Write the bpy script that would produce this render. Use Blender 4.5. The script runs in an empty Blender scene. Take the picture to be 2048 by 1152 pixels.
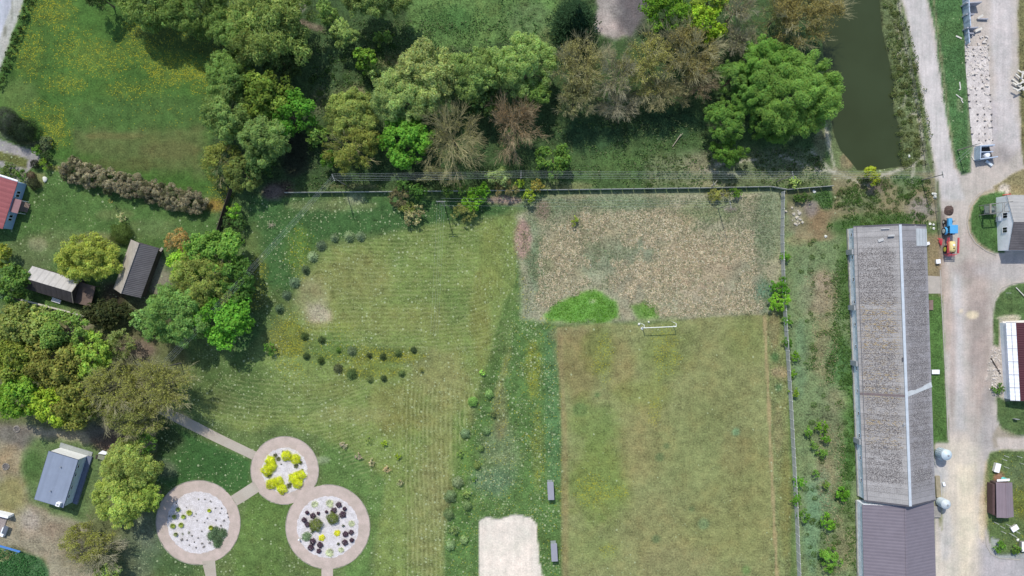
import bpy, math, random
import numpy as np
from mathutils import Vector, Matrix
# ---------------------------------------------------------------- camera, sky, sun
C = bpy.context.scene.collection
sc = bpy.context.scene
H = 150.0                    # flying height in metres
S = 9.1                      # photo pixels per metre on the ground
cd = bpy.data.cameras.new('camera'); cam = bpy.data.objects.new('camera', cd); C.objects.link(cam)
cam.location = (0, 0, H); cam.rotation_euler = (0, 0, 0)
cd.sensor_width = 36; cd.lens = 36 * H / (2048 / S); cd.clip_end = 9000; cd.clip_start = 1
sc.camera = cam
SUN_AZ = math.atan2(-0.28, 1.0); SUN_EL = math.radians(51)
w = bpy.data.worlds.new('World'); sc.world = w; w.use_nodes = True
nt = w.node_tree; sky = nt.nodes.new('ShaderNodeTexSky'); sky.sky_type = 'NISHITA'; sky.sun_disc = False
sky.sun_elevation = SUN_EL; sky.sun_rotation = SUN_AZ
bg = nt.nodes['Background']; bg.inputs['Strength'].default_value = 0.145
nt.links.new(sky.outputs[0], bg.inputs[0])
ld = bpy.data.lights.new('sun', 'SUN'); ld.energy = 3.1; ld.angle = math.radians(0.6); ld.color = (1, 0.955, 0.865)
sun = bpy.data.objects.new('sun', ld); C.objects.link(sun); sun.location = (0, 0, 80)
sd = Vector((-math.sin(SUN_AZ) * math.cos(SUN_EL), -math.cos(SUN_AZ) * math.cos(SUN_EL), -math.sin(SUN_EL)))
sun.rotation_euler = sd.to_track_quat('-Z', 'Y').to_euler()
sc.view_settings.view_transform = 'Standard'; sc.view_settings.look = 'None'
sc.view_settings.exposure = 0.22; sc.view_settings.gamma = 1
sc.render.resolution_x = 1024; sc.render.resolution_y = 576
PI = math.pi

# ---------------------------------------------------------------- helpers
def P(u, v, z=0.0):
    k = (1 - z / H) / S
    return Vector(((u - 1024) * k, (576 - v) * k, z))
def lin(c):
    c = np.asarray(c, float) / 255.0
    return np.where(c <= 0.04045, c / 12.92, ((c + 0.055) / 1.055) ** 2.4)
def LC(c, k=1.0):
    l = lin(c) * k
    return (float(l[0]), float(l[1]), float(l[2]), 1.0)
class Noise2:
    def __init__(s, seed, n=256):
        s.n = n; s.g = np.random.RandomState(seed).rand(n, n)
    def v(s, x, y):
        xi = np.floor(x).astype(int); yi = np.floor(y).astype(int); fx = x - xi; fy = y - yi
        fx = fx * fx * (3 - 2 * fx); fy = fy * fy * (3 - 2 * fy); n = s.n; g = s.g
        a = g[yi % n, xi % n]; b = g[yi % n, (xi + 1) % n]; c = g[(yi + 1) % n, xi % n]; d = g[(yi + 1) % n, (xi + 1) % n]
        return (a * (1 - fx) + b * fx) * (1 - fy) + (c * (1 - fx) + d * fx) * fy
    def fbm(s, x, y, o=4):
        t = 0; a = 0.5; m = 0
        for k in range(o):
            t = t + a * s.v(x * 2 ** k + 17.3 * k, y * 2 ** k + 9.1 * k); m += a; a *= 0.5
        return t / m * 2 - 1
def tag(o, label=None, cat=None, group=None, kind=None):
    if label: o['label'] = label
    if cat: o['category'] = cat
    if group: o['group'] = group
    if kind: o['kind'] = kind
    return o
def empty(name, loc, label, cat, group=None, rz=0):
    o = bpy.data.objects.new(name, None); C.objects.link(o); o.location = loc; o.rotation_euler = (0, 0, rz)
    o.empty_display_size = 0.3
    return tag(o, label, cat, group)
def mesh_np(name, V, F, mat=None, attrs=None, smooth=False, parent=None, loc=None):
    V = np.asarray(V, np.float32); F = np.asarray(F, np.int32); k = F.shape[1]
    me = bpy.data.meshes.new(name); me.vertices.add(len(V)); me.vertices.foreach_set('co', V.ravel())
    me.loops.add(F.size); me.loops.foreach_set('vertex_index', F.ravel())
    me.polygons.add(len(F)); me.polygons.foreach_set('loop_start', np.arange(0, F.size, k, dtype=np.int32))
    try: me.polygons.foreach_set('loop_total', np.full(len(F), k, np.int32))
    except Exception: pass
    if attrs:
        for an, (ty, arr) in attrs.items():
            at = me.attributes.new(an, ty, 'POINT')
            at.data.foreach_set('color' if ty == 'FLOAT_COLOR' else 'value', np.asarray(arr, np.float32).ravel())
    me.update(calc_edges=True); me.validate()
    me.polygons.foreach_set('use_smooth', np.full(len(F), smooth, bool))
    if mat: me.materials.append(mat)
    o = bpy.data.objects.new(name, me); C.objects.link(o)
    if parent: o.parent = parent
    if loc is not None: o.location = loc
    return o
class MB:
    def __init__(s): s.v = []; s.f = []
    def add(s, vs, fs):
        b = len(s.v); s.v += [tuple(q) for q in vs]; s.f += [tuple(b + i for i in f) for f in fs]; return s
    def box(s, c, d, rz=0, M=None):
        x, y, z = [q / 2 for q in d]; vs = [Vector((i * x, j * y, k * z)) for k in (-1, 1) for j in (-1, 1) for i in (-1, 1)]
        R = Matrix.Rotation(rz, 3, 'Z') if M is None else M
        vs = [R @ q + Vector(c) for q in vs]
        return s.add(vs, [(0, 2, 3, 1), (4, 5, 7, 6), (0, 1, 5, 4), (1, 3, 7, 5), (3, 2, 6, 7), (2, 0, 4, 6)])
    def beam(s, a, b, wd, ht=None):
        a = Vector(a); b = Vector(b); d = b - a; L = d.length
        M = d.to_track_quat('X', 'Z').to_matrix()
        return s.box((a + b) / 2, (L, wd, ht or wd), M=M)
    def prism(s, pts, z0, z1):
        n = len(pts); pts = [Vector((q[0], q[1])) for q in pts]
        ar = sum(pts[i].x * pts[(i + 1) % n].y - pts[(i + 1) % n].x * pts[i].y for i in range(n))
        if ar < 0: pts = pts[::-1]
        vs = [(q.x, q.y, z0) for q in pts] + [(q.x, q.y, z1) for q in pts]
        return s.add(vs, [tuple(range(n))[::-1], tuple(range(n, 2 * n))] + [(i, (i + 1) % n, n + (i + 1) % n, n + i) for i in range(n)])
    def slab(s, q, t):      # q: four top corners counterclockwise from above, t thickness downwards
        q = [Vector(x) for x in q]; n = len(q); lo = [x - Vector((0, 0, t)) for x in q]
        return s.add(q + lo, [tuple(range(n)), tuple(range(2 * n - 1, n - 1, -1))] + [(i, n + i, n + (i + 1) % n, (i + 1) % n) for i in range(n)])
    def tube(s, a, b, r0, r1=None, n=8):
        r1 = r0 if r1 is None else r1; a = Vector(a); b = Vector(b); M = (b - a).to_track_quat('Z', 'Y').to_matrix()
        vs = []
        for p, r in ((a, r0), (b, r1)):
            vs += [p + M @ Vector((r * math.cos(2 * PI * i / n), r * math.sin(2 * PI * i / n), 0)) for i in range(n)]
        return s.add(vs, [(i, (i + 1) % n, n + (i + 1) % n, n + i) for i in range(n)] + [tuple(range(n))[::-1], tuple(range(n, 2 * n))])
    def lathe(s, c, prof, n=20, axis='Z'):
        vs = []; c = Vector(c)
        for r, z in prof:
            for i in range(n):
                a = 2 * PI * i / n; q = Vector((r * math.cos(a), r * math.sin(a), z))
                if axis == 'X': q = Vector((q.z, q.x, q.y))
                if axis == 'Y': q = Vector((q.x, q.z, q.y))
                vs.append(c + q)
        fs = [(k * n + i, k * n + (i + 1) % n, (k + 1) * n + (i + 1) % n, (k + 1) * n + i) for k in range(len(prof) - 1) for i in range(n)]
        fs += [tuple(range(n))[::-1], tuple(range((len(prof) - 1) * n, len(prof) * n))]
        return s.add(vs, fs)
    def build(s, name, mat, parent=None, bevel=0, smooth=False, recenter=False):
        me = bpy.data.meshes.new(name); V = s.v; off = Vector((0, 0, 0))
        if parent is not None: off = Vector(parent.location)
        if recenter:
            a = np.array(V); off = Vector(((a[:, 0].min() + a[:, 0].max()) / 2, (a[:, 1].min() + a[:, 1].max()) / 2, a[:, 2].min()))
        V = [(x[0] - off[0], x[1] - off[1], x[2] - off[2]) for x in V]
        me.from_pydata(V, [], s.f); me.update(); me.materials.append(mat)
        if smooth: me.polygons.foreach_set('use_smooth', [True] * len(me.polygons))
        o = bpy.data.objects.new(name, me); C.objects.link(o)
        if parent is not None: o.parent = parent
        elif recenter: o.location = off
        if bevel:
            m = o.modifiers.new('bevel', 'BEVEL'); m.width = bevel; m.segments = 2; m.limit_method = 'ANGLE'
        return o
# all parents have rotation 0 and are placed in world coordinates, so parts subtract the parent location

def newmat(name):
    m = bpy.data.materials.new(name); m.use_nodes = True; n = m.node_tree; b = n.nodes['Principled BSDF']
    b.inputs['Roughness'].default_value = 0.8
    return m, n, b
def N(n, t, **kw):
    x = n.nodes.new(t)
    for k, v in kw.items():
        if k in x.inputs: x.inputs[k].default_value = v
        else: setattr(x, k, v)
    return x
def math_(n, op, a, b=None, clamp=False):
    m = n.nodes.new('ShaderNodeMath'); m.operation = op; m.use_clamp = clamp
    for i, q in enumerate((a, b)):
        if q is None: continue
        if isinstance(q, (int, float)): m.inputs[i].default_value = q
        else: n.links.new(q, m.inputs[i])
    return m.outputs[0]
def mixc(n, fac, a, b, mode='MIX'):
    m = n.nodes.new('ShaderNodeMix'); m.data_type = 'RGBA'; m.blend_type = mode; m.clamp_result = False
    for k, q in ((0, fac), (6, a), (7, b)):
        if isinstance(q, (int, float)): m.inputs[k].default_value = q
        elif isinstance(q, tuple): m.inputs[k].default_value = q
        else: n.links.new(q, m.inputs[k])
    return m.outputs[2]
def mrange(n, x, a, b, c, d):
    m = n.nodes.new('ShaderNodeMapRange'); m.clamp = True; n.links.new(x, m.inputs[0])
    for i, q in enumerate((a, b, c, d)): m.inputs[i + 1].default_value = q
    return m.outputs[0]
def noise(n, scale, detail=3, rough=0.55, vec=None):
    x = N(n, 'ShaderNodeTexNoise'); x.inputs['Scale'].default_value = scale; x.inputs['Detail'].default_value = detail; x.inputs['Roughness'].default_value = rough
    if vec is not None: n.links.new(vec, x.inputs['Vector'])
    return x.outputs['Fac']
def geo(n): return n.nodes.new('ShaderNodeNewGeometry').outputs['Position']
def scaled(n, vec, s, rot=0):
    m = n.nodes.new('ShaderNodeMapping'); m.inputs['Scale'].default_value = s; m.inputs['Rotation'].default_value = (0, 0, rot); n.links.new(vec, m.inputs['Vector']); return m.outputs[0]
def bump(n, b, h, strength=0.4, dist=0.1):
    x = n.nodes.new('ShaderNodeBump'); x.inputs['Strength'].default_value = strength; x.inputs['Distance'].default_value = dist
    n.links.new(h, x.inputs['Height']); n.links.new(x.outputs[0], b.inputs['Normal'])
_mc = {}
def plain(name, col, rough=0.7, var=0.25, scale=1.5, metal=0, k=1.0, bumpy=0.2):
    if name in _mc: return _mc[name]
    m, n, b = newmat(name); g = geo(n)
    a = noise(n, scale, 5, 0.6, g); c = noise(n, scale * 6, 3, 0.6, g)
    f = math_(n, 'ADD', mrange(n, a, 0.25, 0.75, 1 - var, 1 + var), mrange(n, c, 0.3, 0.7, -var * 0.5, var * 0.5))
    cc = N(n, 'ShaderNodeCombineColor'); [n.links.new(f, cc.inputs[i]) for i in range(3)]
    n.links.new(mixc(n, 1.0, LC(col, k), cc.outputs[0], 'MULTIPLY'), b.inputs['Base Color'])
    b.inputs['Roughness'].default_value = rough; b.inputs['Metallic'].default_value = metal
    bump(n, b, c, bumpy, 0.05); _mc[name] = m
    return m
def stripes(name, col, spacing, ang, var=0.2, dark=0.7, rough=0.65, sheet=0, k=1.0):
    """corrugated or boarded surface: ribs across direction ang (radians), optional sheet joints"""
    m, n, b = newmat(name); g = geo(n); r = scaled(n, g, (1, 1, 1), -ang)
    sx = N(n, 'ShaderNodeSeparateXYZ'); n.links.new(r, sx.inputs[0])
    s = math_(n, 'SINE', math_(n, 'MULTIPLY', sx.outputs[0], 2 * PI / spacing))
    a = noise(n, 0.5, 5, 0.65, g); c = noise(n, 5, 4, 0.6, g); st = noise(n, 1.0, 3, 0.6, scaled(n, r, (3.0, 0.35, 1)))
    f = mrange(n, a, 0.3, 0.7, 1 - var, 1 + var)
    f = math_(n, 'MULTIPLY', f, mrange(n, st, 0.3, 0.7, 1 - var * 0.6, 1 + var * 0.6))
    f = math_(n, 'MULTIPLY', f, mrange(n, c, 0.3, 0.7, 1 - var * 0.5, 1 + var * 0.5))
    f = math_(n, 'MULTIPLY', f, mrange(n, s, -1.0, -0.55, dark, 1.0))
    if sheet:
        fr = math_(n, 'FRACT', math_(n, 'DIVIDE', sx.outputs[1], sheet))
        f = math_(n, 'MULTIPLY', f, mrange(n, fr, 0.0, 0.05, dark, 1.0))
    cc = N(n, 'ShaderNodeCombineColor'); [n.links.new(f, cc.inputs[i]) for i in range(3)]
    n.links.new(mixc(n, 1.0, LC(col, k), cc.outputs[0], 'MULTIPLY'), b.inputs['Base Color'])
    b.inputs['Roughness'].default_value = rough; bump(n, b, s, 0.35, 0.04)
    return m
def attr(n, name):
    a = n.nodes.new('ShaderNodeAttribute'); a.attribute_name = name; return a
def foliage(name, trans=0.3, rough=0.65):
    m = bpy.data.materials.new(name); m.use_nodes = True; n = m.node_tree; n.nodes.remove(n.nodes['Principled BSDF'])
    out = n.nodes['Material Output']; a = attr(n, 'Col')
    nz = noise(n, 0.7, 3, 0.6, geo(n)); f = mrange(n, nz, 0.3, 0.7, 0.75, 1.25)
    cc = N(n, 'ShaderNodeCombineColor'); [n.links.new(f, cc.inputs[i]) for i in range(3)]
    col = mixc(n, 1.0, a.outputs['Color'], cc.outputs[0], 'MULTIPLY')
    d = N(n, 'ShaderNodeBsdfDiffuse'); t = N(n, 'ShaderNodeBsdfTranslucent'); mx = N(n, 'ShaderNodeMixShader'); mx.inputs[0].default_value = trans
    n.links.new(col, d.inputs[0]); n.links.new(mixc(n, 1.0, col, (1.1, 1.08, 0.75, 1), 'MULTIPLY'), t.inputs[0])
    n.links.new(d.outputs[0], mx.inputs[1]); n.links.new(t.outputs[0], mx.inputs[2]); n.links.new(mx.outputs[0], out.inputs[0])
    return m
M_LEAF = foliage('leaves', 0.36); M_DRY = foliage('dry_stems', 0.12)
M_BARK = plain('bark', (112, 98, 82), 0.9, 0.3, 3)
M_TWIG = plain('twigs', (154, 148, 108), 0.9, 0.25, 2)
# ---------------------------------------------------------------- the ground, one sheet cut into its named surfaces
def axis(lo, hi, step, ext):
    a = list(np.arange(lo, hi + 1, step)); s = step; x = hi
    while x < ext: s *= 1.5; x += s; a.append(x)
    s = step; x = lo; pre = []
    while x > -ext: s *= 1.5; x -= s; pre.append(x)
    return np.array(pre[::-1] + a, float)
gu = axis(-120, 2170, 4, 26000); gv = axis(-120, 1272, 4, 26000)
GU, GV = np.meshgrid(gu, gv); gshape = GU.shape
NZ = Noise2(3); NZ2 = Noise2(8)
wn_a = NZ.fbm(GU / 40, GV / 40, 4); wn_b = NZ2.fbm(GU / 14, GV / 14, 3)
COL = np.zeros(gshape + (3,)); COL[:] = (82, 104, 54); REG = np.full(gshape, 0)
CHN = {k: np.zeros(gshape) for k in ('yel', 'wht', 'dry', 'mow', 'amp')}; CHN['amp'][:] = 1.0
REGN = ['ground']
def sdf(poly, U=None, V=None):
    U = GU if U is None else U; V = GV if V is None else V
    d = np.full(U.shape, 1e9); ins = np.zeros(U.shape, bool); n = len(poly)
    for i in range(n):
        x0, y0 = poly[i]; x1, y1 = poly[(i + 1) % n]; ex, ey = x1 - x0, y1 - y0
        t = np.clip(((U - x0) * ex + (V - y0) * ey) / (ex * ex + ey * ey + 1e-9), 0, 1)
        d = np.minimum(d, np.hypot(U - x0 - t * ex, V - y0 - t * ey))
        c = ((y0 > V) != (y1 > V))
        with np.errstate(divide='ignore', invalid='ignore'):
            xi = x0 + (V - y0) * ex / (ey if ey != 0 else 1e-9)
        ins ^= c & (U < xi)
    return np.where(ins, d, -d)
def paint(poly, col=None, name=None, soft=6, warp=6, alpha=1.0, **ch):
    p = np.array(poly, float); m = soft + warp + 8
    i0, i1 = np.searchsorted(gu, [p[:, 0].min() - m, p[:, 0].max() + m]); j0, j1 = np.searchsorted(gv, [p[:, 1].min() - m, p[:, 1].max() + m])
    sl = (slice(max(j0 - 1, 0), j1 + 1), slice(max(i0 - 1, 0), i1 + 1))
    d = sdf(poly, GU[sl], GV[sl]) + warp * (wn_a[sl] * 0.9 + wn_b[sl] * 0.6)
    wt = np.clip(d / (2 * soft) + 0.5, 0, 1); wt = wt * wt * (3 - 2 * wt) * alpha
    if col is not None: COL[sl] = COL[sl] * (1 - wt[..., None]) + np.array(col, float) * wt[..., None]
    for k, x in ch.items(): CHN[k][sl] = CHN[k][sl] * (1 - wt) + x * wt
    if name:
        if name not in REGN: REGN.append(name)
        REG[sl][d > 0] = REGN.index(name)
def blob(u, v, ru, rv, col, soft=None, warp=None, alpha=1.0, name=None, **ch):
    pts = [(u + ru * math.cos(a), v + rv * math.sin(a)) for a in np.linspace(0, 2 * PI, 14)[:-1]]
    paint(pts, col, name, soft if soft is not None else min(ru, rv) * 0.5, warp if warp is not None else min(ru, rv) * 0.4, alpha, **ch)
E = -3000; F_ = 5000
# broad fields beyond the frame too
paint([(E, E), (600, E), (470, 400), (300, 370), (110, 320), (0, 262), (E, 0)], (58, 94, 30), 'meadow', 8, 4)
paint([(440, E), (1720, E), (1640, 180), (1660, 340), (1560, 376), (560, 384), (440, 480), (418, 300), (470, 120), (380, 60), (260, 20)], (56, 80, 42), 'woodland_floor', 14, 8, amp=1.5)
paint([(E, 270), (0, 262), (110, 320), (300, 380), (430, 420), (440, 470), (330, 620), (170, 640), (0, 604), (E, 500)], (66, 98, 42), 'garden_lawn', 8, 4, wht=0.15)
paint([(E, 600), (170, 640), (340, 640), (400, 760), (330, 900), (330, 1152), (300, F_), (E, F_)], (92, 98, 62), 'woodland_floor', 12, 6)
paint([(420, 640), (620, 500), (740, 470), (1040, 420), (1060, 560), (1110, 640), (1110, F_), (250, F_), (310, 1000), (330, 830)], (84, 104, 52), 'park_lawn', 10, 5, wht=0.5)
# meadow detail
for (u, v, a, b, y) in [(100, 22, 45, 34, .9), (60, 95, 30, 40, .7), (165, 100, 60, 40, .55), (210, 120, 45, 30, .6), (280, 80, 45, 45, .8), (350, 135, 65, 32, 1.0), (430, 140, 35, 30, 1.0), (130, 170, 45, 20, .7), (110, 262, 28, 32, 1.0), (60, 130, 30, 25, .5), (270, 180, 60, 20, .5), (90, 225, 50, 20, .5), (410, 180, 35, 14, .5), (440, 395, 25, 30, .5)]:
    blob(u, v, a, b, (84, 102, 27), alpha=y * 0.6); blob(u, v, a, b, None, yel=y)
paint([(130, 200), (420, 190), (420, 260), (150, 270)], (66, 96, 42), None, 20, 10, .6, yel=.1)
paint([(150, 262), (410, 255), (410, 350), (240, 330), (150, 300)], (88, 96, 52), None, 16, 12, .75, yel=0)
blob(230, 272, 60, 8, (108, 104, 66), alpha=.6); blob(340, 300, 60, 20, (98, 96, 60), alpha=.6)
blob(30, 190, 40, 30, (84, 104, 48), alpha=.6); blob(240, 330, 90, 14, (80, 84, 44), alpha=.6)
paint([(300, 30), (460, 60), (445, 125), (350, 105), (250, 70)], (70, 82, 32), None, 14, 10, .6, yel=.5)
# country road at the upper left corner
paint([(120, -400), (47, 0), (0, 140), (-110, 480), (-260, 480), (-70, -400)], (168, 168, 160), 'verge', 3, 3, amp=.5)
paint([(100, -400), (27, 0), (0, 74), (-130, 470), (-235, 470), (-50, -400)], (176, 178, 186), 'road', 2, 0.5, amp=.18)
blob(10, 62, 4, 12, (130, 130, 118)); blob(24, 20, 3, 20, (140, 140, 130))
# garden
paint([(E, 160), (0, 279), (72, 303), (84, 316), (52, 346), (0, 333), (E, 280)], (150, 146, 144), 'garden_path', 2, 1.5, amp=.4)
paint([(E, 200), (0, 302), (56, 318), (52, 337), (40, 334), (0, 322), (E, 230)], (98, 104, 56), 'garden_lawn', 2, 2, amp=1)
paint([(0, 258), (60, 280), (100, 282), (95, 330), (75, 330), (84, 314), (70, 300), (0, 274)], (72, 84, 58), None, 4, 4, amp=1.2)
paint([(-60, 318), (52, 346), (66, 350), (60, 372), (0, 355), (-60, 340)], (84, 96, 66), None, 4, 3)
paint([(10, 345), (60, 350), (52, 366), (10, 352)], (168, 164, 152), None, 2, 1, .5)
paint([(68, 345), (90, 348), (86, 375), (64, 370)], (128, 124, 84), None, 3, 2, .7)
blob(110, 336, 18, 5, (140, 118, 70), alpha=.6)
blob(60, 500, 60, 30, (92, 104, 62), alpha=.6, wht=.3); blob(120, 480, 60, 25, (98, 108, 64), alpha=.5); blob(200, 480, 50, 14, (118, 112, 76), alpha=.7)
blob(230, 428, 40, 12, (100, 112, 62), alpha=.6); blob(300, 455, 60, 20, (92, 108, 62), alpha=.5); blob(430, 410, 22, 14, (138, 112, 62), alpha=.8)
blob(75, 490, 20, 14, (134, 132, 106), alpha=.6); blob(70, 535, 40, 30, (82, 92, 60), alpha=.6)
blob(300, 600, 60, 60, (82, 80, 62), alpha=.8); blob(320, 560, 20, 50, (140, 132, 118), alpha=.8, amp=.5); blob(150, 625, 60, 12, (104, 112, 72), alpha=.7)
blob(180, 600, 60, 18, (52, 66, 38)); blob(230, 590, 30, 30, (66, 62, 48)); blob(160, 650, 30, 18, (140, 130, 112), alpha=.8); blob(270, 700, 40, 25, (118, 106, 92))
blob(120, 590, 70, 12, (60, 88, 38), alpha=.8)
# woods
paint([(820, -400), (1115, -400), (1118, 70), (1100, 90), (1000, 80), (960, 95), (880, 100), (815, 60)], (80, 112, 52), 'clearing', 8, 6, amp=1.4)
blob(1060, 40, 45, 40, (84, 108, 66), alpha=.6); blob(900, 40, 50, 30, (56, 96, 42), alpha=.7); blob(1090, 110, 18, 50, (92, 104, 60), alpha=.7)
paint([(1200, -400), (1300, -400), (1285, 30), (1262, 70), (1226, 78), (1188, 62), (1196, 20)], (150, 142, 136), 'bare_soil', 6, 6, amp=.7)
blob(1264, 24, 30, 46, (88, 84, 86), alpha=.85); blob(1212, 52, 18, 18, (176, 164, 158), alpha=.7)  # the dark blob paints shade over the soil's right half
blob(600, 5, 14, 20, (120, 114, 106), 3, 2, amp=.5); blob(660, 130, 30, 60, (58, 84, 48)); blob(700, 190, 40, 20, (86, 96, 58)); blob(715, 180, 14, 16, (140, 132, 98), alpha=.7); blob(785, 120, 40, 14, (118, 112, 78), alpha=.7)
paint([(570, 28), (645, 52), (655, 68), (575, 46)], (104, 96, 80), None, 3, 2)
paint([(1100, 290), (1420, 260), (1660, 290), (1664, 374), (1060, 382), (1040, 330)], (62, 88, 44), None, 14, 8, amp=1.3)
paint([(1290, 320), (1430, 295), (1600, 300), (1662, 330), (1664, 372), (1300, 374)], (100, 110, 76), None, 14, 8, .85, dry=.35)
blob(1400, 330, 40, 18, (134, 130, 104), alpha=.7, dry=.5); blob(1130, 372, 60, 8, (120, 122, 84), alpha=.7); blob(1420, 368, 50, 8, (142, 136, 110), alpha=.6)
blob(1560, 330, 60, 30, (104, 112, 82), alpha=.7); blob(1640, 290, 12, 60, (112, 114, 84), alpha=.8)
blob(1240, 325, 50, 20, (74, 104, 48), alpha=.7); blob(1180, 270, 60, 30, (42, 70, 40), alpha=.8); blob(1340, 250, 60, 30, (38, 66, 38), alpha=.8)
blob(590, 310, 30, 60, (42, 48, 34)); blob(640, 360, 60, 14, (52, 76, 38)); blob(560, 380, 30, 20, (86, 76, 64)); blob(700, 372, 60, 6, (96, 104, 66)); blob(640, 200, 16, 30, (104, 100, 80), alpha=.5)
# dark green strip beneath the wall
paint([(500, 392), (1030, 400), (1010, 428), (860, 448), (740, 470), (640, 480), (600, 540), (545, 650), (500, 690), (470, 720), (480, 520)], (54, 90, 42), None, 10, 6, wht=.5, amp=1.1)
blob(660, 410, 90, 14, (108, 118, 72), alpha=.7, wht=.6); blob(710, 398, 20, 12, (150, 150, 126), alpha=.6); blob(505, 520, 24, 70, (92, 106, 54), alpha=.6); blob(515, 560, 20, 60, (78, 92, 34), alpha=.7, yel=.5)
blob(600, 500, 26, 50, (82, 110, 34), alpha=.6, yel=.5); blob(580, 690, 38, 60, (104, 108, 40), alpha=.7, yel=1); blob(540, 640, 40, 60, (88, 102, 50), alpha=.6)
# mown field
paint([(742, 478), (860, 452), (1030, 428), (1040, 520), (1030, 600), (998, 700), (965, 760), (930, 860), (900, 960), (888, 1100), (888, F_), (745, F_), (748, 1060), (760, 1000), (640, 870), (560, 850), (500, 868), (410, 830), (430, 760), (510, 712), (700, 712), (860, 740), (870, 700), (640, 690), (590, 640), (600, 570), (650, 500)], (104, 122, 58), 'mown_field', 8, 4, wht=.55, mow=.75)
blob(700, 560, 90, 60, (122, 120, 76), alpha=.55); blob(625, 605, 30, 50, (142, 136, 108), alpha=.6, wht=.2, mow=.3); blob(638, 628, 24, 22, (172, 162, 140), alpha=.85, dry=.7, mow=0)
blob(1000, 520, 44, 130, None, mow=.25); blob(900, 480, 60, 30, (88, 108, 48), alpha=.6); blob(860, 560, 70, 60, (92, 112, 50), alpha=.5); blob(985, 520, 22, 80, (112, 120, 60), alpha=.5); blob(800, 500, 20, 40, (80, 104, 44), alpha=.5)
blob(820, 640, 150, 30, (122, 124, 72), alpha=.5); blob(915, 620, 30, 40, (84, 112, 48), alpha=.5); blob(960, 640, 20, 100, (120, 118, 66), alpha=.5)
blob(880, 740, 60, 50, (140, 134, 92), alpha=.6); blob(900, 900, 60, 160, (128, 126, 82), alpha=.6); blob(860, 1050, 50, 120, (126, 126, 82), alpha=.6); blob(790, 820, 50, 60, (122, 118, 72), alpha=.6)
blob(600, 800, 90, 30, (88, 108, 52), alpha=.6); blob(700, 830, 80, 20, (128, 128, 84), alpha=.5); blob(480, 810, 50, 30, (90, 106, 54), alpha=.7); blob(660, 780, 60, 20, (108, 116, 62), alpha=.6)
blob(740, 712, 110, 16, (104, 112, 42), alpha=.7, yel=.9, mow=.1); blob(660, 700, 50, 30, (78, 104, 40), alpha=.7, yel=.3); blob(740, 745, 70, 14, (98, 108, 44), alpha=.7, yel=.6, mow=.2)
blob(640, 655, 80, 10, (112, 122, 50), alpha=.4, yel=.3)
# park lawn around the rings
paint([(500, 985), (600, 1010), (560, 1130), (520, F_), (440, F_), (470, 1100), (490, 1020)], (84, 112, 46), None, 8, 4, wht=.15)
paint([(640, 880), (700, 900), (770, 960), (760, 1040), (740, 1120), (735, F_), (650, F_), (690, 1130), (745, 1050), (720, 990), (650, 965), (640, 930)], (82, 112, 50), None, 8, 4, wht=.2)
paint([(345, 850), (500, 922), (500, 975), (460, 990), (400, 958), (340, 975), (300, 960)], (50, 90, 38), None, 8, 4, wht=.3)
blob(330, 880, 40, 30, (58, 78, 42)); blob(340, 1110, 70, 40, (66, 92, 48), wht=.5); blob(280, 1100, 40, 60, (92, 104, 84), alpha=.6, wht=.6); blob(290, 1060, 24, 40, (98, 108, 90), alpha=.6, wht=.6); blob(330, 940, 24, 24, (100, 104, 92), alpha=.6)
blob(470, 760, 70, 50, (68, 94, 42), alpha=.8); blob(430, 800, 40, 30, (84, 98, 50), alpha=.7, wht=.6)
blob(560, 1100, 100, 50, (84, 110, 50), alpha=.5); blob(640, 920, 20, 8, (150, 156, 130), alpha=.6)
# rough green strip between park and pitch
paint([(1030, 430), (1050, 560), (1108, 640), (1122, 800), (1135, F_), (888, F_), (888, 1090), (912, 950), (945, 850), (1000, 710), (1035, 600)], (74, 106, 48), 'rough_grass', 5, 3, wht=.9, yel=.12, amp=1.2)
blob(1010, 700, 12, 60, (112, 118, 66), alpha=.7, wht=.6); blob(1075, 900, 12, 90, (98, 114, 50), alpha=.7, yel=.5); blob(1065, 740, 16, 60, (106, 116, 42), alpha=.7, yel=.8); blob(1000, 900, 40, 50, (102, 112, 82), alpha=.6, wht=1)
blob(925, 910, 22, 90, (84, 114, 44), alpha=.7, wht=.5); blob(1000, 820, 14, 60, (128, 118, 88), alpha=.5); blob(990, 960, 50, 30, (84, 112, 80), alpha=.8, wht=1); blob(920, 1060, 26, 60, (72, 108, 46), alpha=.7)
paint([(1088, 660), (1112, 660), (1122, 850), (1122, 970), (1094, 970), (1090, 800)], (72, 112, 66), None, 6, 4, .65, wht=.5)
paint([(1020, 640), (1030, 640), (1006, 780), (985, 800), (1000, 740)], (128, 132, 78), None, 4, 3, .6)
paint([(940, 860), (1010, 600), (1045, 540), (1050, 620), (1020, 700), (985, 780), (950, 830)], (70, 100, 42), None, 6, 4, .7)
# sand court
paint([(956, 1040), (975, 1034), (1000, 1036), (1030, 1028), (1062, 1036), (1072, 1050), (1084, 1152), (1100, F_), (965, F_), (958, 1152)], (214, 204, 190), 'sand_court', 1.5, 3.5, wht=0, yel=0, amp=.35)
paint([(962, 1080), (1064, 1080), (1075, F_), (970, F_)], (222, 210, 195), None, 8, 3, .8)
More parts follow.
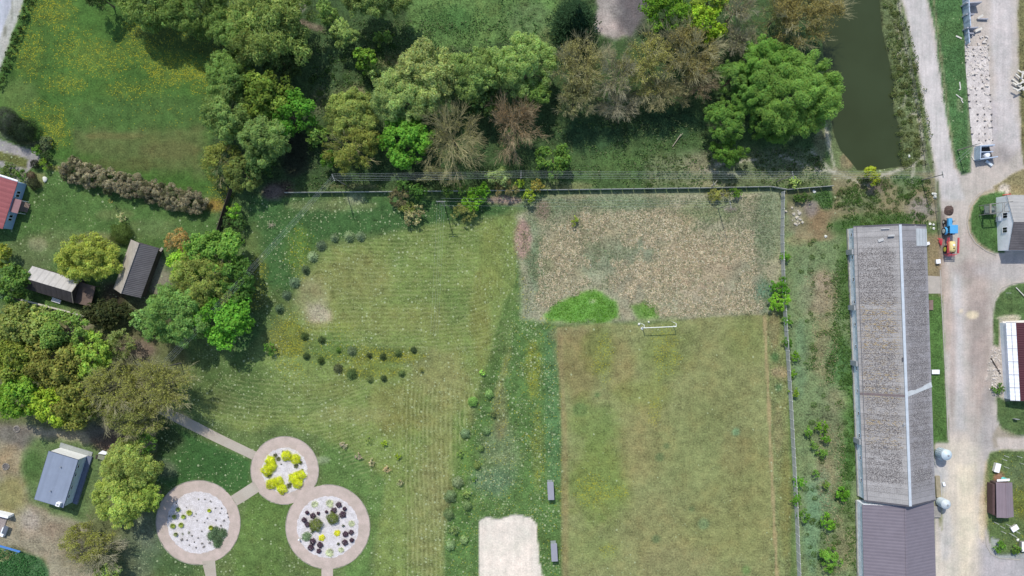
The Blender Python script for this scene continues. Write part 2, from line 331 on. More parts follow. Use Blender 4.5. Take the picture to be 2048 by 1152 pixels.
# dry reed field, bright weeds
paint([(1030, 430), (1100, 388), (1560, 382), (1570, 520), (1545, 625), (1530, 636), (1120, 648), (1045, 636), (1040, 520)], (146, 144, 118), 'dry_field', 8, 5, dry=.8, wht=0, amp=1.2)
for (u, v, a, b, c, al) in [(1100, 410, 70, 18, (92, 112, 78), .8), (1250, 405, 90, 14, (84, 108, 74), .7), (1420, 420, 60, 20, (98, 118, 72), .6), (1540, 450, 30, 70, (96, 114, 84), .7), (1330, 460, 70, 50, (156, 144, 114), .6), (1390, 530, 110, 60, (160, 142, 116), .75), (1180, 480, 60, 50, (138, 130, 100), .6), (1215, 520, 70, 40, (104, 120, 92), .6), (1080, 540, 22, 60, (76, 104, 66), .85), (1060, 480, 20, 50, (88, 112, 80), .6), (1060, 600, 24, 40, (128, 134, 110), .6), (1260, 560, 40, 40, (134, 128, 108), .6), (1500, 560, 40, 50, (120, 122, 100), .6), (1530, 590, 22, 35, (70, 110, 84), .9), (1120, 520, 40, 60, (146, 134, 104), .6), (1300, 490, 30, 40, (98, 116, 92), .6), (1480, 610, 70, 16, (144, 134, 106), .6), (1420, 590, 60, 30, (150, 138, 118), .5)]:
    blob(u, v, a, b, c, alpha=al)
blob(1045, 475, 18, 40, (160, 134, 122), 6, 5, dry=.3); blob(1085, 420, 14, 18, (124, 110, 96)); blob(1010, 400, 36, 10, (140, 120, 108), dry=.3); blob(1462, 418, 14, 6, (128, 120, 112))
blob(545, 384, 22, 16, (110, 98, 90)); 
paint([(1088, 630), (1120, 604), (1160, 584), (1190, 578), (1215, 590), (1234, 604), (1238, 636), (1200, 650), (1150, 648), (1095, 644)], (84, 132, 42), 'weed_patch', 5, 8, dry=0, amp=1.0)
paint([(1262, 612), (1290, 602), (1314, 606), (1320, 638), (1275, 640)], (90, 126, 50), 'weed_patch', 6, 8, dry=0, amp=1.0)
blob(1185, 602, 7, 4, (150, 160, 120), 2, 1, alpha=.7); blob(1180, 642, 12, 5, (110, 132, 90), 2, 2, alpha=.7)
# sports pitch
paint([(1113, 655), (1200, 646), (1300, 648), (1420, 634), (1530, 628), (1540, 800), (1556, 1152), (1570, F_), (1136, F_), (1124, 900)], (126, 130, 84), 'sports_pitch', 2.5, 2.5, wht=.05, dry=.05, amp=.95)
for (u, v, a, b, c, al) in [(1150, 670, 50, 20, (128, 120, 86), .7), (1160, 730, 40, 70, (126, 116, 76), .7), (1240, 730, 30, 60, (132, 124, 82), .6), (1200, 700, 30, 50, (98, 110, 54), .6), (1190, 850, 50, 50, (92, 114, 50), .7), (1200, 960, 60, 90, (100, 120, 50), .8), (1330, 700, 50, 60, (104, 116, 60), .7), (1290, 870, 50, 90, (132, 128, 84), .6), (1270, 920, 30, 60, (138, 132, 88), .5), (1430, 760, 70, 90, (122, 124, 78), .5), (1400, 900, 80, 90, (112, 122, 72), .5), (1500, 1000, 50, 120, (130, 130, 80), .5), (1310, 1070, 60, 80, (134, 132, 88), .6), (1180, 1090, 50, 50, (110, 124, 66), .5), (1430, 1060, 70, 70, (128, 130, 80), .5), (1470, 900, 30, 50, (124, 118, 80), .4), (1350, 1130, 80, 40, (132, 128, 90), .5), (1490, 680, 40, 50, (108, 118, 62), .5), (1280, 790, 60, 30, (112, 122, 60), .5)]:
    blob(u, v, a, b, c, alpha=al)
for (u, v, a, b, y) in [(1185, 985, 30, 30, .9), (1215, 985, 40, 14, .6), (1310, 820, 12, 26, .7), (1215, 1100, 14, 14, .6), (1330, 700, 30, 50, .5), (1210, 720, 20, 50, .5), (1340, 715, 22, 14, .7)]:
    blob(u, v, a, b, None, yel=y); blob(u, v, a, b, (112, 124, 52), alpha=y * .3)
for (u, v, r, c) in [(1472, 863, 8, (104, 142, 96)), (1320, 914, 9, (92, 110, 64)), (1312, 1078, 9, (94, 112, 68)), (1384, 1018, 6, (88, 106, 62)), (1492, 1140, 9, (88, 118, 56)), (1195, 790, 6, (84, 112, 56)), (1408, 1048, 12, (112, 136, 86)), (1160, 820, 14, (84, 108, 52)), (1333, 892, 6, (84, 104, 60))]:
    blob(u, v, r, r, c, 3, 2, .8)
paint([(1115, 655), (1124, 655), (1136, 900), (1148, F_), (1134, F_), (1122, 850)], (136, 124, 88), None, 3, 2, .55)
# worn track and rough strip east of the pitch
paint([(1530, 628), (1560, 620), (1572, 700), (1580, 900), (1596, F_), (1556, F_), (1542, 860)], (112, 120, 74), 'rough_grass', 4, 3, wht=.25, dry=.15, amp=1.3)
blob(1560, 745, 20, 12, (162, 144, 112), alpha=.8, dry=.3); blob(1548, 660, 12, 40, (124, 114, 84), alpha=.6); blob(1556, 860, 12, 50, (130, 120, 88), alpha=.5); blob(1570, 1000, 12, 120, (110, 110, 62), alpha=.6); blob(1550, 715, 9, 10, (64, 96, 48)); blob(1557, 775, 8, 9, (72, 104, 60))
paint([(1526, 628), (1532, 628), (1543, 860), (1549, 1000), (1557, 1152), (1566, F_), (1556, F_), (1551, 1152), (1543, 1000), (1537, 860)], (158, 142, 104), None, 1.5, 1, .9, amp=.6, yel=0, wht=.1)
# weedy plot between fence and barn
paint([(1565, 380), (1600, 440), (1690, 460), (1712, 700), (1724, 1000), (1724, F_), (1604, F_), (1590, 900), (1575, 640)], (98, 118, 74), 'weedy_plot', 6, 3, dry=.2, amp=1.3)
for (u, v, a, b, c, al, d) in [(1640, 590, 34, 50, (148, 134, 110), .85, .6), (1650, 700, 28, 60, (138, 130, 96), .7, .5), (1645, 560, 20, 16, (160, 142, 122), .7, .6), (1690, 560, 16, 80, (66, 98, 44), .8, 0), (1680, 720, 30, 50, (62, 100, 48), .9, 0), (1700, 850, 18, 110, (66, 106, 44), .9, 0), (1660, 860, 30, 40, (112, 116, 84), .6, .3), (1650, 950, 24, 40, (140, 134, 104), .7, .5), (1690, 1000, 14, 60, (66, 100, 42), .8, 0), (1640, 1000, 24, 60, (92, 124, 90), .6, .1), (1690, 1080, 26, 60, (128, 124, 90), .7, .4), (1625, 1060, 18, 90, (92, 128, 92), .7, 0), (1670, 800, 24, 24, (140, 134, 104), .5, .5), (1610, 560, 20, 60, (94, 116, 78), .5, .2), (1600, 720, 14, 80, (86, 116, 80), .6, .1), (1700, 1030, 18, 30, (84, 106, 58), .7, .1)]:
    blob(u, v, a, b, c, alpha=al, dry=d)
# muddy flat by the pond
paint([(1566, 384), (1660, 376), (1664, 330), (1700, 340), (1800, 342), (1872, 340), (1878, 470), (1852, 470), (1690, 462), (1660, 480), (1590, 476)], (128, 122, 92), 'mud_flat', 5, 4, dry=0, wht=.05, amp=.9)
for (u, v, a, b, c, al) in [(1640, 440, 24, 30, (128, 108, 80), .8), (1622, 410, 16, 24, (132, 122, 120), .7), (1840, 420, 30, 26, (132, 126, 120), .8), (1720, 400, 40, 20, (96, 112, 74), .8), (1640, 392, 26, 10, (58, 92, 42), .9), (1652, 398, 14, 22, (60, 94, 46), .9), (1690, 450, 34, 20, (58, 88, 38), .95), (1770, 440, 60, 18, (64, 92, 42), .85), (1745, 452, 40, 10, (60, 90, 38), .8), (1815, 362, 34, 14, (72, 98, 56), .85), (1810, 385, 18, 14, (78, 100, 58), .8), (1690, 350, 30, 20, (128, 124, 96), .7), (1750, 375, 20, 14, (104, 96, 84), .8), (1585, 440, 14, 30, (120, 120, 98), .6), (1595, 430, 8, 16, (176, 168, 150), .5), (1600, 480, 30, 12, (138, 126, 96), .6), (1600, 395, 28, 12, (70, 84, 52), .8), (1730, 345, 34, 5, (104, 112, 66), .7)]:
    blob(u, v, a, b, c, alpha=al)
# banks and pond
paint([(1650, -400), (1800, -400), (1806, 0), (1835, 130), (1870, 345), (1780, 345), (1700, 345), (1662, 330), (1650, 200)], (92, 106, 66), 'pond_bank', 4, 3, wht=.1, amp=1.3)
POND = [(1680, -400), (1760, -400), (1761, 0), (1766, 60), (1780, 120), (1790, 170), (1788, 220), (1800, 250), (1804, 300), (1808, 330), (1770, 338), (1740, 340), (1716, 340), (1700, 320), (1682, 300), (1670, 270), (1662, 230), (1650, 150), (1645, 60), (1665, 0)]
paint(POND, (60, 66, 44), 'pond_bed', 3, 2, wht=0, yel=0)
blob(1695, 322, 16, 18, (118, 112, 84), 4, 3)
for a, b in [((1797, 0), (1812, 100)), ((1812, 100), (1828, 180)), ((1828, 180), (1842, 260)), ((1842, 260), (1850, 345)), ((1812, 90), (1795, 110)), ((1795, 110), (1812, 140)), ((1815, 180), (1805, 215)), ((1832, 225), (1812, 235)), ((1846, 310), (1828, 330)), ((1828, 330), (1760, 352)), ((1828, 330), (1822, 375)), ((1660, 300), (1672, 345)), ((1672, 345), (1735, 372)), ((1650, 240), (1660, 300)), ((1600, 330), (1672, 345)), ((1560, 310), (1640, 345)), ((1620, 300), (1672, 350)), ((1430, 330), (1520, 318)), ((1400, 340), (1480, 350)), ((1800, 80), (1790, 40))]:
    dx, dy = b[0] - a[0], b[1] - a[1]; L = math.hypot(dx, dy); nx, ny = -dy / L * 2.6, dx / L * 2.6
    paint([(a[0] + nx, a[1] + ny), (b[0] + nx, b[1] + ny), (b[0] - nx, b[1] - ny), (a[0] - nx, a[1] - ny)], (176, 170, 154), None, 2.6, 3, .85, amp=.8)
# farm road and yard
YARD = [(1800, -400), (1803, 0), (1820, 70), (1833, 130), (1850, 230), (1864, 310), (1872, 380), (1878, 430), (1880, 560), (1886, 700), (1895, 860), (1868, 890), (1868, 1700), (2420, 1700), (2420, -400), (1850, -400)]
paint(YARD, (180, 171, 162), 'farm_yard', 3, 2.5, wht=0, yel=0, amp=.32)
paint([(1806, -400), (1808, 0), (1840, 150), (1870, 320), (1885, 400), (1930, 400), (1905, 320), (1880, 160), (1852, 0), (1845, -400)], (192, 186, 182), 'road', 4, 2, amp=.22)
paint([(1980, -60), (2025, -60), (2026, 60), (2020, 150), (2030, 230), (2048, 290), (2000, 330), (1992, 280), (1990, 150), (1982, 60)], (188, 182, 180), None, 8, 6, .8)
paint([(1905, 540), (1925, 540), (1930, 860), (1910, 860)], (192, 188, 186), None, 8, 4, .7); paint([(1940, 600), (1975, 600), (1965, 740), (1940, 760)], (152, 146, 142), None, 10, 8, .8)
paint([(1925, 520), (1990, 520), (1978, 620), (1990, 760), (1955, 860), (1938, 700)], (160, 144, 134), None, 14, 12, .6); blob(1905, 720, 8, 120, (168, 154, 146), alpha=.6); blob(1975, 830, 14, 60, (150, 144, 140), alpha=.6); blob(1945, 630, 12, 9, (214, 198, 168), 3, 3, .9); blob(1922, 622, 5, 5, (206, 192, 168), 2, 2, .8)
paint([(1890, 880), (1930, 870), (1960, 900), (1965, 1000), (1940, F_), (1870, F_), (1872, 1010)], (196, 186, 170), None, 14, 8, .9)
paint([(1915, 930), (1950, 930), (1955, 1040), (1940, 1152), (1920, 1152)], (212, 200, 176), None, 10, 6, .8); blob(1890, 1120, 24, 40, (206, 196, 182), alpha=.8); blob(1965, 1030, 8, 60, (200, 184, 152), alpha=.7, amp=.8)
blob(1980, 880, 20, 50, (164, 158, 154), alpha=.7); paint([(1960, 1080), (2060, 1110), (2060, F_), (1950, F_)], (170, 166, 168), None, 12, 6, .8)
blob(1884, 470, 9, 50, (118, 108, 100), alpha=.8); blob(1884, 560, 8, 60, (158, 140, 126), alpha=.6); blob(1895, 620, 8, 90, (176, 158, 144), alpha=.5); blob(1960, 480, 30, 30, (168, 156, 148), alpha=.6); blob(1940, 540, 40, 20, (158, 146, 140), alpha=.5)
blob(1995, 540, 50, 24, (172, 168, 166), alpha=.6); blob(1890, 1060, 14, 60, (178, 176, 174), alpha=.6); blob(1880, 950, 14, 40, (186, 184, 184), alpha=.6); blob(2000, 310, 26, 20, (140, 134, 130), alpha=.6); blob(1985, 250, 9, 60, (176, 170, 172), alpha=.6)
# grass islands in the yard
paint([(1856, -400), (1856, 0), (1870, 60), (1880, 140), (1890, 220), (1902, 290), (1912, 335), (1924, 348), (1940, 345), (1944, 300), (1938, 200), (1930, 95), (1926, 0), (1926, -400)], (66, 104, 56), 'verge_grass', 2, 2, amp=1.3, wht=.08)
paint([(1857, -60), (1862, -60), (1908, 300), (1916, 340), (1908, 336)], (150, 136, 112), None, 2, 2, .6)
blob(1920, 210, 6, 14, (120, 124, 90), 3, 3, .6); blob(1900, 60, 20, 40, (74, 108, 56), alpha=.5)
paint([(1930, 95), (1946, 96), (1942, 345), (1936, 300)], (128, 122, 104), None, 3, 2, .4)
paint([(2038, -400), (F_, -400), (F_, 340), (2048, 330), (2042, 290), (2040, 210), (2040, 180), (2036, 100)], (112, 110, 74), 'verge_grass', 3, 3, amp=1.3)
paint([(1988, 372), (2020, 350), (2048, 338), (2300, 300), (2300, 400), (2048, 400), (2010, 396), (1990, 400)], (128, 120, 88), 'verge_grass', 3, 3, amp=1.2)
blob(2008, 378, 12, 12, (186, 176, 164), 3, 3, .9)
paint([(1990, 384), (1960, 392), (1945, 415), (1939, 440), (1941, 462), (1952, 482), (1970, 498), (1992, 506), (2010, 506), (2010, 384)], (64, 100, 46), 'verge_grass', 2, 1.5, amp=1.2)
paint([(1934, 440), (1939, 410), (1960, 386), (1990, 376), (1990, 384), (1962, 392), (1946, 412), (1940, 440), (1942, 462), (1956, 484), (1985, 502), (1984, 508), (1950, 488), (1937, 465)], (160, 146, 124), None, 1.6, 1, .8)
paint([(2048, 566), (2020, 572), (2000, 586), (1990, 605), (1986, 640), (1988, 690), (1998, 694), (2000, 640), (2048, 640), (F_, 640), (F_, 560)], (72, 98, 50), 'verge_grass', 2, 2, amp=1.2)
blob(2016, 636, 24, 6, (190, 180, 160), 3, 3, .9); paint([(1984, 694), (2000, 694), (2006, 800), (1994, 800), (1990, 760), (1970, 760), (1975, 740)], (176, 166, 156), 'rubble_ground', 3, 5, .95, amp=.9)
paint([(1994, 792), (2010, 800), (F_, 800), (F_, 880), (2020, 872), (2002, 860), (1994, 830)], (72, 96, 50), 'verge_grass', 3, 3, amp=1.2); paint([(1994, 850), (2016, 862), (2048, 876), (2048, 896), (1990, 896), (1985, 880)], (150, 140, 122), None, 4, 4, .8)
paint([(1992, 876), (2060, 876), (2060, 898), (1998, 900)], (190, 180, 172), None, 3, 2, .8)
paint([(1980, 906), (2000, 900), (F_, 900), (F_, 1120), (2000, 1116), (1984, 1100), (1974, 1060), (1970, 1000), (1968, 950)], (80, 100, 52), 'yard_garden', 3, 3, amp=1.2, yel=.05)
blob(2040, 1000, 16, 40, (108, 112, 44), alpha=.6, yel=.5); blob(2036, 950, 20, 30, (84, 98, 66), alpha=.6); blob(1972, 990, 7, 70, (168, 150, 118), alpha=.6); blob(1998, 955, 12, 12, (142, 112, 88), 3, 2, .8)
paint([(1982, 1074), (1998, 1080), (1996, 1110), (2060, 1104), (2060, 1116), (1996, 1118), (1984, 1100)], (160, 162, 164), None, 2, 1, .9, amp=.4)
# grass strips along the barn's east side
paint([(1852, 470), (1880, 470), (1880, 560), (1856, 580)], (136, 120, 94), None, 4, 4, .9, amp=.9); blob(1862, 455, 16, 12, (74, 96, 48), 4, 4, .9)
paint([(1856, 592), (1884, 592), (1888, 700), (1896, 884), (1866, 884)], (70, 106, 44), 'verge_grass', 2, 1.5, amp=1.1)
paint([(1872, 360), (1878, 360), (1882, 470), (1876, 470)], (70, 84, 50), None, 2, 2, .8)
paint([(1876, 960), (1883, 960), (1884, 1060), (1880, 1052)], (94, 98, 44), None, 2, 1, .9)
# lower left yard
paint([(E, 840), (60, 850), (140, 862), (230, 850), (300, 850), (310, 900), (240, 900), (200, 930), (200, 1000), (160, 1030), (230, 1152), (220, F_), (110, F_), (90, 1120), (30, 1098), (E, 1050)], (144, 136, 114), 'worn_yard', 8, 7, amp=1.0)
paint([(60, 870), (110, 880), (190, 890), (205, 910), (200, 1000), (165, 1040), (110, 1030), (60, 1000), (44, 930)], (76, 102, 50), None, 10, 7, .9)
blob(65, 930, 22, 30, (64, 96, 40), alpha=.8); blob(230, 880, 50, 20, (90, 74, 64), alpha=.8); blob(35, 870, 40, 24, (92, 88, 84), alpha=.7); blob(80, 1060, 40, 24, (160, 146, 126), alpha=.6); blob(60, 1040, 20, 20, (172, 160, 150), alpha=.6); blob(110, 1060, 30, 16, (120, 106, 88), alpha=.6); blob(20, 990, 30, 40, (126, 122, 72), alpha=.7); blob(10, 920, 30, 30, (150, 132, 100), alpha=.7)
blob(190, 1010, 20, 30, (92, 106, 60), alpha=.6); blob(190, 860, 20, 16, (84, 84, 78), alpha=.7); blob(160, 1110, 40, 30, (118, 108, 84), alpha=.7)
paint([(E, 1060), (0, 1094), (36, 1100), (85, 1118), (98, 1140), (96, F_), (E, F_)], (58, 98, 54), 'vegetable_plot', 3, 2, amp=1.4, wht=.1)
paint([(-60, 1140), (22, 1112), (22, 1116), (-60, 1150)], (170, 156, 118), None, 2, 1, .8); blob(8, 1108, 20, 10, (120, 116, 78), alpha=.8)
blob(10, 940, 0.1, .1, (0, 0, 0), alpha=0)
# mowing pass coordinate (metres): rings round the upper field, straight rows further down
ax = np.maximum(np.abs(GU - 790) - 150, 0) / S; ay = (GV - 560) / S
ph1 = np.hypot(ax, ay * 1.0); ph2 = GU / S + 0.4 * np.sin(GV / 130.0); ph3 = (GV + (GU - 560) ** 2 / 900.0) / S
k2 = np.clip((GV - 705) / 60, 0, 1) * np.clip((GU - 745) / 60, 0, 1); k3 = np.clip((GV - 715) / 40, 0, 1) * (1 - np.clip((GU - 745) / 60, 0, 1))
PH = ph1 * (1 - k2 - k3) + (ph2) * k2 + ph3 * k3
mo = CHN['mow'] * (1 - 4 * np.minimum(k2, 1 - k2) * .8)
k = (k2 + k3); mo = mo * np.clip(1 - 3.2 * k * (1 - k), 0, 1) * (1 + .5 * k2)
ZG = np.zeros(gshape)
pd = sdf(POND); ZG -= 1.1 * np.clip((pd + 6) / 22, 0, 1)
GK = 1.0
_l = lin(np.clip(COL, 0, 255)) * GK; _g = _l @ np.array([.3, .6, .1]); _gr = np.clip((_l[..., 1] - np.maximum(_l[..., 0], _l[..., 2])) / (_l[..., 1] + 1e-6) * 3, 0, 1)[..., None]
_l = _l + (_g[..., None] * np.array([1.05, 1.02, .8]) - _l) * .17 * _gr
_l = _l * (1 + .16 * _gr)
ground_col = np.concatenate([_l, np.ones(gshape + (1,))], -1)

def ground_mat():
    m, n, b = newmat('ground_cover'); g = geo(n)
    A = {k: attr(n, k) for k in ('Col', 'yel', 'wht', 'dry', 'mow', 'amp', 'ph')}
    fac = {k: a.outputs['Fac'] for k, a in A.items()}
    col = A['Col'].outputs['Color']
    big = noise(n, 0.09, 4, 0.6, g); mid = noise(n, 0.55, 4, 0.65, g); fin = noise(n, 2.6, 4, 0.75, g); tuft = noise(n, 1.4, 2, 0.5, scaled(n, g, (1, 1, 1), 0.6))
    v = math_(n, 'ADD', mrange(n, big, .3, .7, -.16, .16), mrange(n, mid, .28, .72, -.32, .32)); v = math_(n, 'ADD', v, mrange(n, fin, .28, .72, -.52, .52))
    v = math_(n, 'ADD', math_(n, 'MULTIPLY', v, fac['amp']), 1.0)
    v = math_(n, 'MAXIMUM', v, 0.15)
    cc = N(n, 'ShaderNodeCombineColor'); [n.links.new(v, cc.inputs[i]) for i in range(3)]
    col = mixc(n, 1.0, col, cc.outputs[0], 'MULTIPLY')
    # hue drift towards straw and towards blue green
    hz = noise(n, 0.22, 4, 0.65, scaled(n, g, (1, 1, 1)))
    col = mixc(n, math_(n, 'MULTIPLY', mrange(n, hz, .5, .75, 0, .5), math_(n, 'MULTIPLY', fac['amp'], 0.8), True), col, mixc(n, 1.0, col, (1.35, 1.05, 1.0, 1), 'MULTIPLY'))
    col = mixc(n, mrange(n, hz, .5, .25, 0, .35), col, mixc(n, 1.0, col, (.9, 1.04, .98, 1), 'MULTIPLY'))
    # wheel tracks and stains on the bare surfaces
    bare = mrange(n, fac['amp'], .2, .6, 1, 0)
    rut = noise(n, .55, 4, .7, scaled(n, g, (1.9, .12, 1), .04)); stn = noise(n, .22, 5, .7, g); pot = noise(n, .9, 3, .8, g)
    tv = math_(n, 'ADD', mrange(n, rut, .3, .7, -.16, .14), mrange(n, stn, .3, .7, -.22, .14)); tv = math_(n, 'ADD', tv, mrange(n, pot, .68, .78, 0, -.22))
    tv = math_(n, 'ADD', math_(n, 'MULTIPLY', tv, bare), 1.0); tc = N(n, 'ShaderNodeCombineColor'); [n.links.new(tv, tc.inputs[i]) for i in range(3)]
    col = mixc(n, 1.0, col, tc.outputs[0], 'MULTIPLY')
    # mowing rows
    wob = noise(n, .5, 2, .5, g)
    s = math_(n, 'SINE', math_(n, 'ADD', math_(n, 'ADD', math_(n, 'MULTIPLY', fac['ph'], 2 * PI / 0.95), mrange(n, wob, 0.2, .8, -1.7, 1.7)), mrange(n, noise(n, .035, 1, .5, g), .25, .75, -7, 7)))
    rowv = math_(n, 'MULTIPLY', mrange(n, s, -.2, 1, 0, 1), math_(n, 'MULTIPLY', fac['mow'], mrange(n, noise(n, .5, 4, .7, g), .38, .64, 0, 1.1)))
    col = mixc(n, math_(n, 'MULTIPLY', rowv, .36), col, (.40, .42, .19, 1))
    rowd = math_(n, 'MULTIPLY', mrange(n, s, -1, -.2, .3, 0), math_(n, 'MULTIPLY', fac['mow'], mrange(n, noise(n, .35, 3, .65, g), .35, .65, 0, 1.2)))
    col = mixc(n, rowd, col, mixc(n, 1.0, col, (.62, .7, .55, 1), 'MULTIPLY'))
    # straw strands
    st1 = noise(n, 1.5, 4, .8, scaled(n, g, (4.2, 1.2, 1), .5)); st2 = noise(n, 1.5, 4, .8, scaled(n, g, (1.1, 4.0, 1), .3))
    stm = math_(n, 'MAXIMUM', mrange(n, st1, .52, .66, 0, 1), mrange(n, st2, .53, .68, 0, 1))
    col = mixc(n, math_(n, 'MULTIPLY', math_(n, 'MULTIPLY', stm, fac['dry']), .75, True), col, (.46, .40, .27, 1))
    col = mixc(n, math_(n, 'MULTIPLY', mrange(n, fin, .52, .3, 0, .75), fac['dry'], True), col, mixc(n, 1.0, col, (.35, .4, .3, 1), 'MULTIPLY'))
    def dots(scale, r0, r1, dens, c, strength):
        nonlocal col
        vo = N(n, 'ShaderNodeTexVoronoi'); vo.voronoi_dimensions = '2D'; vo.inputs['Scale'].default_value = scale; n.links.new(g, vo.inputs['Vector'])
        sp = N(n, 'ShaderNodeSeparateColor'); n.links.new(vo.outputs['Color'], sp.inputs[0])
        on = math_(n, 'LESS_THAN', sp.outputs[0], dens)
        rr = math_(n, 'MULTIPLY', sp.outputs[1], r1 - r0); rr = math_(n, 'ADD', rr, r0)
        inn = math_(n, 'LESS_THAN', vo.outputs['Distance'], rr)
        col = mixc(n, math_(n, 'MULTIPLY', math_(n, 'MULTIPLY', on, inn), strength), col, c)
    clump = mrange(n, noise(n, .35, 3, .6, g), .35, .65, .35, 1.3)
    clump2 = mrange(n, noise(n, .16, 3, .6, scaled(n, g, (1, 1, 1), 1.1)), .4, .62, .15, 1.2)
    dots(3.6, .20, .46, math_(n, 'MULTIPLY', math_(n, 'MULTIPLY', fac['yel'], .72), clump), (.42, .38, .02, 1), .6)
    dots(1.0, .12, .24, math_(n, 'MULTIPLY', math_(n, 'MULTIPLY', fac['wht'], .42), clump2), (.42, .48, .28, 1), .62)
    dots(2.4, .18, .4, math_(n, 'MULTIPLY', math_(n, 'MULTIPLY', fac['wht'], .5), clump2), (.34, .39, .2, 1), .5)
    n.links.new(col, b.inputs['Base Color']); b.inputs['Roughness'].default_value = .9; b.inputs['Specular IOR Level'].default_value = .15
    h = math_(n, 'MULTIPLY', math_(n, 'ADD', fin, mid), fac['amp']); bump(n, b, h, .55, .35)
    return m
M_GROUND = ground_mat()
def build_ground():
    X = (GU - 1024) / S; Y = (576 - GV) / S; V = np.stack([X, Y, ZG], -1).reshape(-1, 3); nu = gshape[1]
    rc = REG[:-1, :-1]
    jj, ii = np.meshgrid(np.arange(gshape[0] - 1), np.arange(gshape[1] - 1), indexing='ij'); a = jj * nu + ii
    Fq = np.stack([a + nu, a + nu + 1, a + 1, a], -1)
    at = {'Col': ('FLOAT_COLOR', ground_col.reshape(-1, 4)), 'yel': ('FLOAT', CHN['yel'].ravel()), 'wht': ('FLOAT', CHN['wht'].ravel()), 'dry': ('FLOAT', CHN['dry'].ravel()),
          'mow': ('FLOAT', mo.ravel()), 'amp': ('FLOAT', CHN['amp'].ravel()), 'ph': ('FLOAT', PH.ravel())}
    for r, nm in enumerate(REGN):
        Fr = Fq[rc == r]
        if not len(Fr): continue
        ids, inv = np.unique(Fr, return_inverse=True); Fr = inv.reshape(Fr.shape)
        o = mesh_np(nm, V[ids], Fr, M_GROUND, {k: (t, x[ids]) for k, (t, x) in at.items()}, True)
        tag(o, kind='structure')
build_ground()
# pond water
m, n, b = newmat('pond_water'); g = geo(n)
n.links.new(mixc(n, mrange(n, noise(n, .06, 3, .6, g), .3, .7, 0, 1), LC((52, 60, 34)), LC((58, 68, 42))), b.inputs['Base Color'])
b.inputs['Roughness'].default_value = .08; b.inputs['Specular IOR Level'].default_value = .3; bump(n, b, noise(n, 2.0, 3, .6, g), .05, .05); M_WATER = m
xs = [(1640, -420), (1640, 350), (1815, 350), (1815, -420)]
mb = MB(); mb.add([P(u, v) + Vector((0, 0, -.32)) for u, v in xs], [(0, 1, 2, 3)]); tag(mb.build('pond_water', M_WATER), kind='structure')

# ---------------------------------------------------------------- paved rings, gravel beds and paths (thin sheets)
def flatmat(name, c1, c2, scale, fine, k=1.0, dots=None):
    m, n, b = newmat(name); g = geo(n)
    col = mixc(n, mrange(n, noise(n, scale, 4, .6, g), .3, .7, 0, 1), LC(c1, k), LC(c2, k))
    f = mrange(n, noise(n, 4, 4, .75, g), .25, .75, 1 - fine, 1 + fine); cc = N(n, 'ShaderNodeCombineColor'); [n.links.new(f, cc.inputs[i]) for i in range(3)]
    col = mixc(n, 1.0, col, cc.outputs[0], 'MULTIPLY')
    n.links.new(col, b.inputs['Base Color']); b.inputs['Roughness'].default_value = .9
    bump(n, b, noise(n, 6, 3, .7, g), .3, .08); return m
M_PAVE = flatmat('paving', (194, 176, 166), (170, 156, 144), .5, .2)
M_PATH = flatmat('pale_paving', (176, 168, 154), (164, 152, 138), .3, .14)
M_GRAVEL = flatmat('white_gravel', (214, 209, 210), (184, 178, 176), .9, .34)
M_KERB = plain('kerb_stone', (150, 146, 136), .85, .15, 2)
def pxw(u, v, z): return Vector(((u - 1024) / S, (576 - v) / S, z))
def ring(u, v, r0, r1, z, seed):
    rn = random.Random(seed); mb = MB(); n = 96; c = pxw(u, v, z); vs = []
    for i in range(n):
        a = 2 * PI * i / n; w_ = 1 + rn.uniform(-.011, .002)
        vs.append(c + Vector((math.cos(a), math.sin(a), 0)) * (r1 * w_ / S)); vs.append(c + Vector((math.cos(a), math.sin(a), 0)) * (r0 * .97 / S))
    mb.add(vs, [(2 * i, (2 * i + 2) % (2 * n), (2 * i + 3) % (2 * n), 2 * i + 1) for i in range(n)])
    tag(mb.build('ring_path', M_PAVE), kind='structure')
    k = MB(); vs = []
    for i in range(n):
        a = 2 * PI * i / n
        for rr, zz in ((r1 + .9, -.02), (r1 + .9, .07), (r1, .07), (r1, -.02)): vs.append(c * 1 + Vector((math.cos(a) * rr / S, math.sin(a) * rr / S, zz - z)))
    fs = []
    for i in range(n):
        j = (i + 1) % n
        ang = -math.degrees(2 * PI * (i + .5) / n) % 360
        skip = any(abs((ang - q + 180) % 360 - 180) < wd for q, wd in GAPS[seed])
        if skip: continue
        fs += [(4 * i + q, 4 * j + q, 4 * j + (q + 1) % 4, 4 * i + (q + 1) % 4) for q in range(4)]
    k.add(vs, fs); tag(k.build('kerb', M_KERB), kind='structure')
def disc(u, v, r, z, seed, mat, name):
    rn = random.Random(seed); mb = MB(); n = 140; c = pxw(u, v, z)
    ph = [rn.uniform(0, 6.28) for _ in range(6)]
    vs = [c] + [c + Vector((math.cos(a), math.sin(a), 0)) * ((r + sum(math.sin(a * (7 + 9 * q) + ph[q]) * .35 for q in range(4)) + rn.uniform(-.5, .5)) / S) for a in [2 * PI * i / n for i in range(n)]]
    mb.add(vs, [(0, 1 + i, 1 + (i + 1) % n) for i in range(n)]); tag(mb.build(name, mat), kind='structure')
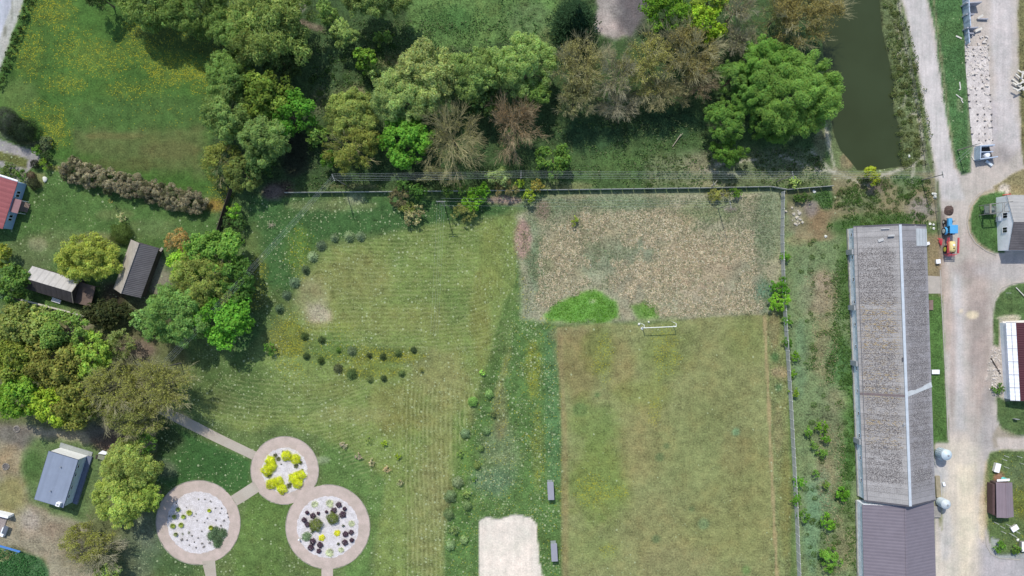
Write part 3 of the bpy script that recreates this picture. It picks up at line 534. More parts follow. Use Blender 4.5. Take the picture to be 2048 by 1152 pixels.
# gaps in kerbs: image angle in degrees (clockwise from the right) and half width
GAPS = {1: [(322, 9), (70, 9)], 2: [(212, 9), (147, 9), (55, 28)], 3: [(235, 26), (90, 9)]}
ring(396.4, 1045, 60, 84, .012, 1); ring(569.4, 940.7, 44, 67.7, .016, 2); ring(655.7, 1053.5, 60, 84, .020, 3)
disc(396.4, 1045, 62, .03, 4, M_GRAVEL, 'gravel_bed'); disc(569.4, 940.7, 45.5, .03, 5, M_GRAVEL, 'gravel_bed'); disc(655.8, 1054, 61.7, .03, 6, M_GRAVEL, 'gravel_bed')
def sheet(name, pts, z, mat):
    mb = MB(); mb.add([pxw(u, v, z) for u, v in pts][::-1], [tuple(range(len(pts)))]); return tag(mb.build(name, mat), kind='structure')
sheet('footpath', [(322, 808), (363, 828), (440, 868), (516, 905), (506, 920), (430, 884), (353, 846), (312, 824)], .008, M_PATH)
sheet('footpath', [(462, 992), (490, 974), (508, 962), (520, 982), (492, 1000.5), (474, 1011)], .024, M_PATH)
sheet('footpath', [(404, 1122), (430, 1120), (433, 1152), (470, 1500), (446, 1500), (411, 1152)], .024, M_PATH)
sheet('footpath', [(643, 1132), (666, 1132), (666, 1152), (668, 1500), (645, 1500), (643, 1152)], .024, M_PAVE)
# concrete pad and yard kerbs
M_CONC = plain('concrete', (176, 172, 164), .9, .2, .8); M_CONCD = plain('worn_concrete', (148, 144, 138), .9, .3, .8)
sheet('concrete_pad', [(1852, 551), (1883, 553), (1883, 587), (1854, 587)], .012, plain('pad_concrete', (170, 162, 152), .9, .12, 1))
sheet('concrete_pad', [(1868, 930), (1884, 950), (1884, 1000), (1870, 1000)], .012, plain('pale_pad', (172, 170, 168), .9, .15, 1))
def kerb_line(pts, w_=.18, h=.1, col=(168, 162, 152)):
    mb = MB()
    for a, b in zip(pts[:-1], pts[1:]): mb.beam(pxw(*a, h / 2), pxw(*b, h / 2), w_, h)
    return tag(mb.build('kerb', plain('kerb_%d_%d_%d' % col, col, .9, .15, 1)), kind='structure')
kerb_line([(1880, 540), (1883, 600), (1887, 680), (1891, 760), (1896, 880)])
kerb_line([(1968, 382), (1950, 398), (1938, 418), (1934, 446), (1938, 466), (1950, 486), (1972, 502), (1992, 510)])
kerb_line([(2048, 564), (2024, 567), (2004, 576), (1992, 592), (1984, 616)]); kerb_line([(1970, 1072), (1973, 1092), (1982, 1108), (1998, 1116), (2040, 1120)])
# ---------------------------------------------------------------- plants: crowns of many small leaf clumps
def unit(a): return a / (np.linalg.norm(a, axis=-1, keepdims=True) + 1e-9)
def dirs(rs, n, zmin=-1):
    z = rs.uniform(zmin, 1, n); a = rs.uniform(0, 2 * PI, n); r = np.sqrt(1 - z * z)
    return np.stack([r * np.cos(a), r * np.sin(a), z], -1)
def cards(c, nrm, L, Wd, col, tan=None, rs=None):
    n = len(c); rnd = unit(rs.randn(n, 3)) if tan is None else tan
    t = unit(rnd - nrm * np.sum(rnd * nrm, -1, keepdims=True)); b = np.cross(nrm, t)
    L = np.broadcast_to(L, (n,))[:, None]; Wd = np.broadcast_to(Wd, (n,))[:, None]
    V = np.stack([c - t * L, c + b * Wd + t * L * .1, c + t * L, c - b * Wd + t * L * .1], 1).reshape(-1, 3)
    F = np.arange(4 * n).reshape(n, 4); Cc = np.repeat(np.concatenate([np.clip(col, 0.003, .9), np.ones((n, 1))], -1), 4, 0)
    return V, F, Cc
def crown(rs, R, col, n1=9, n2=10, cov=3.0, size=.3, asp=.6, style='leaf', zmin=-.35, cv=.2, col2=None, mix2=.3):
    """R radii of the crown; returns leaf clump quads round the origin"""
    R = np.array(R, float); rm = R[:2].mean()
    f1 = {True: .42, False: .34}[n1 < 8]
    d1 = dirs(rs, n1, zmin); nr_ = int(n1 * .45); zz = rs.uniform(-.3, .3, nr_); aa = np.arange(nr_) / max(nr_, 1) * 2 * PI + rs.uniform(-.4, .4, nr_); d1[:nr_] = np.stack([np.sqrt(1 - zz * zz) * np.cos(aa), np.sqrt(1 - zz * zz) * np.sin(aa), zz], -1); c1 = d1 * R * rs.uniform(.55, .8, (n1, 1)); r1 = R.mean() * rs.uniform(.75, 1.25, n1) * f1
    c1[:, 2] += 0.05 * R[2]
    if n1 > 4: c1 = np.concatenate([c1, [[0, 0, .35 * R[2]]]]); r1 = np.append(r1, rm * .45)
    k1 = 1 + cv * rs.randn(len(c1)) * .8; m1 = np.clip(rs.rand(len(c1)) < mix2, 0, 1).astype(float)
    d2 = dirs(rs, len(c1) * n2, -.4); i1 = np.repeat(np.arange(len(c1)), n2)
    c2 = c1[i1] + d2 * (r1[i1] * rs.uniform(.6, .95, len(i1)))[:, None]; r2 = r1[i1] * rs.uniform(.28, .5, len(i1)) * (1 if n2 > 5 else 1.3)
    k2 = k1[i1] * (1 + cv * .5 * rs.randn(len(i1)))
    area = 2 * PI * r2 ** 2; ca = 2 * size * size * asp
    nn = np.maximum((cov * area / ca * .33).astype(int), 3); i2 = np.repeat(np.arange(len(c2)), nn)
    d3 = dirs(rs, len(i2), -.55); p = c2[i2] + d3 * (r2[i2] * rs.uniform(.55, 1.08, len(i2)))[:, None]
    e = np.linalg.norm(p / R, axis=1); keep = (e > .5) & (p[:, 2] > -R[2] * .8); p = p[keep]; d3 = d3[keep]; i2 = i2[keep]; e = e[keep]
    out = unit(p / R ** 1.2)
    nm = unit(d3 * .9 + out * .3 + rs.randn(len(p), 3) * .5 + np.array([0, 0, .6]))
    base = lin(col) * np.array([1.03, 1.04, .76]); b2 = lin(col2) if col2 is not None else base
    mm = m1[i1[i2]][:, None]; cc = base * (1 - mm) + b2 * mm
    kk = k2[i2] * (1 + cv * .9 * rs.randn(len(p)))
    cc = cc * np.clip(kk, .35, 2)[:, None]; cc[:, 0] *= 1 + .1 * rs.randn(len(p)); cc[:, 2] *= 1 + .12 * rs.randn(len(p))
    sz = size * rs.uniform(.6, 1.3, len(p))
    tan = unit(out + rs.randn(len(p), 3) * .5 + np.array([0, 0, .2])) if style == 'willow' else None
    return cards(p, nm, sz, sz * asp, cc, tan, rs)
def branches(rs, R, h, n=12, lev=3, r0=.09, base=.3, spread=1.0, kids=5):
    """radiating bare limbs from the trunk; returns list of (a, b, ra, rb)"""
    seg = []; top = Vector((0, 0, 0))
    R = np.array(R, float)
    st = []
    for i in range(n):
        a = 2 * PI * i / n + rs.uniform(-.3, .3); el = rs.uniform(.15, 1.15) if i % 3 else rs.uniform(.8, 1.4)
        d = np.array([math.cos(a) * math.cos(el), math.sin(a) * math.cos(el), math.sin(el)])
        st.append((np.array([0, 0, -R[2] * base * rs.uniform(.3, 1.3)]), d, 1.0, lev, r0))
    while st:
        p, d, L, lv, r = st.pop()
        reach = np.min(R[:2]) * (.46 if lv == lev else .28 * L); reach *= rs.uniform(.8, 1.2)
        q = p + d * R / R[:2].mean() * reach
        q2 = q + unit(d + np.array([0, 0, .15]) + rs.randn(3) * .12) * R / R[:2].mean() * reach * .9
        seg.append((p, q, r, r * .75)); seg.append((q, q2, r * .75, r * .5))
        if lv > 0 and len(seg) < 9000:
            for j in range(kids):
                t = rs.uniform(.15, 1); s0 = q * (1 - t) + q2 * t if rs.rand() < .65 else p * (1 - t) + q * t
                if rs.rand() < .25: s0 = q2
                nd = unit(d * .9 + unit(rs.randn(3)) * .5 * spread + np.array([0, 0, .06])); st.append((s0, nd, L * .8, lv - 1, max(r * .55, .021)))
    return seg
def prisms(seg, k=3):
    a = np.array([s[0] for s in seg]); b = np.array([s[1] for s in seg]); ra = np.array([s[2] for s in seg])[:, None]; rb = np.array([s[3] for s in seg])[:, None]
    d = unit(b - a); u = unit(np.cross(d, np.array([.31, .77, .55]))); w_ = np.cross(d, u); V = []
    for (p, r) in ((a, ra), (b, rb)):
        for i in range(k): V.append(p + (u * math.cos(2 * PI * i / k) + w_ * math.sin(2 * PI * i / k)) * r)
    V = np.stack(V, 1).reshape(-1, 3); o = np.arange(len(seg))[:, None] * 2 * k
    F = np.concatenate([np.concatenate([o + i, o + (i + 1) % k, o + k + (i + 1) % k, o + k + i], 1) for i in range(k)])
    return V, F
def trunk_seg(rs, h, r, R=None, n=5, lean=0):
    seg = []; p = np.zeros(3); m = 5; pts = [p]
    for i in range(m): pts.append(pts[-1] + np.array([rs.randn() * .05 * h / 6 + lean * h / m, rs.randn() * .05 * h / 6, h / m]))
    for i in range(m): seg.append((pts[i], pts[i + 1], r * (1 - i / (m + 1.5)) * (1.35 if i == 0 else 1), r * (1 - (i + 1) / (m + 1.5))))
    if R is not None:
        for i in range(n):
            a = 2 * PI * i / n + rs.uniform(-.4, .4); s = pts[2 + i % 3]
            e = s + np.array([math.cos(a) * R * .7, math.sin(a) * R * .7, (h * .32) * rs.uniform(.6, 1.2)]); mid = (s + e) / 2 + np.array([0, 0, .08 * h])
            seg += [(s, mid, r * .42, r * .28), (mid, e, r * .28, r * .1)]
    return seg
def desat(c, k=.2):
    c = np.array(c, float); g = c @ np.array([.3, .6, .1]); return c + (g - c) * k
_seed = [100]
KS = 1.5      # crowns shade themselves, so leaves are a little paler than a crown looks
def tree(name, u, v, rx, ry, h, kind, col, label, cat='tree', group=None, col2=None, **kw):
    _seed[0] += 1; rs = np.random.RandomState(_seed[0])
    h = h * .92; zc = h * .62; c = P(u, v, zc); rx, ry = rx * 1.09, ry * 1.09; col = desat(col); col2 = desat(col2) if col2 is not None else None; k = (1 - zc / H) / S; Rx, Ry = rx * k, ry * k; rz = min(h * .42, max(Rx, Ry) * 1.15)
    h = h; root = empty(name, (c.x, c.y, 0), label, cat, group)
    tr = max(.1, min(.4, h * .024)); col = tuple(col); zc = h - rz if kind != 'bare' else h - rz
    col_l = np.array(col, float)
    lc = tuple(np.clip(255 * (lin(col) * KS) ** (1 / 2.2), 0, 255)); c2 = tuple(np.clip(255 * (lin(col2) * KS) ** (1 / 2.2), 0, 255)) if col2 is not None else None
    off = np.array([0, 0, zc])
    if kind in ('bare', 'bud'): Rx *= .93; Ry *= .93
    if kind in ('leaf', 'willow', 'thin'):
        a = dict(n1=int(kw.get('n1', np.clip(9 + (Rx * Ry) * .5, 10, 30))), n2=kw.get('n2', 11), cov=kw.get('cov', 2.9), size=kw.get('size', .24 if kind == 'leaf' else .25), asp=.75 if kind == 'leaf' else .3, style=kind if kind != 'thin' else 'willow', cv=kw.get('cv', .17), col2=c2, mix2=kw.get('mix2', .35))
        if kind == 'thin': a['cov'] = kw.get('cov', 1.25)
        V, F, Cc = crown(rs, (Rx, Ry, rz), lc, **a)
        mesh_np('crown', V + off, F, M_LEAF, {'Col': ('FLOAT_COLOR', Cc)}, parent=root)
        seg = trunk_seg(rs, zc, tr, min(Rx, Ry), 6)
        V, F = prisms(seg, 6); mesh_np('trunk', V, F, M_BARK, parent=root)
        if kind == 'thin':
            seg = branches(rs, (Rx * .8, Ry * .8, rz * .8), h, 9, 2, .07); V, F = prisms(seg); mesh_np('branches', V + off, F, kw.get('bark', M_TWIG), parent=root)
    elif kind in ('bare', 'bud'):
        seg = branches(rs, (Rx, Ry, rz), h, kw.get('n', 15), 3, kw.get('r0', .10), .45, kids=5)
        ends = np.array([s[1] for s in seg]); V, F = prisms(seg)
        mesh_np('branches', V + off, F, kw.get('bark', M_TWIG), parent=root)
        V, F = prisms(trunk_seg(rs, zc - rz * .3, tr), 7); mesh_np('trunk', V, F, M_BARK, parent=root)
        nb = int(kw.get('buds', 11000 if kind == 'bud' else 3400) * Rx * Ry / 20)
        i = rs.randint(0, len(ends), nb); p = ends[i] + rs.randn(nb, 3) * .16; e = np.linalg.norm(p / np.array([Rx, Ry, rz]), axis=1); p = p[(e > .5) & (e < 1.15)]
        sz = rs.uniform(.05, .12, len(p)) * (1.25 if kind == 'bud' else .9)
        V, F, Cc = cards(p, unit(rs.randn(len(p), 3) + [0, 0, .8]), sz, sz * .7, lin(lc) * np.array([1.0, 1.06, .76]) * np.clip(1 + .25 * rs.randn(len(p), 1), .4, 1.8), None, rs)
        mesh_np('buds', V + off, F, M_LEAF, {'Col': ('FLOAT_COLOR', Cc)}, parent=root)
    elif kind == 'conifer':
        n = int(5200 * Rx * Ry / 16); t = rs.rand(n) ** .6; ang = rs.uniform(0, 2 * PI, n); lay = np.round(t * 13) / 13
        spoke = 1 + .22 * np.sin(ang * 11 + lay * 40); rr = t * spoke * rs.uniform(.35, 1.0, n) ** .6
        p = np.stack([rr * Rx * np.cos(ang), rr * Ry * np.sin(ang), h * (1 - lay * .92) - rr * .8 + rs.uniform(-.1, .1, n)], -1)
        outd = np.stack([np.cos(ang), np.sin(ang), -.45 + 0 * ang], -1); sz = rs.uniform(.18, .36, n)
        V, F, Cc = cards(p, unit(np.array([0, 0, 1]) + rs.randn(n, 3) * .4), sz, sz * .3, lin(lc) * np.clip(1 + .28 * rs.randn(n, 1), .4, 1.9), unit(outd + rs.randn(n, 3) * .3), rs)
        mesh_np('crown', V, F, M_LEAF, {'Col': ('FLOAT_COLOR', Cc)}, parent=root)
        V, F = prisms(trunk_seg(rs, h * .95, tr), 7); mesh_np('trunk', V, F, M_BARK, parent=root)
    return root
def shrub(name, u, v, r, h, col, label, cat='shrub', group=None, ry=None, kind='leaf', size=.11, cov=3.0, col2=None, stem=True, cv=.2):
    _seed[0] += 1; rs = np.random.RandomState(_seed[0]); ry = ry or r; zc = h * .55; c = P(u, v, zc); k = (1 - zc / H) / S
    Rx, Ry, rz = r * k * 1.12, ry * k * 1.12, h * .55; col = desat(col, .1)
    root = empty(name, (c.x, c.y, 0), label, cat, group)
    lc = tuple(np.clip(255 * (lin(col) * KS) ** (1 / 2.2), 0, 255)); c2 = tuple(np.clip(255 * (lin(col2) * KS) ** (1 / 2.2), 0, 255)) if col2 is not None else None
    if kind == 'ball':
        n = int(1500 * max(Rx * Ry, .3)); d = dirs(rs, n, -.5); f = 1 + .1 * np.sin(d[:, 0] * 5 + d[:, 1] * 4 + u) + .07 * np.sin(np.arctan2(d[:, 1], d[:, 0]) * 5 + v) ; p = d * np.array([Rx, Ry, h * .5]) * (f * rs.uniform(.7, 1.12, n))[:, None] + [0, 0, h * .5]; sz = rs.uniform(.05, .11, n)
        V, F, Cc = cards(p, unit(d + rs.randn(n, 3) * .35), sz, sz * .6, lin(lc) * np.clip(1 + .2 * rs.randn(n, 1), .4, 2), None, rs)
    elif kind == 'spruce':
        n = int(900 * max(Rx * Ry, .25)); t = rs.rand(n) ** .55; ang = rs.uniform(0, 2 * PI, n); rr = t * (1 + .25 * np.sin(ang * 7 + np.round(t * 6) * 3)) * rs.uniform(.4, 1, n) ** .5
        p = np.stack([rr * Rx * np.cos(ang), rr * Ry * np.sin(ang), h * (1 - t * .85) + rs.uniform(-.06, .06, n)], -1); sz = rs.uniform(.08, .17, n)
        V, F, Cc = cards(p, unit(np.array([0, 0, 1]) + rs.randn(n, 3) * .5), sz, sz * .32, lin(lc) * np.array([1.0, 1.06, .74]) * np.clip(1 + .3 * rs.randn(n, 1), .4, 2), unit(np.stack([np.cos(ang), np.sin(ang), -.4 + 0 * ang], -1) + rs.randn(n, 3) * .3), rs)
    else:
        V, F, Cc = crown(rs, (Rx, Ry, rz), lc, n1=9 if max(Rx, Ry) < 1.6 else 13, n2=6, cov=cov * 1.15, size=size, asp=.7 if kind == 'leaf' else .3, style=kind, cv=cv, zmin=-.1, col2=c2); V = V + [0, 0, rz * .95]
        V[:, 2] = np.maximum(V[:, 2], .02)
    mesh_np('foliage', V, F, M_LEAF, {'Col': ('FLOAT_COLOR', Cc)}, parent=root)
    if stem:
        sg = [(np.zeros(3), np.array([math.cos(q) * Rx * .5, math.sin(q) * Ry * .5, h * .6]), .035, .012) for q in rs.uniform(0, 6.28, 4)] + [(np.zeros(3), np.array([0, 0, h * .7]), .05, .015)]
        V, F = prisms(sg, 4); mesh_np('stem', V, F, M_BARK, parent=root)
    return root
OL = (112, 118, 62); WL = (128, 146, 88); WM = (104, 130, 68); GR = (72, 112, 48); BR = (84, 140, 38); YG = (136, 148, 42)
BT = plain('brown_twigs', (150, 134, 104), .9, .25, 2); GT = plain('grey_twigs', (152, 148, 124), .9, .25, 2); OT = plain('olive_twigs', (154, 150, 114), .9, .25, 2)
T = tree
# --- the wood along the meadow's upper edge and right side
T('willow_tree', 200, -6, 26, 20, 9, 'willow', (70, 92, 52), 'small dark willow, leftmost tree at the top edge above the buttercup meadow')
T('willow_tree', 305, -2, 76, 46, 12, 'willow', WM, 'wide light green willow overhanging the top edge of the buttercup meadow')
T('willow_tree', 400, 18, 60, 52, 13, 'willow', (96, 122, 62), 'mid green willow between the wide top edge willow and the biggest rounded willow')
T('willow_tree', 540, 52, 92, 72, 15, 'willow', (112, 132, 70), 'biggest rounded willow at the meadow corner beside the narrow ditch', size=.32)
T('willow_tree', 480, 60, 50, 48, 13, 'willow', (100, 128, 66), 'willow half merged into the left flank of the biggest rounded willow')
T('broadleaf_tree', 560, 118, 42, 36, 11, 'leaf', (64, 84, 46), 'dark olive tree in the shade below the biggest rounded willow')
T('willow_tree', 462, 150, 42, 54, 12, 'willow', (98, 130, 66), 'tall willow at the meadow right edge, upper one of the edge row')
T('willow_tree', 456, 225, 42, 58, 12, 'willow', (108, 136, 76), 'pale willow at the meadow right edge, just below the upper edge willow')
T('broadleaf_tree', 535, 190, 46, 46, 13, 'leaf', (98, 122, 46), 'yellowish green maple between the edge willows and the bright leafy tree')
T('broadleaf_tree', 574, 226, 44, 42, 12, 'leaf', (78, 134, 40), 'bright green loose leafy tree on the right side of the meadow wood')
T('willow_tree', 534, 282, 48, 44, 13, 'willow', (108, 136, 78), 'pale grey green willow below the bright leafy tree')
T('broadleaf_tree', 520, 330, 30, 28, 9, 'leaf', (62, 92, 50), 'dark green small tree at the lower tip of the meadow wood')
T('olive_tree_crown' if False else 'broadleaf_tree', 446, 322, 40, 40, 8, 'thin', (120, 130, 62), 'olive yellow thin crowned tree at the meadow lower right corner')
T('broadleaf_tree', 488, 348, 36, 36, 8, 'willow', (104, 122, 68), 'feathery olive green tree right of the thin crowned corner tree')
T('willow_tree', 688, 66, 27, 30, 8, 'willow', (122, 146, 84), 'small rounded pale willow right of the narrow ditch')
T('willow_tree', 652, 24, 22, 26, 8, 'willow', (106, 136, 72), 'small willow at the ditch near the top edge')
T('willow_tree', 752, 2, 64, 30, 12, 'willow', (112, 134, 76), 'grey green willow at the top edge left of the open clearing')
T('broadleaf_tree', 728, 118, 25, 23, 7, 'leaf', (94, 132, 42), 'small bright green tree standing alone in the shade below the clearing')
T('broadleaf_tree', 748, 146, 14, 14, 4.5, 'leaf', (124, 152, 88), 'tiny pale green tree touching the small bright green one')
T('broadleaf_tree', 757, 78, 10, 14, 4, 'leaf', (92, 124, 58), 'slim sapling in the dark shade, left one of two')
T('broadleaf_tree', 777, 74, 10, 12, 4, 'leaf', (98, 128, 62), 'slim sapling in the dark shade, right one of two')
T('willow_tree', 858, 148, 66, 52, 13, 'willow', (138, 152, 96), 'broad pale willow in the middle of the wood with straw coloured twigs', size=.3, cov=2.4)
T('willow_tree', 812, 196, 62, 48, 12, 'willow', (128, 150, 92), 'pale willow below and left of the broad straw twigged willow')
T('willow_tree', 950, 146, 54, 50, 13, 'willow', (112, 138, 78), 'green willow between the broad pale willow and the willow at the bare tree row')
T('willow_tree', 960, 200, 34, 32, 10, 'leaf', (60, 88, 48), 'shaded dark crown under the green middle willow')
T('willow_tree', 1050, 132, 58, 62, 13, 'willow', (124, 152, 88), 'large light green willow directly left of the brown bare trees')
T('willow_tree', 1068, 190, 34, 26, 10, 'willow', (92, 124, 60), 'green willow bough tree below the large light green willow')
T('willow_tree', 704, 232, 52, 44, 10, 'willow', (122, 138, 72), 'yellow green willow above the golden olive tree')
T('broadleaf_tree', 704, 296, 52, 46, 11, 'thin', (122, 130, 62), 'golden olive tree with thin foliage left of the bright green maple', cov=1.7)
T('broadleaf_tree', 632, 268, 22, 22, 6, 'leaf', (104, 138, 64), 'small green round tree between the meadow wood and the golden olive tree')
T('broadleaf_tree', 658, 320, 15, 18, 5, 'leaf', (78, 122, 40), 'small bright bush like tree at the power pole', size=.2)
T('broadleaf_tree', 813, 282, 47, 47, 10, 'leaf', (88, 142, 44), 'bright green dense round maple beside a bare tree', size=.24, cov=3.6, cv=.12, n1=26)
T('bare_tree', 906, 278, 54, 60, 12, 'bare', (138, 132, 88), 'grey brown bare tree directly right of the bright green maple', n=18, buds=3200)
T('bare_tree', 1029, 246, 46, 52, 11, 'bare', (152, 118, 92), 'reddish brown bare round tree standing apart below the light green willow', n=20, bark=BT, buds=3200)
T('bare_tree', 872, 352, 42, 20, 8, 'bare', (146, 146, 108), 'low pale bare willow under the power lines below the maple', n=12)
T('broadleaf_tree', 1106, 320, 37, 30, 7, 'leaf', (84, 120, 50), 'low rounded green tree below the brown bare row', size=.2)
T('broadleaf_tree', 996, 352, 28, 18, 5, 'thin', (128, 148, 98), 'low pale shrubby tree under the power lines, left of the low rounded green tree')
T('spruce_tree', 1153, 30, 48, 56, 16, 'conifer', (40, 68, 38), 'dark green spruce at the top edge beside the bare soil patch', n=9)
T('bare_tree', 1156, 138, 48, 54, 13, 'bud', (140, 132, 92), 'budding brown tree under the spruce, leftmost of the brown row', bark=OT, n=18)
T('bare_tree', 1150, 196, 40, 34, 10, 'bud', (138, 136, 100), 'budding olive brown tree below the leftmost of the brown row', bark=OT)
T('bare_tree', 1232, 156, 40, 52, 12, 'bare', (140, 134, 104), 'grey bare tree with a dark forked centre, in the brown row', bark=GT, n=14)
T('bare_tree', 1294, 128, 50, 54, 12, 'bud', (148, 142, 84), 'olive budding tree in the middle of the brown row', bark=OT)
T('bare_tree', 1378, 112, 52, 54, 12, 'bud', (142, 128, 84), 'orange brown budding tree at the right end of the brown row', bark=OT, n=18)
T('bare_tree', 1330, 188, 52, 34, 9, 'bare', (146, 136, 100), 'low straw coloured bare tree under the middle of the brown row')
T('bare_tree', 1238, 212, 40, 30, 8, 'bare', (132, 122, 100), 'thin grey bare tree on the lower side of the brown row', bark=GT, buds=2600)
T('bare_tree', 1400, 172, 34, 30, 9, 'bare', (138, 120, 92), 'dull brown bare tree next to the big lobed tree', bark=BT)
T('broadleaf_tree', 1336, 22, 44, 46, 12, 'leaf', (92, 134, 36), 'fresh green tree at the top edge right of the bare soil patch', n1=14)
T('broadleaf_tree', 1412, 50, 38, 34, 11, 'leaf', (124, 158, 34), 'lime green tree beside the orange brown budding tree')
T('broadleaf_tree', 1418, 2, 38, 24, 11, 'leaf', (120, 146, 48), 'yellow green tree cut by the top edge above the lime green tree')
T('bare_tree', 1384, 76, 36, 26, 9, 'bud', (142, 128, 76), 'rusty budding tree between the fresh green and the lime green tree', bark=OT)
T('bare_tree', 1472, 20, 34, 46, 11, 'bare', (156, 144, 112), 'pale bare tree right of the lime green tree', bark=GT, buds=3000)
T('bare_tree', 1474, 84, 28, 34, 9, 'bare', (142, 140, 108), 'small straw coloured bare tree above the big lobed tree', bark=GT)
T('bare_tree', 1602, 26, 76, 58, 13, 'bud', (138, 122, 78), 'wide brown budding tree leaning over the pond at the top edge', bark=OT, n=20)
T('bare_tree', 1556, 30, 40, 40, 10, 'bud', (118, 122, 76), 'olive budding tree left of the wide brown tree by the pond', bark=OT)
# the big lobed trees left of the pond
for (u, v, rx, ry, h, c, lb) in [(1592, 188, 84, 76, 14, (108, 148, 68), 'huge green tree with cauliflower like lobes on the pond bank'),
    (1536, 128, 54, 44, 13, (100, 146, 60), 'green lobed tree on the upper left flank of the huge pond tree'),
    (1462, 158, 40, 34, 11, (100, 140, 66), 'green lobed tree nearest the brown bare row'),
    (1505, 195, 38, 40, 12, (92, 136, 58), 'green lobed tree in the middle between the bare row and the huge pond tree'),
    (1446, 244, 40, 38, 10, (96, 138, 60), 'green lobed tree standing lowest on the left of the pond group'),
    (1545, 250, 44, 30, 10, (82, 122, 52), 'darker green tree under the lower edge of the huge pond tree'),
    (1456, 306, 36, 26, 7, (82, 124, 46), 'low leafy green tree with a pale stub at the bottom of the pond group')]:
    T('broadleaf_tree', u, v, rx, ry, h, 'willow', tuple(q * .94 for q in c), lb, n1=int(13 + rx * ry / 230), n2=8, size=.24, cov=3.6, cv=.10)
# --- garden trees on the left
T('broadleaf_tree', 180, 518, 62, 44, 8, 'willow', (140, 152, 66), 'yellow green feathery tree between the two wooden barns')
T('broadleaf_tree', 357, 482, 26, 26, 4, 'thin', (158, 128, 82), 'small orange brown shrubby tree right of the steep barn')
T('broadleaf_tree', 430, 506, 60, 40, 10, 'leaf', (98, 140, 58), 'green tree at the top of the dense group beside the steep barn')
T('broadleaf_tree', 366, 528, 30, 32, 8, 'leaf', (122, 166, 46), 'vivid lime green tree on the left edge of the dense group')
T('broadleaf_tree', 410, 558, 58, 52, 11, 'thin', (122, 136, 68), 'olive tree with visible twigs in the middle of the dense group', cov=2.0)
T('broadleaf_tree', 470, 560, 34, 44, 10, 'leaf', (74, 112, 48), 'mid green tree on the right edge of the dense group under the power lines')
T('broadleaf_tree', 352, 630, 62, 56, 12, 'willow', (102, 140, 74), 'soft grey green round tree at the lower left of the dense group', size=.25)
T('broadleaf_tree', 448, 642, 54, 48, 11, 'leaf', (88, 148, 44), 'bright green maple at the lower right of the dense group', cov=3.2)
T('broadleaf_tree', 282, 640, 22, 22, 5, 'leaf', (118, 158, 92), 'small pale green tree between dark bush and dense group', size=.2)
T('broadleaf_tree', 24, 566, 32, 34, 7, 'leaf', (84, 118, 54), 'green bushy tree at the left end of the lean-to barn')
T('broadleaf_tree', 4, 510, 18, 26, 5, 'leaf', (120, 132, 50), 'yellow green tree cut by the left edge above the bushy tree')
T('broadleaf_tree', 10, 582, 18, 14, 4, 'leaf', (92, 122, 100), 'small blue green bush tree at the left edge by the plank fence')
T('broadleaf_tree', 216, 624, 50, 28, 5, 'leaf', (58, 66, 42), 'dark brownish green bush tree between barns and plank fence', size=.2)
# lower left wood
T('broadleaf_tree', 52, 652, 58, 42, 11, 'leaf', (122, 136, 72), 'olive green tree just below the plank fence at the left')
T('broadleaf_tree', 122, 660, 52, 40, 11, 'leaf', (104, 134, 62), 'green tree below the plank fence, right of the olive green one', size=.23)
T('broadleaf_tree', 112, 722, 52, 48, 12, 'leaf', (120, 124, 60), 'large yellowish brown tree in the middle of the lower left wood', size=.22)
T('broadleaf_tree', 30, 720, 50, 44, 12, 'leaf', (118, 134, 54), 'yellowish green tree at the left edge of the lower left wood', size=.23)
T('broadleaf_tree', 40, 790, 46, 44, 12, 'leaf', (110, 152, 48), 'bright green tree at the left edge above the worn yard')
T('broadleaf_tree', 105, 812, 42, 42, 11, 'leaf', (138, 164, 46), 'yellow green tree right above the blue grey cabin')
T('broadleaf_tree', 150, 790, 40, 60, 12, 'leaf', (118, 124, 58), 'olive brown tree between the yellow green tree and the twiggy trees', size=.22)
T('broadleaf_tree', 186, 706, 36, 46, 9, 'leaf', (126, 158, 60), 'lime green tree on the right of the brown tree in the lower left wood')
T('broadleaf_tree', 240, 690, 30, 26, 7, 'thin', (112, 128, 74), 'thin green tree below the dark bush by the footpath wood')
T('broadleaf_tree', 232, 776, 52, 54, 11, 'bud', (142, 142, 74), 'twiggy olive tree above the small white table', bark=OT)
T('broadleaf_tree', 318, 772, 70, 56, 12, 'bud', (140, 138, 76), 'widest twiggy olive tree overhanging the start of the footpath', bark=OT, n=20)
T('broadleaf_tree', 272, 830, 54, 38, 10, 'bud', (134, 138, 74), 'low twiggy olive tree below the widest twiggy one', bark=OT)
T('broadleaf_tree', 286, 884, 26, 24, 6, 'leaf', (100, 140, 64), 'small green tree at the top of the willow by the cabin')
T('willow_tree', 254, 930, 52, 50, 10, 'willow', (138, 154, 82), 'pale yellow green willow right of the blue grey cabin')
T('willow_tree', 236, 1002, 46, 54, 10, 'willow', (144, 162, 80), 'bright feathery willow below the pale one right of the cabin')
T('willow_tree', 300, 996, 26, 30, 8, 'willow', (126, 150, 66), 'small willow touching the left ring path')
T('bare_tree', 176, 1086, 50, 36, 8, 'bud', (140, 140, 66), 'olive budding tree leaning over the worn yard below the willow', bark=OT)
T('bare_tree', 196, 1110, 46, 38, 8, 'bare', (120, 120, 90), 'grey bare tree at the bottom edge near the vegetable plot', bark=GT)
T('broadleaf_tree', 214, 1142, 28, 22, 6, 'leaf', (128, 152, 78), 'small pale green tree cut by the bottom edge')
# --- pond side
T('broadleaf_tree', 1742, 351, 17, 19, 4.5, 'leaf', (140, 152, 38), 'small yellow green tree alone at the lower end of the pond', size=.16)
shrub('shrub', 1588, 366, 12, 1.8, (138, 158, 98), 'small pale green bush on the upper side of the concrete wall near its right end', size=.12)
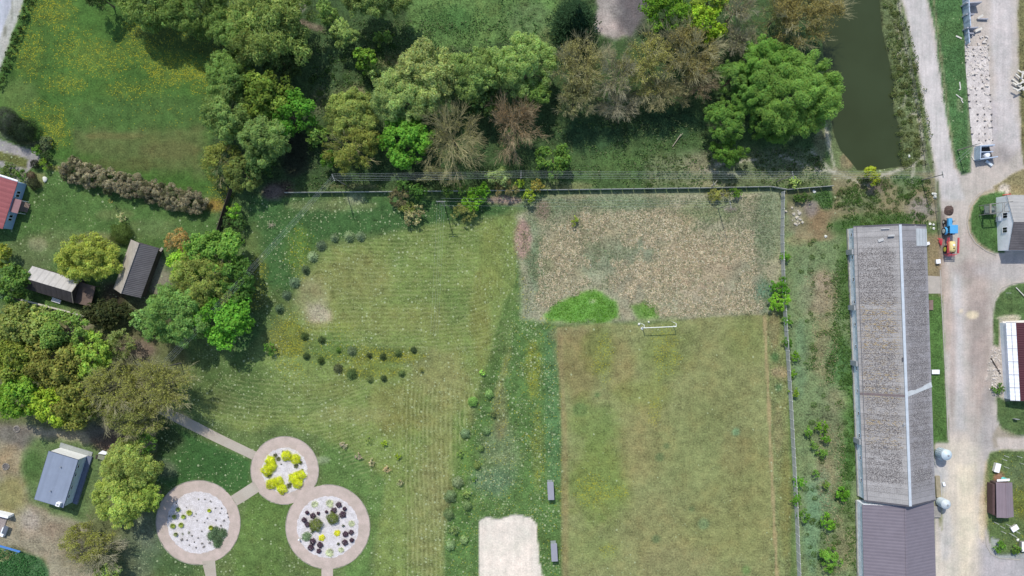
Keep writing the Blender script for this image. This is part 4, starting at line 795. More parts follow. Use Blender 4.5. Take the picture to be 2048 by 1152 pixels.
# --- shrubs beside and over the concrete wall
for (u, v, r, ry, h, c, kd, lb) in [(960, 386, 20, 16, 4, (92, 140, 44), 'leaf', 'bright green bush on the wall right of the double pole'), (944, 406, 17, 20, 4, (104, 148, 44), 'leaf', 'vivid green bush just below the wall bush by the double pole'),
    (930, 424, 28, 18, 3, (128, 132, 84), 'willow', 'straw coloured bush below the vivid bush at the double pole'), (828, 432, 22, 20, 2.6, (148, 144, 118), 'leaf', 'greyish flowering bush on the lawn below the wall'),
    (812, 416, 16, 14, 2.5, (112, 124, 72), 'leaf', 'olive bush behind the greyish flowering bush'), (800, 396, 22, 20, 3, (106, 102, 84), 'bare', 'purplish twig bush left of the olive bush'), (812, 372, 18, 16, 4, (78, 112, 58), 'leaf', 'green bush over the wall left of the double pole'),
    (836, 384, 16, 14, 4, (70, 108, 52), 'leaf', 'dark green bush beside the one over the wall'), (912, 378, 26, 16, 4, (70, 98, 50), 'leaf', 'dark green bush on the wall above the double pole'), (1058, 392, 12, 14, 3, (128, 150, 52), 'leaf', 'yellow green bush at the wall by the pinkish weeds'),
    (1040, 368, 12, 8, 3, (126, 150, 52), 'leaf', 'yellow green bush just above the wall by the pinkish weeds'), (1075, 372, 14, 12, 3, (132, 124, 66), 'leaf', 'brownish yellow bush straddling the wall'), (1012, 378, 24, 18, 3, (116, 110, 84), 'willow', 'grey twig bush at the wall by the pinkish weeds'),
    (1148, 442, 8, 10, 1.5, (126, 140, 62), 'leaf', 'tiny olive bush alone in the dry field'), (1470, 386, 14, 9, 2, (84, 120, 44), 'leaf', 'green bush under the wall near the stump'), (1436, 390, 22, 12, 1.6, (126, 128, 76), 'willow', 'straw bush under the wall beside the stump'),
    (468, 422, 16, 13, 3.5, (102, 146, 52), 'leaf', 'bright green bush at the garden boundary below the meadow'), (478, 452, 16, 22, 3, (66, 96, 54), 'leaf', 'dark green bush below the bright one at the garden boundary'), (456, 448, 10, 22, 2.5, (58, 80, 48), 'leaf', 'narrow dark bush on the garden boundary'),
    (540, 696, 13, 13, 2.4, (78, 118, 48), 'leaf', 'round green bush left of the shrub rows'), (372, 1020, 0, 0, 0, (0, 0, 0), 'x', ''), (1604, 395, 20, 10, 1.4, (64, 92, 46), 'leaf', 'dark green bush under the right end of the wall')]:
    if kd == 'x': continue
    shrub('shrub', u, v, r, h, c, lb, ry=ry, kind='willow' if kd in ('willow', 'bare') else 'leaf', size=.15, cov=2.4)
# garden topiary and small garden shrubs
for (u, v, r, h, c, lb) in [(12, 240, 22, 3, (72, 80, 66), 'grey green clipped round bush at the left edge'), (45, 262, 23, 3.4, (44, 58, 40), 'largest dark clipped round bush beside the gravel garden path'), (88, 328, 12, 2, (104, 132, 48), 'lime green bush at the garden path corner'),
    (74, 300, 11, 1.6, (88, 122, 52), 'green bush above the path corner'), (70, 328, 8, 1.8, (50, 54, 44), 'small dark ball bush at the path corner'), (94, 314, 12, 1.8, (56, 80, 50), 'dark green bush above the lime green one'), (93, 285, 14, 1.6, (92, 106, 84), 'grey green bush at the top of the path border'),
    (68, 368, 10, 1.6, (60, 66, 44), 'dark round bush at the corner of the red roofed house'), (62, 350, 7, 1.2, (108, 92, 72), 'small brown bush above the dark round bush'), (18, 342, 18, 1.1, (98, 118, 72), 'low mixed green bush along the house front'), (45, 352, 12, 1.1, (82, 116, 54), 'low green bush at the right end of the house front'),
    (241, 467, 18, 2.2, (84, 104, 46), 'round clipped green bush above the steep barn')]:
    shrub('shrub', u, v, r, h, c, lb, size=.12, cov=3.4, cv=.12, kind='ball' if 'ball' in lb or 'clipped' in lb or 'dark round' in lb else 'leaf')
shrub('shrub', 245, 434, 9, 1.6, (176, 176, 148), 'small whitish flowering bush on the garden lawn', size=.1)
# the long grey hedge at the meadow, one mass of twigs
_seed[0] += 1; rs = np.random.RandomState(900)
hp = [(150, 340), (185, 352), (225, 362), (265, 372), (305, 386), (345, 396), (385, 404)]; VV = []; FF = []; CC = []; o_ = 0; c0 = P(267, 372, 1.2)
root = empty('hedge', (c0.x, c0.y, 0), 'long grey lilac twiggy hedge slanting below the buttercup meadow', 'hedge')
for i, (u, v) in enumerate(hp):
    c = P(u, v, 1.3) - Vector((c0.x, c0.y, 0)); V, F, Cc = crown(rs, (3.3, 2.9, 1.7), (156, 149, 140), n1=30, n2=8, cov=3.3, size=.13, asp=.4, style='willow', cv=.22, col2=(112, 114, 84), mix2=.3)
    V = V + np.array(c); V[:, 2] = np.maximum(V[:, 2], .02); VV.append(V); FF.append(F + o_); CC.append(Cc); o_ += len(V)
mesh_np('foliage', np.concatenate(VV), np.concatenate(FF), M_LEAF, {'Col': ('FLOAT_COLOR', np.concatenate(CC))}, parent=root)
sg = []
for u, v in hp:
    c = np.array(P(u, v, 0) - Vector((c0.x, c0.y, 0))); sg += [(c + [dx, 0, 0], c + [dx * 2, rs.randn() * .5, 1.7], .06, .02) for dx in (-1, -.4, .3, .9)]
V, F = prisms(sg, 4); mesh_np('stem', V, F, M_BARK, parent=root)
# low hedge at the corner road
VV = []; FF = []; CC = []; o_ = 0; c0 = P(28, 90, .6)
root = empty('hedge', (c0.x, c0.y, 0), 'narrow dark green hedge beside the road in the upper left corner', 'hedge')
for t in np.linspace(-.35, 1.05, 22):
    u, v = 60 - t * 62, -2 + t * 168; c = P(u, v, .6) - Vector((c0.x, c0.y, 0)); V, F, Cc = crown(rs, (1.0, 1.1, .7), (66, 82, 54), n1=4, n2=7, cov=2.8, size=.14, asp=.6, cv=.2)
    V = V + np.array(c); V[:, 2] = np.maximum(V[:, 2], .02); VV.append(V); FF.append(F + o_); CC.append(Cc); o_ += len(V)
mesh_np('foliage', np.concatenate(VV), np.concatenate(FF), M_LEAF, {'Col': ('FLOAT_COLOR', np.concatenate(CC))}, parent=root)

# --- rows of young shrubs in the park
ORD = ['first', 'second', 'third', 'fourth', 'fifth', 'sixth', 'seventh', 'eighth', 'ninth', 'tenth', 'eleventh', 'twelfth', 'thirteenth', 'fourteenth', 'fifteenth', 'sixteenth', 'seventeenth', 'eighteenth', 'nineteenth', 'twentieth']
arc = [(720, 472), (697, 472), (668, 475), (641, 491), (624, 513), (610, 539), (588, 565), (572, 590), (557, 617)]
for i, (u, v) in enumerate(arc):
    c = [(122, 136, 124), (128, 142, 124), (116, 130, 116), (98, 112, 104), (140, 152, 138), (84, 98, 84), (104, 122, 112), (96, 112, 104), (88, 106, 92)][i]
    shrub('spruce_shrub', u, v, 9 + 1.2 * math.sin(i * 2.3), 1.5 + .25 * math.sin(i * 1.7), tuple(q * 1.02 for q in c), ORD[i] + ' young blue spruce of the curved upper arc, counted from its right end', 'young spruce', 'young spruces of the curved arc', kind='spruce')
row = [(608, 673), (643, 680), (676, 700), (703, 702), (738, 711), (765, 713), (796, 706), (827, 700)]
for i, (u, v) in enumerate(row):
    shrub('shrub', u, v, [7.5, 7, 5, 9, 5, 6.5, 7, 6][i], 1.2, [tuple(q * 1.18 for q in z9) for z9 in [(66, 80, 52), (64, 78, 56), (84, 108, 56), (88, 98, 84), (58, 66, 46), (60, 70, 50), (78, 92, 62), (60, 72, 56)]][i], ORD[i] + ' dark shrub of the upper planted row among buttercups, counted from the left', group='shrubs of the upper planted row', kind='spruce')
row = [(612, 713), (641, 722), (675, 737), (703, 749), (739, 759), (767, 757), (803, 747), (843, 740)]
for i, (u, v) in enumerate(row):
    shrub('shrub', u, v, [6.5, 7, 9, 10, 7, 6, 6.5, 4.5][i], 1.2, [tuple(q * 1.18 for q in z9) for z9 in [(56, 70, 50), (62, 76, 48), (78, 82, 68), (72, 88, 60), (98, 108, 76), (58, 70, 52), (84, 98, 68), (108, 108, 72)]][i], ORD[i] + ' dark shrub of the lower planted row, counted from the left', group='shrubs of the lower planted row', kind='spruce')
row = [(687, 891, (176, 164, 164)), (717, 913, (166, 150, 152)), (743, 925, (172, 162, 154)), (773, 938, (178, 158, 144)), (800, 965, (156, 154, 136))]
for i, (u, v, c) in enumerate(row):
    shrub('flowering_shrub', u, v, 7.5, 1.0, c, ORD[i] + ' small pinkish white shrub of the short slanting row, from the upper left', 'shrub', 'pinkish shrubs of the slanting row', size=.09, cov=2.2)
shrub('shrub', 768, 887, 6, 1.1, (136, 160, 52), 'small yellow green shrub above the slanting pinkish row', size=.1); shrub('shrub', 795, 912, 6.5, 1.1, (130, 150, 48), 'yellow green shrub right of the slanting pinkish row', size=.1); shrub('shrub', 737, 880, 8, .8, (124, 142, 82), 'faint pale green shrub left of the small yellow green shrub', size=.1, cov=1.2)
col_ = [(965, 745, 7, (126, 160, 84)), (979, 788, 8, (118, 146, 86)), (945, 803, 9, (112, 148, 72)), (986, 828, 7, (88, 98, 66)), (930, 866, 9, (112, 132, 96)), (972, 861, 8, (106, 130, 84)), (920, 907, 8, (104, 128, 72)), (962, 897, 6, (100, 122, 66)), (954, 931, 7, (108, 124, 66)), (948, 958, 6, (92, 122, 66)), (915, 964, 11, (120, 132, 98)), (900, 992, 11, (104, 122, 84)), (932, 987, 10, (110, 128, 84)), (934, 1011, 9, (102, 122, 76)), (897, 1028, 10, (104, 122, 80)), (907, 1061, 10, (108, 126, 86)), (900, 1091, 9, (122, 142, 100)), (927, 1080, 8, (128, 148, 98))]
for i, (u, v, r, c) in enumerate(col_):
    shrub('shrub', u, v, r * .92, 1.3 if r > 8 else 1.1, tuple(min(255, q * 1.14) for q in c), ORD[i] + ' grey green shrub of the double column beside the sand court, counted from the top', group='shrubs of the column by the mown rows', kind='ball' if i % 3 else 'leaf', size=.11, cov=3.2)
# --- shrubs along the long fence and the barn
fs = [(1571, 512, 10, (90, 138, 48), 'small bright bush at the upper end of the long concrete fence'), (1558, 574, 18, (78, 128, 42), 'upper half of the large bush pair on the long fence'), (1559, 604, 20, (112, 158, 52), 'largest lime green bush on the long fence'), (1574, 642, 10, (86, 134, 46), 'small bush on the fence below the largest lime bush'), (1576, 684, 11, (74, 116, 42), 'dark green bush across the fence beside the pitch top'), (1590, 713, 9, (94, 138, 40), 'bright low bush right of the fence, uppermost of three small ones'), (1586, 748, 8, (100, 142, 44), 'bright low bush right of the fence, middle one of three small ones'), (1588, 785, 9, (118, 148, 48), 'bright low bush right of the fence, lowest of three small ones'),
      (1600, 966, 13, (90, 146, 44), 'round bright bush over the fence near the barn gable'), (1591, 998, 13, (80, 126, 40), 'darker green bush over the fence just below the round bright one'), (1607, 1031, 13, (84, 126, 46), 'green bush right of the fence below the darker one'),
      (1643, 853, 12, (104, 148, 46), 'brightest bush in the middle of the weedy plot'), (1615, 862, 10, (96, 138, 56), 'pale bush left of the brightest one in the weedy plot'), (1650, 876, 10, (88, 132, 46), 'green bush just below the brightest one in the weedy plot'), (1628, 890, 8, (98, 134, 64), 'small faint bush in the weedy plot'), (1644, 908, 11, (92, 130, 58), 'lowest bush of the cluster in the weedy plot'),
      (1685, 986, 15, (88, 138, 44), 'round green bush near the corner of the purple roofed hall'), (1656, 1042, 17, (92, 138, 46), 'green bush in the lower weedy plot, left of the purple roofed hall'), (1660, 1118, 24, (100, 142, 60), 'large pale green bush at the bottom of the weedy plot'), (1651, 968, 8, (104, 132, 62), 'small olive bush above the round green bush'), (1632, 948, 8, (92, 130, 60), 'small dull bush left of the small olive bush'), (1603, 860 - 200, 0, (0, 0, 0), '')]
for u, v, r, c, lb in fs:
    if r: shrub('shrub', u, v, r, 1.2 + r * .07, c, lb, size=.14, cov=3.0, cv=.14)
shrub('shrub', 1998, 1093, 12, 1.3, (86, 126, 52), 'round green bush in the corner garden by the road bend', size=.13); shrub('shrub', 2032, 1098, 11, 1.2, (92, 126, 58), 'green bush right of the round one in the corner garden', size=.13); shrub('shrub', 1996, 778, 12, 1.0, (72, 110, 44), 'green weed bush by the lower corner of the maroon roofed shed', size=.13)

# --- flower beds
def tuft(name, u, v, r, h, col, label, group, blades=60, flat=.5, wdt=.02, cat='plant', up=.5):
    _seed[0] += 1; rs = np.random.RandomState(_seed[0]); c = pxw(u, v, .03); R = r / S
    a = rs.uniform(0, 2 * PI, blades); L = R * rs.uniform(.5, 1, blades); zt = h * rs.uniform(.4, 1, blades)
    d = np.stack([np.cos(a) * L, np.sin(a) * L, zt], -1); p = d * .5; t = unit(d)
    nrm = unit(np.cross(t, np.stack([-np.sin(a), np.cos(a), 0 * a], -1)) * -1)
    V, F, Cc = cards(p, nrm, np.linalg.norm(d, axis=1) * .5, wdt, lin(col) * 1.5 * np.clip(1 + .25 * rs.randn(blades, 1), .4, 1.8), t, rs); V[:, 2] = np.maximum(V[:, 2], 0.002)
    o = mesh_np(name, V, F, M_LEAF, {'Col': ('FLOAT_COLOR', Cc)}, loc=c); tag(o, label, cat, group); return o
z = 5.705
for i, (x, y, r, c) in enumerate([(328, 388, 5.5, (142, 156, 92)), (283, 470, 5.5, (146, 158, 96)), (388, 470, 5.5, (148, 162, 84)), (455, 425, 7, (156, 164, 78)), (268, 576, 6.5, (146, 160, 82)), (362, 566, 6.5, (150, 162, 82)), (300, 672, 5, (146, 154, 110)), (682, 400, 4.5, (158, 168, 56)), (700, 594, 5.5, (150, 160, 66))]):
    tuft('ornamental_grass', 300 + x / z, 950 + y / z, r, .55, c, ['pale green grass tuft uppermost in the left gravel bed', 'pale grass tuft at the left rim below the uppermost', 'grass tuft in the middle of the left tuft group', 'yellowish grass tuft rightmost of the tuft group in the left bed', 'grass tuft at the left rim of the left bed', 'grass tuft right of the left rim tuft', 'faint grass tuft lowest of the tuft group', 'small bright yellow green tuft alone in the left bed', 'bright tuft touching the blue junipers'][i], 'grass tufts of the left gravel bed', 240, wdt=.05)
for i, (x, y, r) in enumerate([(735, 640, 8.5), (820, 668, 9.5), (700, 700, 9), (770, 745, 10.5), (762, 790, 8)]):
    shrub('juniper_shrub', 300 + x / z, 950 + y / z, r, .8, (92, 112, 96), ['uppermost', 'rightmost', 'leftmost', 'largest central', 'lowest'][i] + ' blue grey juniper of the clump in the left gravel bed', group='junipers of the left gravel bed', kind='spruce')
for i, (x, y, r) in enumerate([(632, 275, 3), (694, 300, 3), (556, 275, 2.6), (748, 375, 2.6), (820, 376, 2.6), (803, 430, 2.6), (845, 518, 4), (815, 575, 3.4), (755, 512, 2.6), (658, 490, 2.2), (627, 540, 1.6), (538, 515, 2.4), (480, 690, 3), (550, 717, 2.8), (425, 740, 2.8), (510, 762, 2.2), (452, 797, 2.2), (530, 826, 3), (600, 780, 4), (618, 818, 4.5), (685, 775, 4.5), (365, 735, 5), (375, 670, 4.5), (445, 655, 4.5), (303, 318, 2.4), (228, 468, 2.8), (895, 478, 2), (883, 433, 2), (420, 365, 1.4), (528, 440, 2.2), (595, 637, 2), (505, 470, 1.6)]):
    tuft('small_plant', 300 + x / z, 950 + y / z, r, .25, (104, 100, 98) if i not in (22, 23, 2, 29) else (128, 130, 110), 'small dark dry perennial dotted over the left gravel bed' if i not in (22, 23, 2, 29) else 'small pale dry perennial dotted over the left gravel bed', 'dry perennials of the left gravel bed' if i not in (22, 23, 2, 29) else 'pale perennials of the left gravel bed', 34, wdt=.022)
z = 7.68
for i, (x, y, r) in enumerate([(635, 395, 9.5), (775, 445, 9), (390, 470, 9), (400, 555, 10), (335, 620, 10), (400, 830, 9.5), (505, 800, 9.5), (565, 905, 9.5), (745, 740, 9.5), (850, 700, 9.5), (800, 820, 9.5)]):
    shrub('golden_shrub', 490 + x / z, 860 + y / z, r * .97, .75, (196, 206, 36), 'golden yellow shrub of the upper ring bed, numbered clockwise groups from the top', group='golden shrubs of the upper ring bed', kind='ball')
lab2 = ['first golden yellow shrub in the upper ring bed, at its top', 'golden yellow shrub right of the topmost one in the upper ring bed', 'upper golden shrub of the left trio in the ring bed', 'middle golden shrub of the left trio in the ring bed', 'lower golden shrub of the left trio in the ring bed', 'left golden shrub of the bottom trio in the ring bed', 'middle golden shrub of the bottom trio in the ring bed', 'lowest golden shrub of the bottom trio in the ring bed', 'left golden shrub of the right trio in the ring bed', 'upper right golden shrub of the right trio in the ring bed', 'lower golden shrub of the right trio in the ring bed']
k_ = 0
for o in list(C.objects):
    if o.name.startswith('golden_shrub'): o['label'] = lab2[k_]; k_ += 1
for i, (x, y, r) in enumerate([(470, 385, 6), (515, 440, 6), (590, 330, 4), (790, 550, 7), (860, 500, 5), (375, 700, 7), (685, 850, 8), (885, 608, 3), (560, 520, 2)]):
    tuft('small_plant', 490 + x / z, 860 + y / z, r, .3, (92, 96, 66), ['spiky', 'dull green', 'tiny', 'olive', 'dark', 'olive green', 'large olive green', 'small', 'single'][i] + ' low plant ' + ['at the upper left', 'between two golden shrubs', 'beside the topmost golden shrub', 'inside the right side', 'under the right golden shrub', 'below the left trio', 'between the two lower trios', 'above the right trio', 'in the middle gravel'][i] + ' of the upper ring bed', 'low plants of the upper ring bed', 90 if r > 4 else 24, wdt=.04)
z = 6.0
for i, (x, y, r) in enumerate([(705, 298, 6), (775, 347, 4.2), (752, 415, 7), (645, 365, 6), (325, 392, 4), (392, 430, 6), (290, 480, 5.5), (330, 535, 5.5), (390, 740, 6.5), (370, 812, 6.5), (480, 778, 6.3), (465, 855, 4.8), (785, 648, 6), (853, 628, 5.4), (778, 750, 6.3), (862, 722, 4.7), (458, 400, 3), (557, 382, 3)]):
    shrub('barberry_shrub', 560 + x / z, 960 + y / z, r * .84, .6, (84, 62, 76), ['uppermost purple barberry of the right ring bed', 'small purple barberry right of the uppermost', 'large purple barberry in the upper right of the bed', 'purple barberry above the right green dome shrub', 'small purple barberry at the upper left of the bed', 'purple barberry above the left green dome shrub', 'purple barberry at the left rim of the bed', 'purple barberry touching the left green dome shrub', 'purple barberry right of the grey green shrub', 'purple barberry lowest of the left trio', 'purple barberry below the left yellow flower cushion', 'small purple barberry at the lower rim', 'purple barberry right of the right yellow cushion', 'reddish purple barberry at the right rim', 'purple barberry at the lower right of the bed', 'small purple barberry at the lower right rim', 'tiny purple barberry left of the bed centre top', 'tiny purple barberry right of the bed centre top'][i], group='purple barberries of the right ring bed', kind='ball', stem=False)
shrub('green_shrub', 560 + 428 / z, 960 + 540 / z, 11.5, 1.3, (112, 124, 58), 'left green dome shrub in the right ring bed', kind='ball'); shrub('green_shrub', 560 + 632 / z, 960 + 460 / z, 10.5, 1.2, (112, 126, 56), 'right green dome shrub in the right ring bed', kind='ball')
shrub('green_shrub', 560 + 315 / z, 960 + 684 / z, 9, .7, (118, 134, 122), 'grey green soft shrub at the left rim of the right ring bed', kind='spruce'); shrub('green_shrub', 560 + 757 / z, 960 + 550 / z, 3.2, .4, (78, 88, 74), 'small dark green ball right of the right dome shrub', stem=False, size=.07); shrub('green_shrub', 560 + 390 / z, 960 + 622 / z, 3.8, .4, (84, 100, 76), 'small dark green ball under the left dome shrub', stem=False, size=.07); shrub('green_shrub', 560 + 697 / z, 960 + 768 / z, 3, .4, (86, 92, 84), 'small spiky green plant at the bottom of the right ring bed', stem=False, size=.07)
shrub('yellow_flowers', 560 + 500 / z, 960 + 695 / z, 5.3, .35, (226, 214, 30), 'left yellow flower cushion in the right ring bed', 'flowers', stem=False, kind='ball'); shrub('yellow_flowers', 560 + 685 / z, 960 + 638 / z, 5.3, .35, (224, 214, 40), 'right yellow flower cushion in the right ring bed', 'flowers', stem=False, kind='ball')
for i, (x, y, r, lb) in enumerate([(860, 520, 8, 'pale flowering cushion at the right rim of the right ring bed'), (600, 870, 11, 'large pale flowering cushion at the lower rim of the right ring bed'), (735, 835, 7, 'pale grey green cushion right of the large lower one'), (420, 290, 9, 'whitish cushion at the upper left of the right ring bed'), (600, 280, 10, 'mixed pale cushion at the top of the right ring bed')]):
    tuft('flowering_cushion', 560 + x / z, 960 + y / z, r, .3, (176, 182, 152), lb, 'pale cushions of the right ring bed', 170, wdt=.05, cat='flowers')

# --- cover plants nobody could count
def scatter(name, polys, dens, h, L, col, wdt, seed, style='blade', cols=None, mat=None, mask=0.0, lean=.8):
    rs = np.random.RandomState(seed); ps = []
    for poly in polys:
        p = np.array(poly, float); lo = p.min(0); hi = p.max(0); n = int((hi - lo).prod() / S / S * dens)
        q = rs.uniform(lo, hi, (n, 2)); d = sdf(poly, q[:, 0], q[:, 1]); nn = NZ.fbm(q[:, 0] / 18, q[:, 1] / 18, 3) * .8 + NZ2.fbm(q[:, 0] / 60, q[:, 1] / 60, 2) * .5
        ps.append(q[(d + nn * 16 > 0) & (nn > mask)])
    q = np.concatenate(ps); n = len(q); pal = np.array([lin(c) for c in (cols or [col])]); cc = pal[rs.randint(0, len(pal), n)] * np.clip(1 + .22 * rs.randn(n, 1), .4, 1.8)
    X = (q[:, 0] - 1024) / S; Y = (576 - q[:, 1]) / S
    if style == 'blade':
        a = rs.uniform(0, 2 * PI, n); hh = h * rs.uniform(.4, 1.1, n); d = np.stack([np.cos(a) * L * rs.uniform(.3, 1, n), np.sin(a) * L * rs.uniform(.3, 1, n), hh], -1) * np.array([lean, lean, 1])
        p = np.stack([X, Y, 0 * X], -1) + d * .5; t = unit(d); nrm = unit(np.cross(np.stack([-np.sin(a), np.cos(a), 0 * a], -1), t)); nrm = nrm * np.sign(nrm[:, 2:3] + 1e-6)
        V, F, Cc = cards(p, nrm, np.linalg.norm(d, axis=1) * .5, wdt, cc, t, rs)
    else:
        hump = np.clip(NZ2.fbm(q[:, 0] / 9, q[:, 1] / 9, 2) * .9 + .5, .05, 1.2)
        p = np.stack([X, Y, h * hump * rs.uniform(.7, 1.0, n)], -1); sz = L * rs.uniform(.6, 1.3, n)
        V, F, Cc = cards(p, unit(np.array([0, 0, 1]) + rs.randn(n, 3) * .5), sz, sz * .7, cc, None, rs)
    o = mesh_np(name, V, F, mat or M_LEAF, {'Col': ('FLOAT_COLOR', Cc)})
    return tag(o, kind='stuff')
DF = [(1045, 400), (1540, 392), (1556, 500), (1530, 625), (1330, 634), (1250, 590), (1180, 570), (1110, 600), (1050, 630), (1045, 540)]
tag(scatter('dry_reed_grass', [[(1085, 470), (1150, 440), (1190, 560), (1110, 600), (1065, 620)], [(1160, 430), (1330, 420), (1380, 460), (1300, 500), (1180, 480)], [(1290, 470), (1500, 460), (1530, 620), (1340, 632), (1240, 585)], [(1190, 520), (1300, 520), (1280, 600), (1235, 590)]], 36, .2, 1.1, None, .034, 11, cols=[(222, 204, 172), (204, 184, 150), (182, 164, 136), (150, 146, 118), (226, 214, 188)], mat=M_DRY, mask=-.2), 'straw coloured flattened reed grass covering the rough field', 'dry grass')
scatter('green_reed_grass', [DF], 20, .22, .8, None, .03, 12, cols=[(112, 134, 94), (100, 122, 86), (132, 144, 108), (176, 172, 142)], mask=-.2)
scatter('dry_grass_tussocks', [[(1610, 540), (1670, 540), (1676, 770), (1630, 770)], [(1630, 900), (1690, 800), (1690, 960), (1670, 1152), (1650, 1152), (1640, 940)], [(1540, 725), (1578, 730), (1578, 762), (1544, 760)], [(1028, 440), (1062, 440), (1062, 520), (1034, 520)]], 14, .4, .7, None, .03, 13, cols=[(188, 172, 138), (168, 154, 120), (128, 134, 96)], mat=M_DRY, mask=-.2)
scatter('nettles', [[(1672, 540), (1696, 500), (1712, 760), (1722, 960), (1690, 960), (1672, 820), (1650, 760), (1664, 680)], [(1648, 660), (1680, 670), (1676, 690), (1650, 684)], [(1612, 700), (1640, 700), (1640, 740), (1614, 740)], [(1690, 1000), (1716, 1000), (1722, 1152), (1700, 1152)], [(1688, 690), (1708, 690), (1722, 960), (1696, 960)]], 15, .4, .15, None, .1, 14, 'leaf', cols=[(82, 116, 56), (76, 108, 52), (94, 124, 66)], mask=-.1)
scatter('low_weeds', [[(1680, 432), (1700, 424), (1860, 430), (1850, 448), (1700, 452), (1650, 470), (1655, 452)], [(1630, 380), (1660, 380), (1664, 412), (1640, 416)], [(1780, 350), (1850, 355), (1830, 392), (1800, 395)], [(1700, 380), (1730, 385), (1725, 408), (1690, 402)]], 26, .4, .13, None, .1, 15, 'leaf', cols=[(66, 102, 44), (74, 110, 48), (84, 112, 62)], mask=-.15)
scatter('bank_weeds', [[(1763, -20), (1800, -20), (1836, 140), (1868, 330), (1800, 335), (1782, 230), (1790, 170), (1770, 60)]], 16, .5, .15, None, .1, 16, 'leaf', cols=[(92, 112, 60), (74, 104, 52), (112, 118, 78)], mask=-.02)
scatter('woodland_undergrowth', [[(560, 60), (720, 60), (800, 120), (640, 380), (600, 360), (640, 200)], [(560, 376), (640, 330), (1060, 330), (1060, 378)], [(1070, 250), (1420, 230), (1440, 300), (1640, 300), (1655, 370), (1070, 376)], [(700, 40), (1110, 40), (1110, 110), (700, 130)]], 7, .35, .2, None, .12, 17, 'leaf', cols=[(84, 112, 62), (72, 100, 56), (104, 124, 78), (118, 130, 92)], mask=-.05)
scatter('clearing_weeds', [[(835, -20), (1112, -20), (1112, 90), (960, 95), (850, 80)]], 8, .35, .15, None, .12, 18, 'leaf', cols=[(92, 128, 76), (104, 136, 86), (82, 118, 66)], mask=-.1)
scatter('vegetable_leaves', [[(-20, 1095), (36, 1100), (84, 1120), (96, 1160), (-20, 1160)]], 18, .4, .17, None, .12, 19, 'leaf', cols=[(64, 110, 60), (76, 120, 72)], mask=-.5)
scatter('bright_weeds', [[(1096, 626), (1120, 604), (1160, 586), (1190, 580), (1232, 606), (1234, 636), (1200, 646), (1150, 644)], [(1266, 612), (1290, 604), (1314, 608), (1318, 636), (1278, 638)]], 20, .14, .12, None, .1, 20, 'leaf', cols=[(96, 146, 48), (90, 138, 44), (106, 150, 56)], mask=-.8)
scatter('rough_verge_grass', [[(1860, -20), (1925, -20), (1932, 100), (1942, 340), (1918, 340), (1890, 200), (1864, 20)], [(1945, 400), (1992, 392), (1992, 500), (1970, 494), (1944, 465)], [(1858, 600), (1882, 600), (1892, 880), (1868, 880)]], 16, .22, .35, None, .03, 21, cols=[(76, 110, 62), (68, 100, 54), (92, 120, 76)], mask=-.6)

def hummocks(name, polys, n, seed, cols, r=(.3, .8), h=.35):
    rs = np.random.RandomState(seed); P_ = []; C_ = []; Nn = []
    for poly in polys:
        p = np.array(poly, float); lo = p.min(0); hi = p.max(0); q = rs.uniform(lo, hi, (n * 3, 2)); q = q[sdf(poly, q[:, 0], q[:, 1]) > 0][:n]
        for u, v in q:
            R = rs.uniform(*r); m = int(60 * R * R * 4); d = dirs(rs, m, 0); c = np.array([(u - 1024) / S, (576 - v) / S, 0])
            P_.append(c + d * [R, R * rs.uniform(.7, 1.2), h * rs.uniform(.6, 1.2)] * rs.uniform(.8, 1.05, (m, 1))); Nn.append(d); C_.append(np.repeat(lin(cols[rs.randint(len(cols))])[None] * rs.uniform(.8, 1.2), m, 0) * np.clip(1 + .2 * rs.randn(m, 1), .4, 1.8))
    p = np.concatenate(P_); d = np.concatenate(Nn); sz = rs.uniform(.06, .13, len(p)); V, F, Cc = cards(p, unit(d + rs.randn(len(p), 3) * .4), sz, sz * .6, np.concatenate(C_), None, rs)
    return tag(mesh_np(name, V, F, M_LEAF, {'Col': ('FLOAT_COLOR', Cc)}), kind='stuff')
hummocks('weed_hummocks', [[(1700, 355), (1860, 360), (1870, 450), (1700, 455), (1665, 400)]], 130, 31, [(88, 116, 60), (98, 122, 68), (108, 126, 78)])
hummocks('weed_hummocks', [[(1670, 380), (1740, 375), (1730, 420), (1665, 420)]], 40, 32, [(90, 116, 62), (104, 124, 74)], (.25, .6))
hummocks('bank_tussocks', [[(1765, 0), (1795, 0), (1832, 150), (1855, 330), (1805, 335), (1788, 230), (1768, 60)]], 110, 33, [(94, 112, 62), (118, 124, 78), (104, 116, 68)], (.3, .9), .5)
hummocks('wood_tussocks', [[(1290, 310), (1640, 310), (1650, 370), (1290, 372)]], 90, 34, [(88, 108, 60), (104, 118, 76)], (.2, .6), .25)
hummocks('wood_tussocks', [[(650, 110), (800, 90), (760, 220), (620, 300), (600, 180)]], 70, 35, [(66, 98, 48), (84, 110, 60)], (.3, .9), .5)
hummocks('plot_tussocks', [[(1600, 480), (1700, 480), (1715, 900), (1610, 900)], [(1610, 900), (1715, 900), (1720, 1152), (1610, 1152)]], 60, 36, [(96, 126, 66), (108, 132, 78)], (.25, .8), .3)
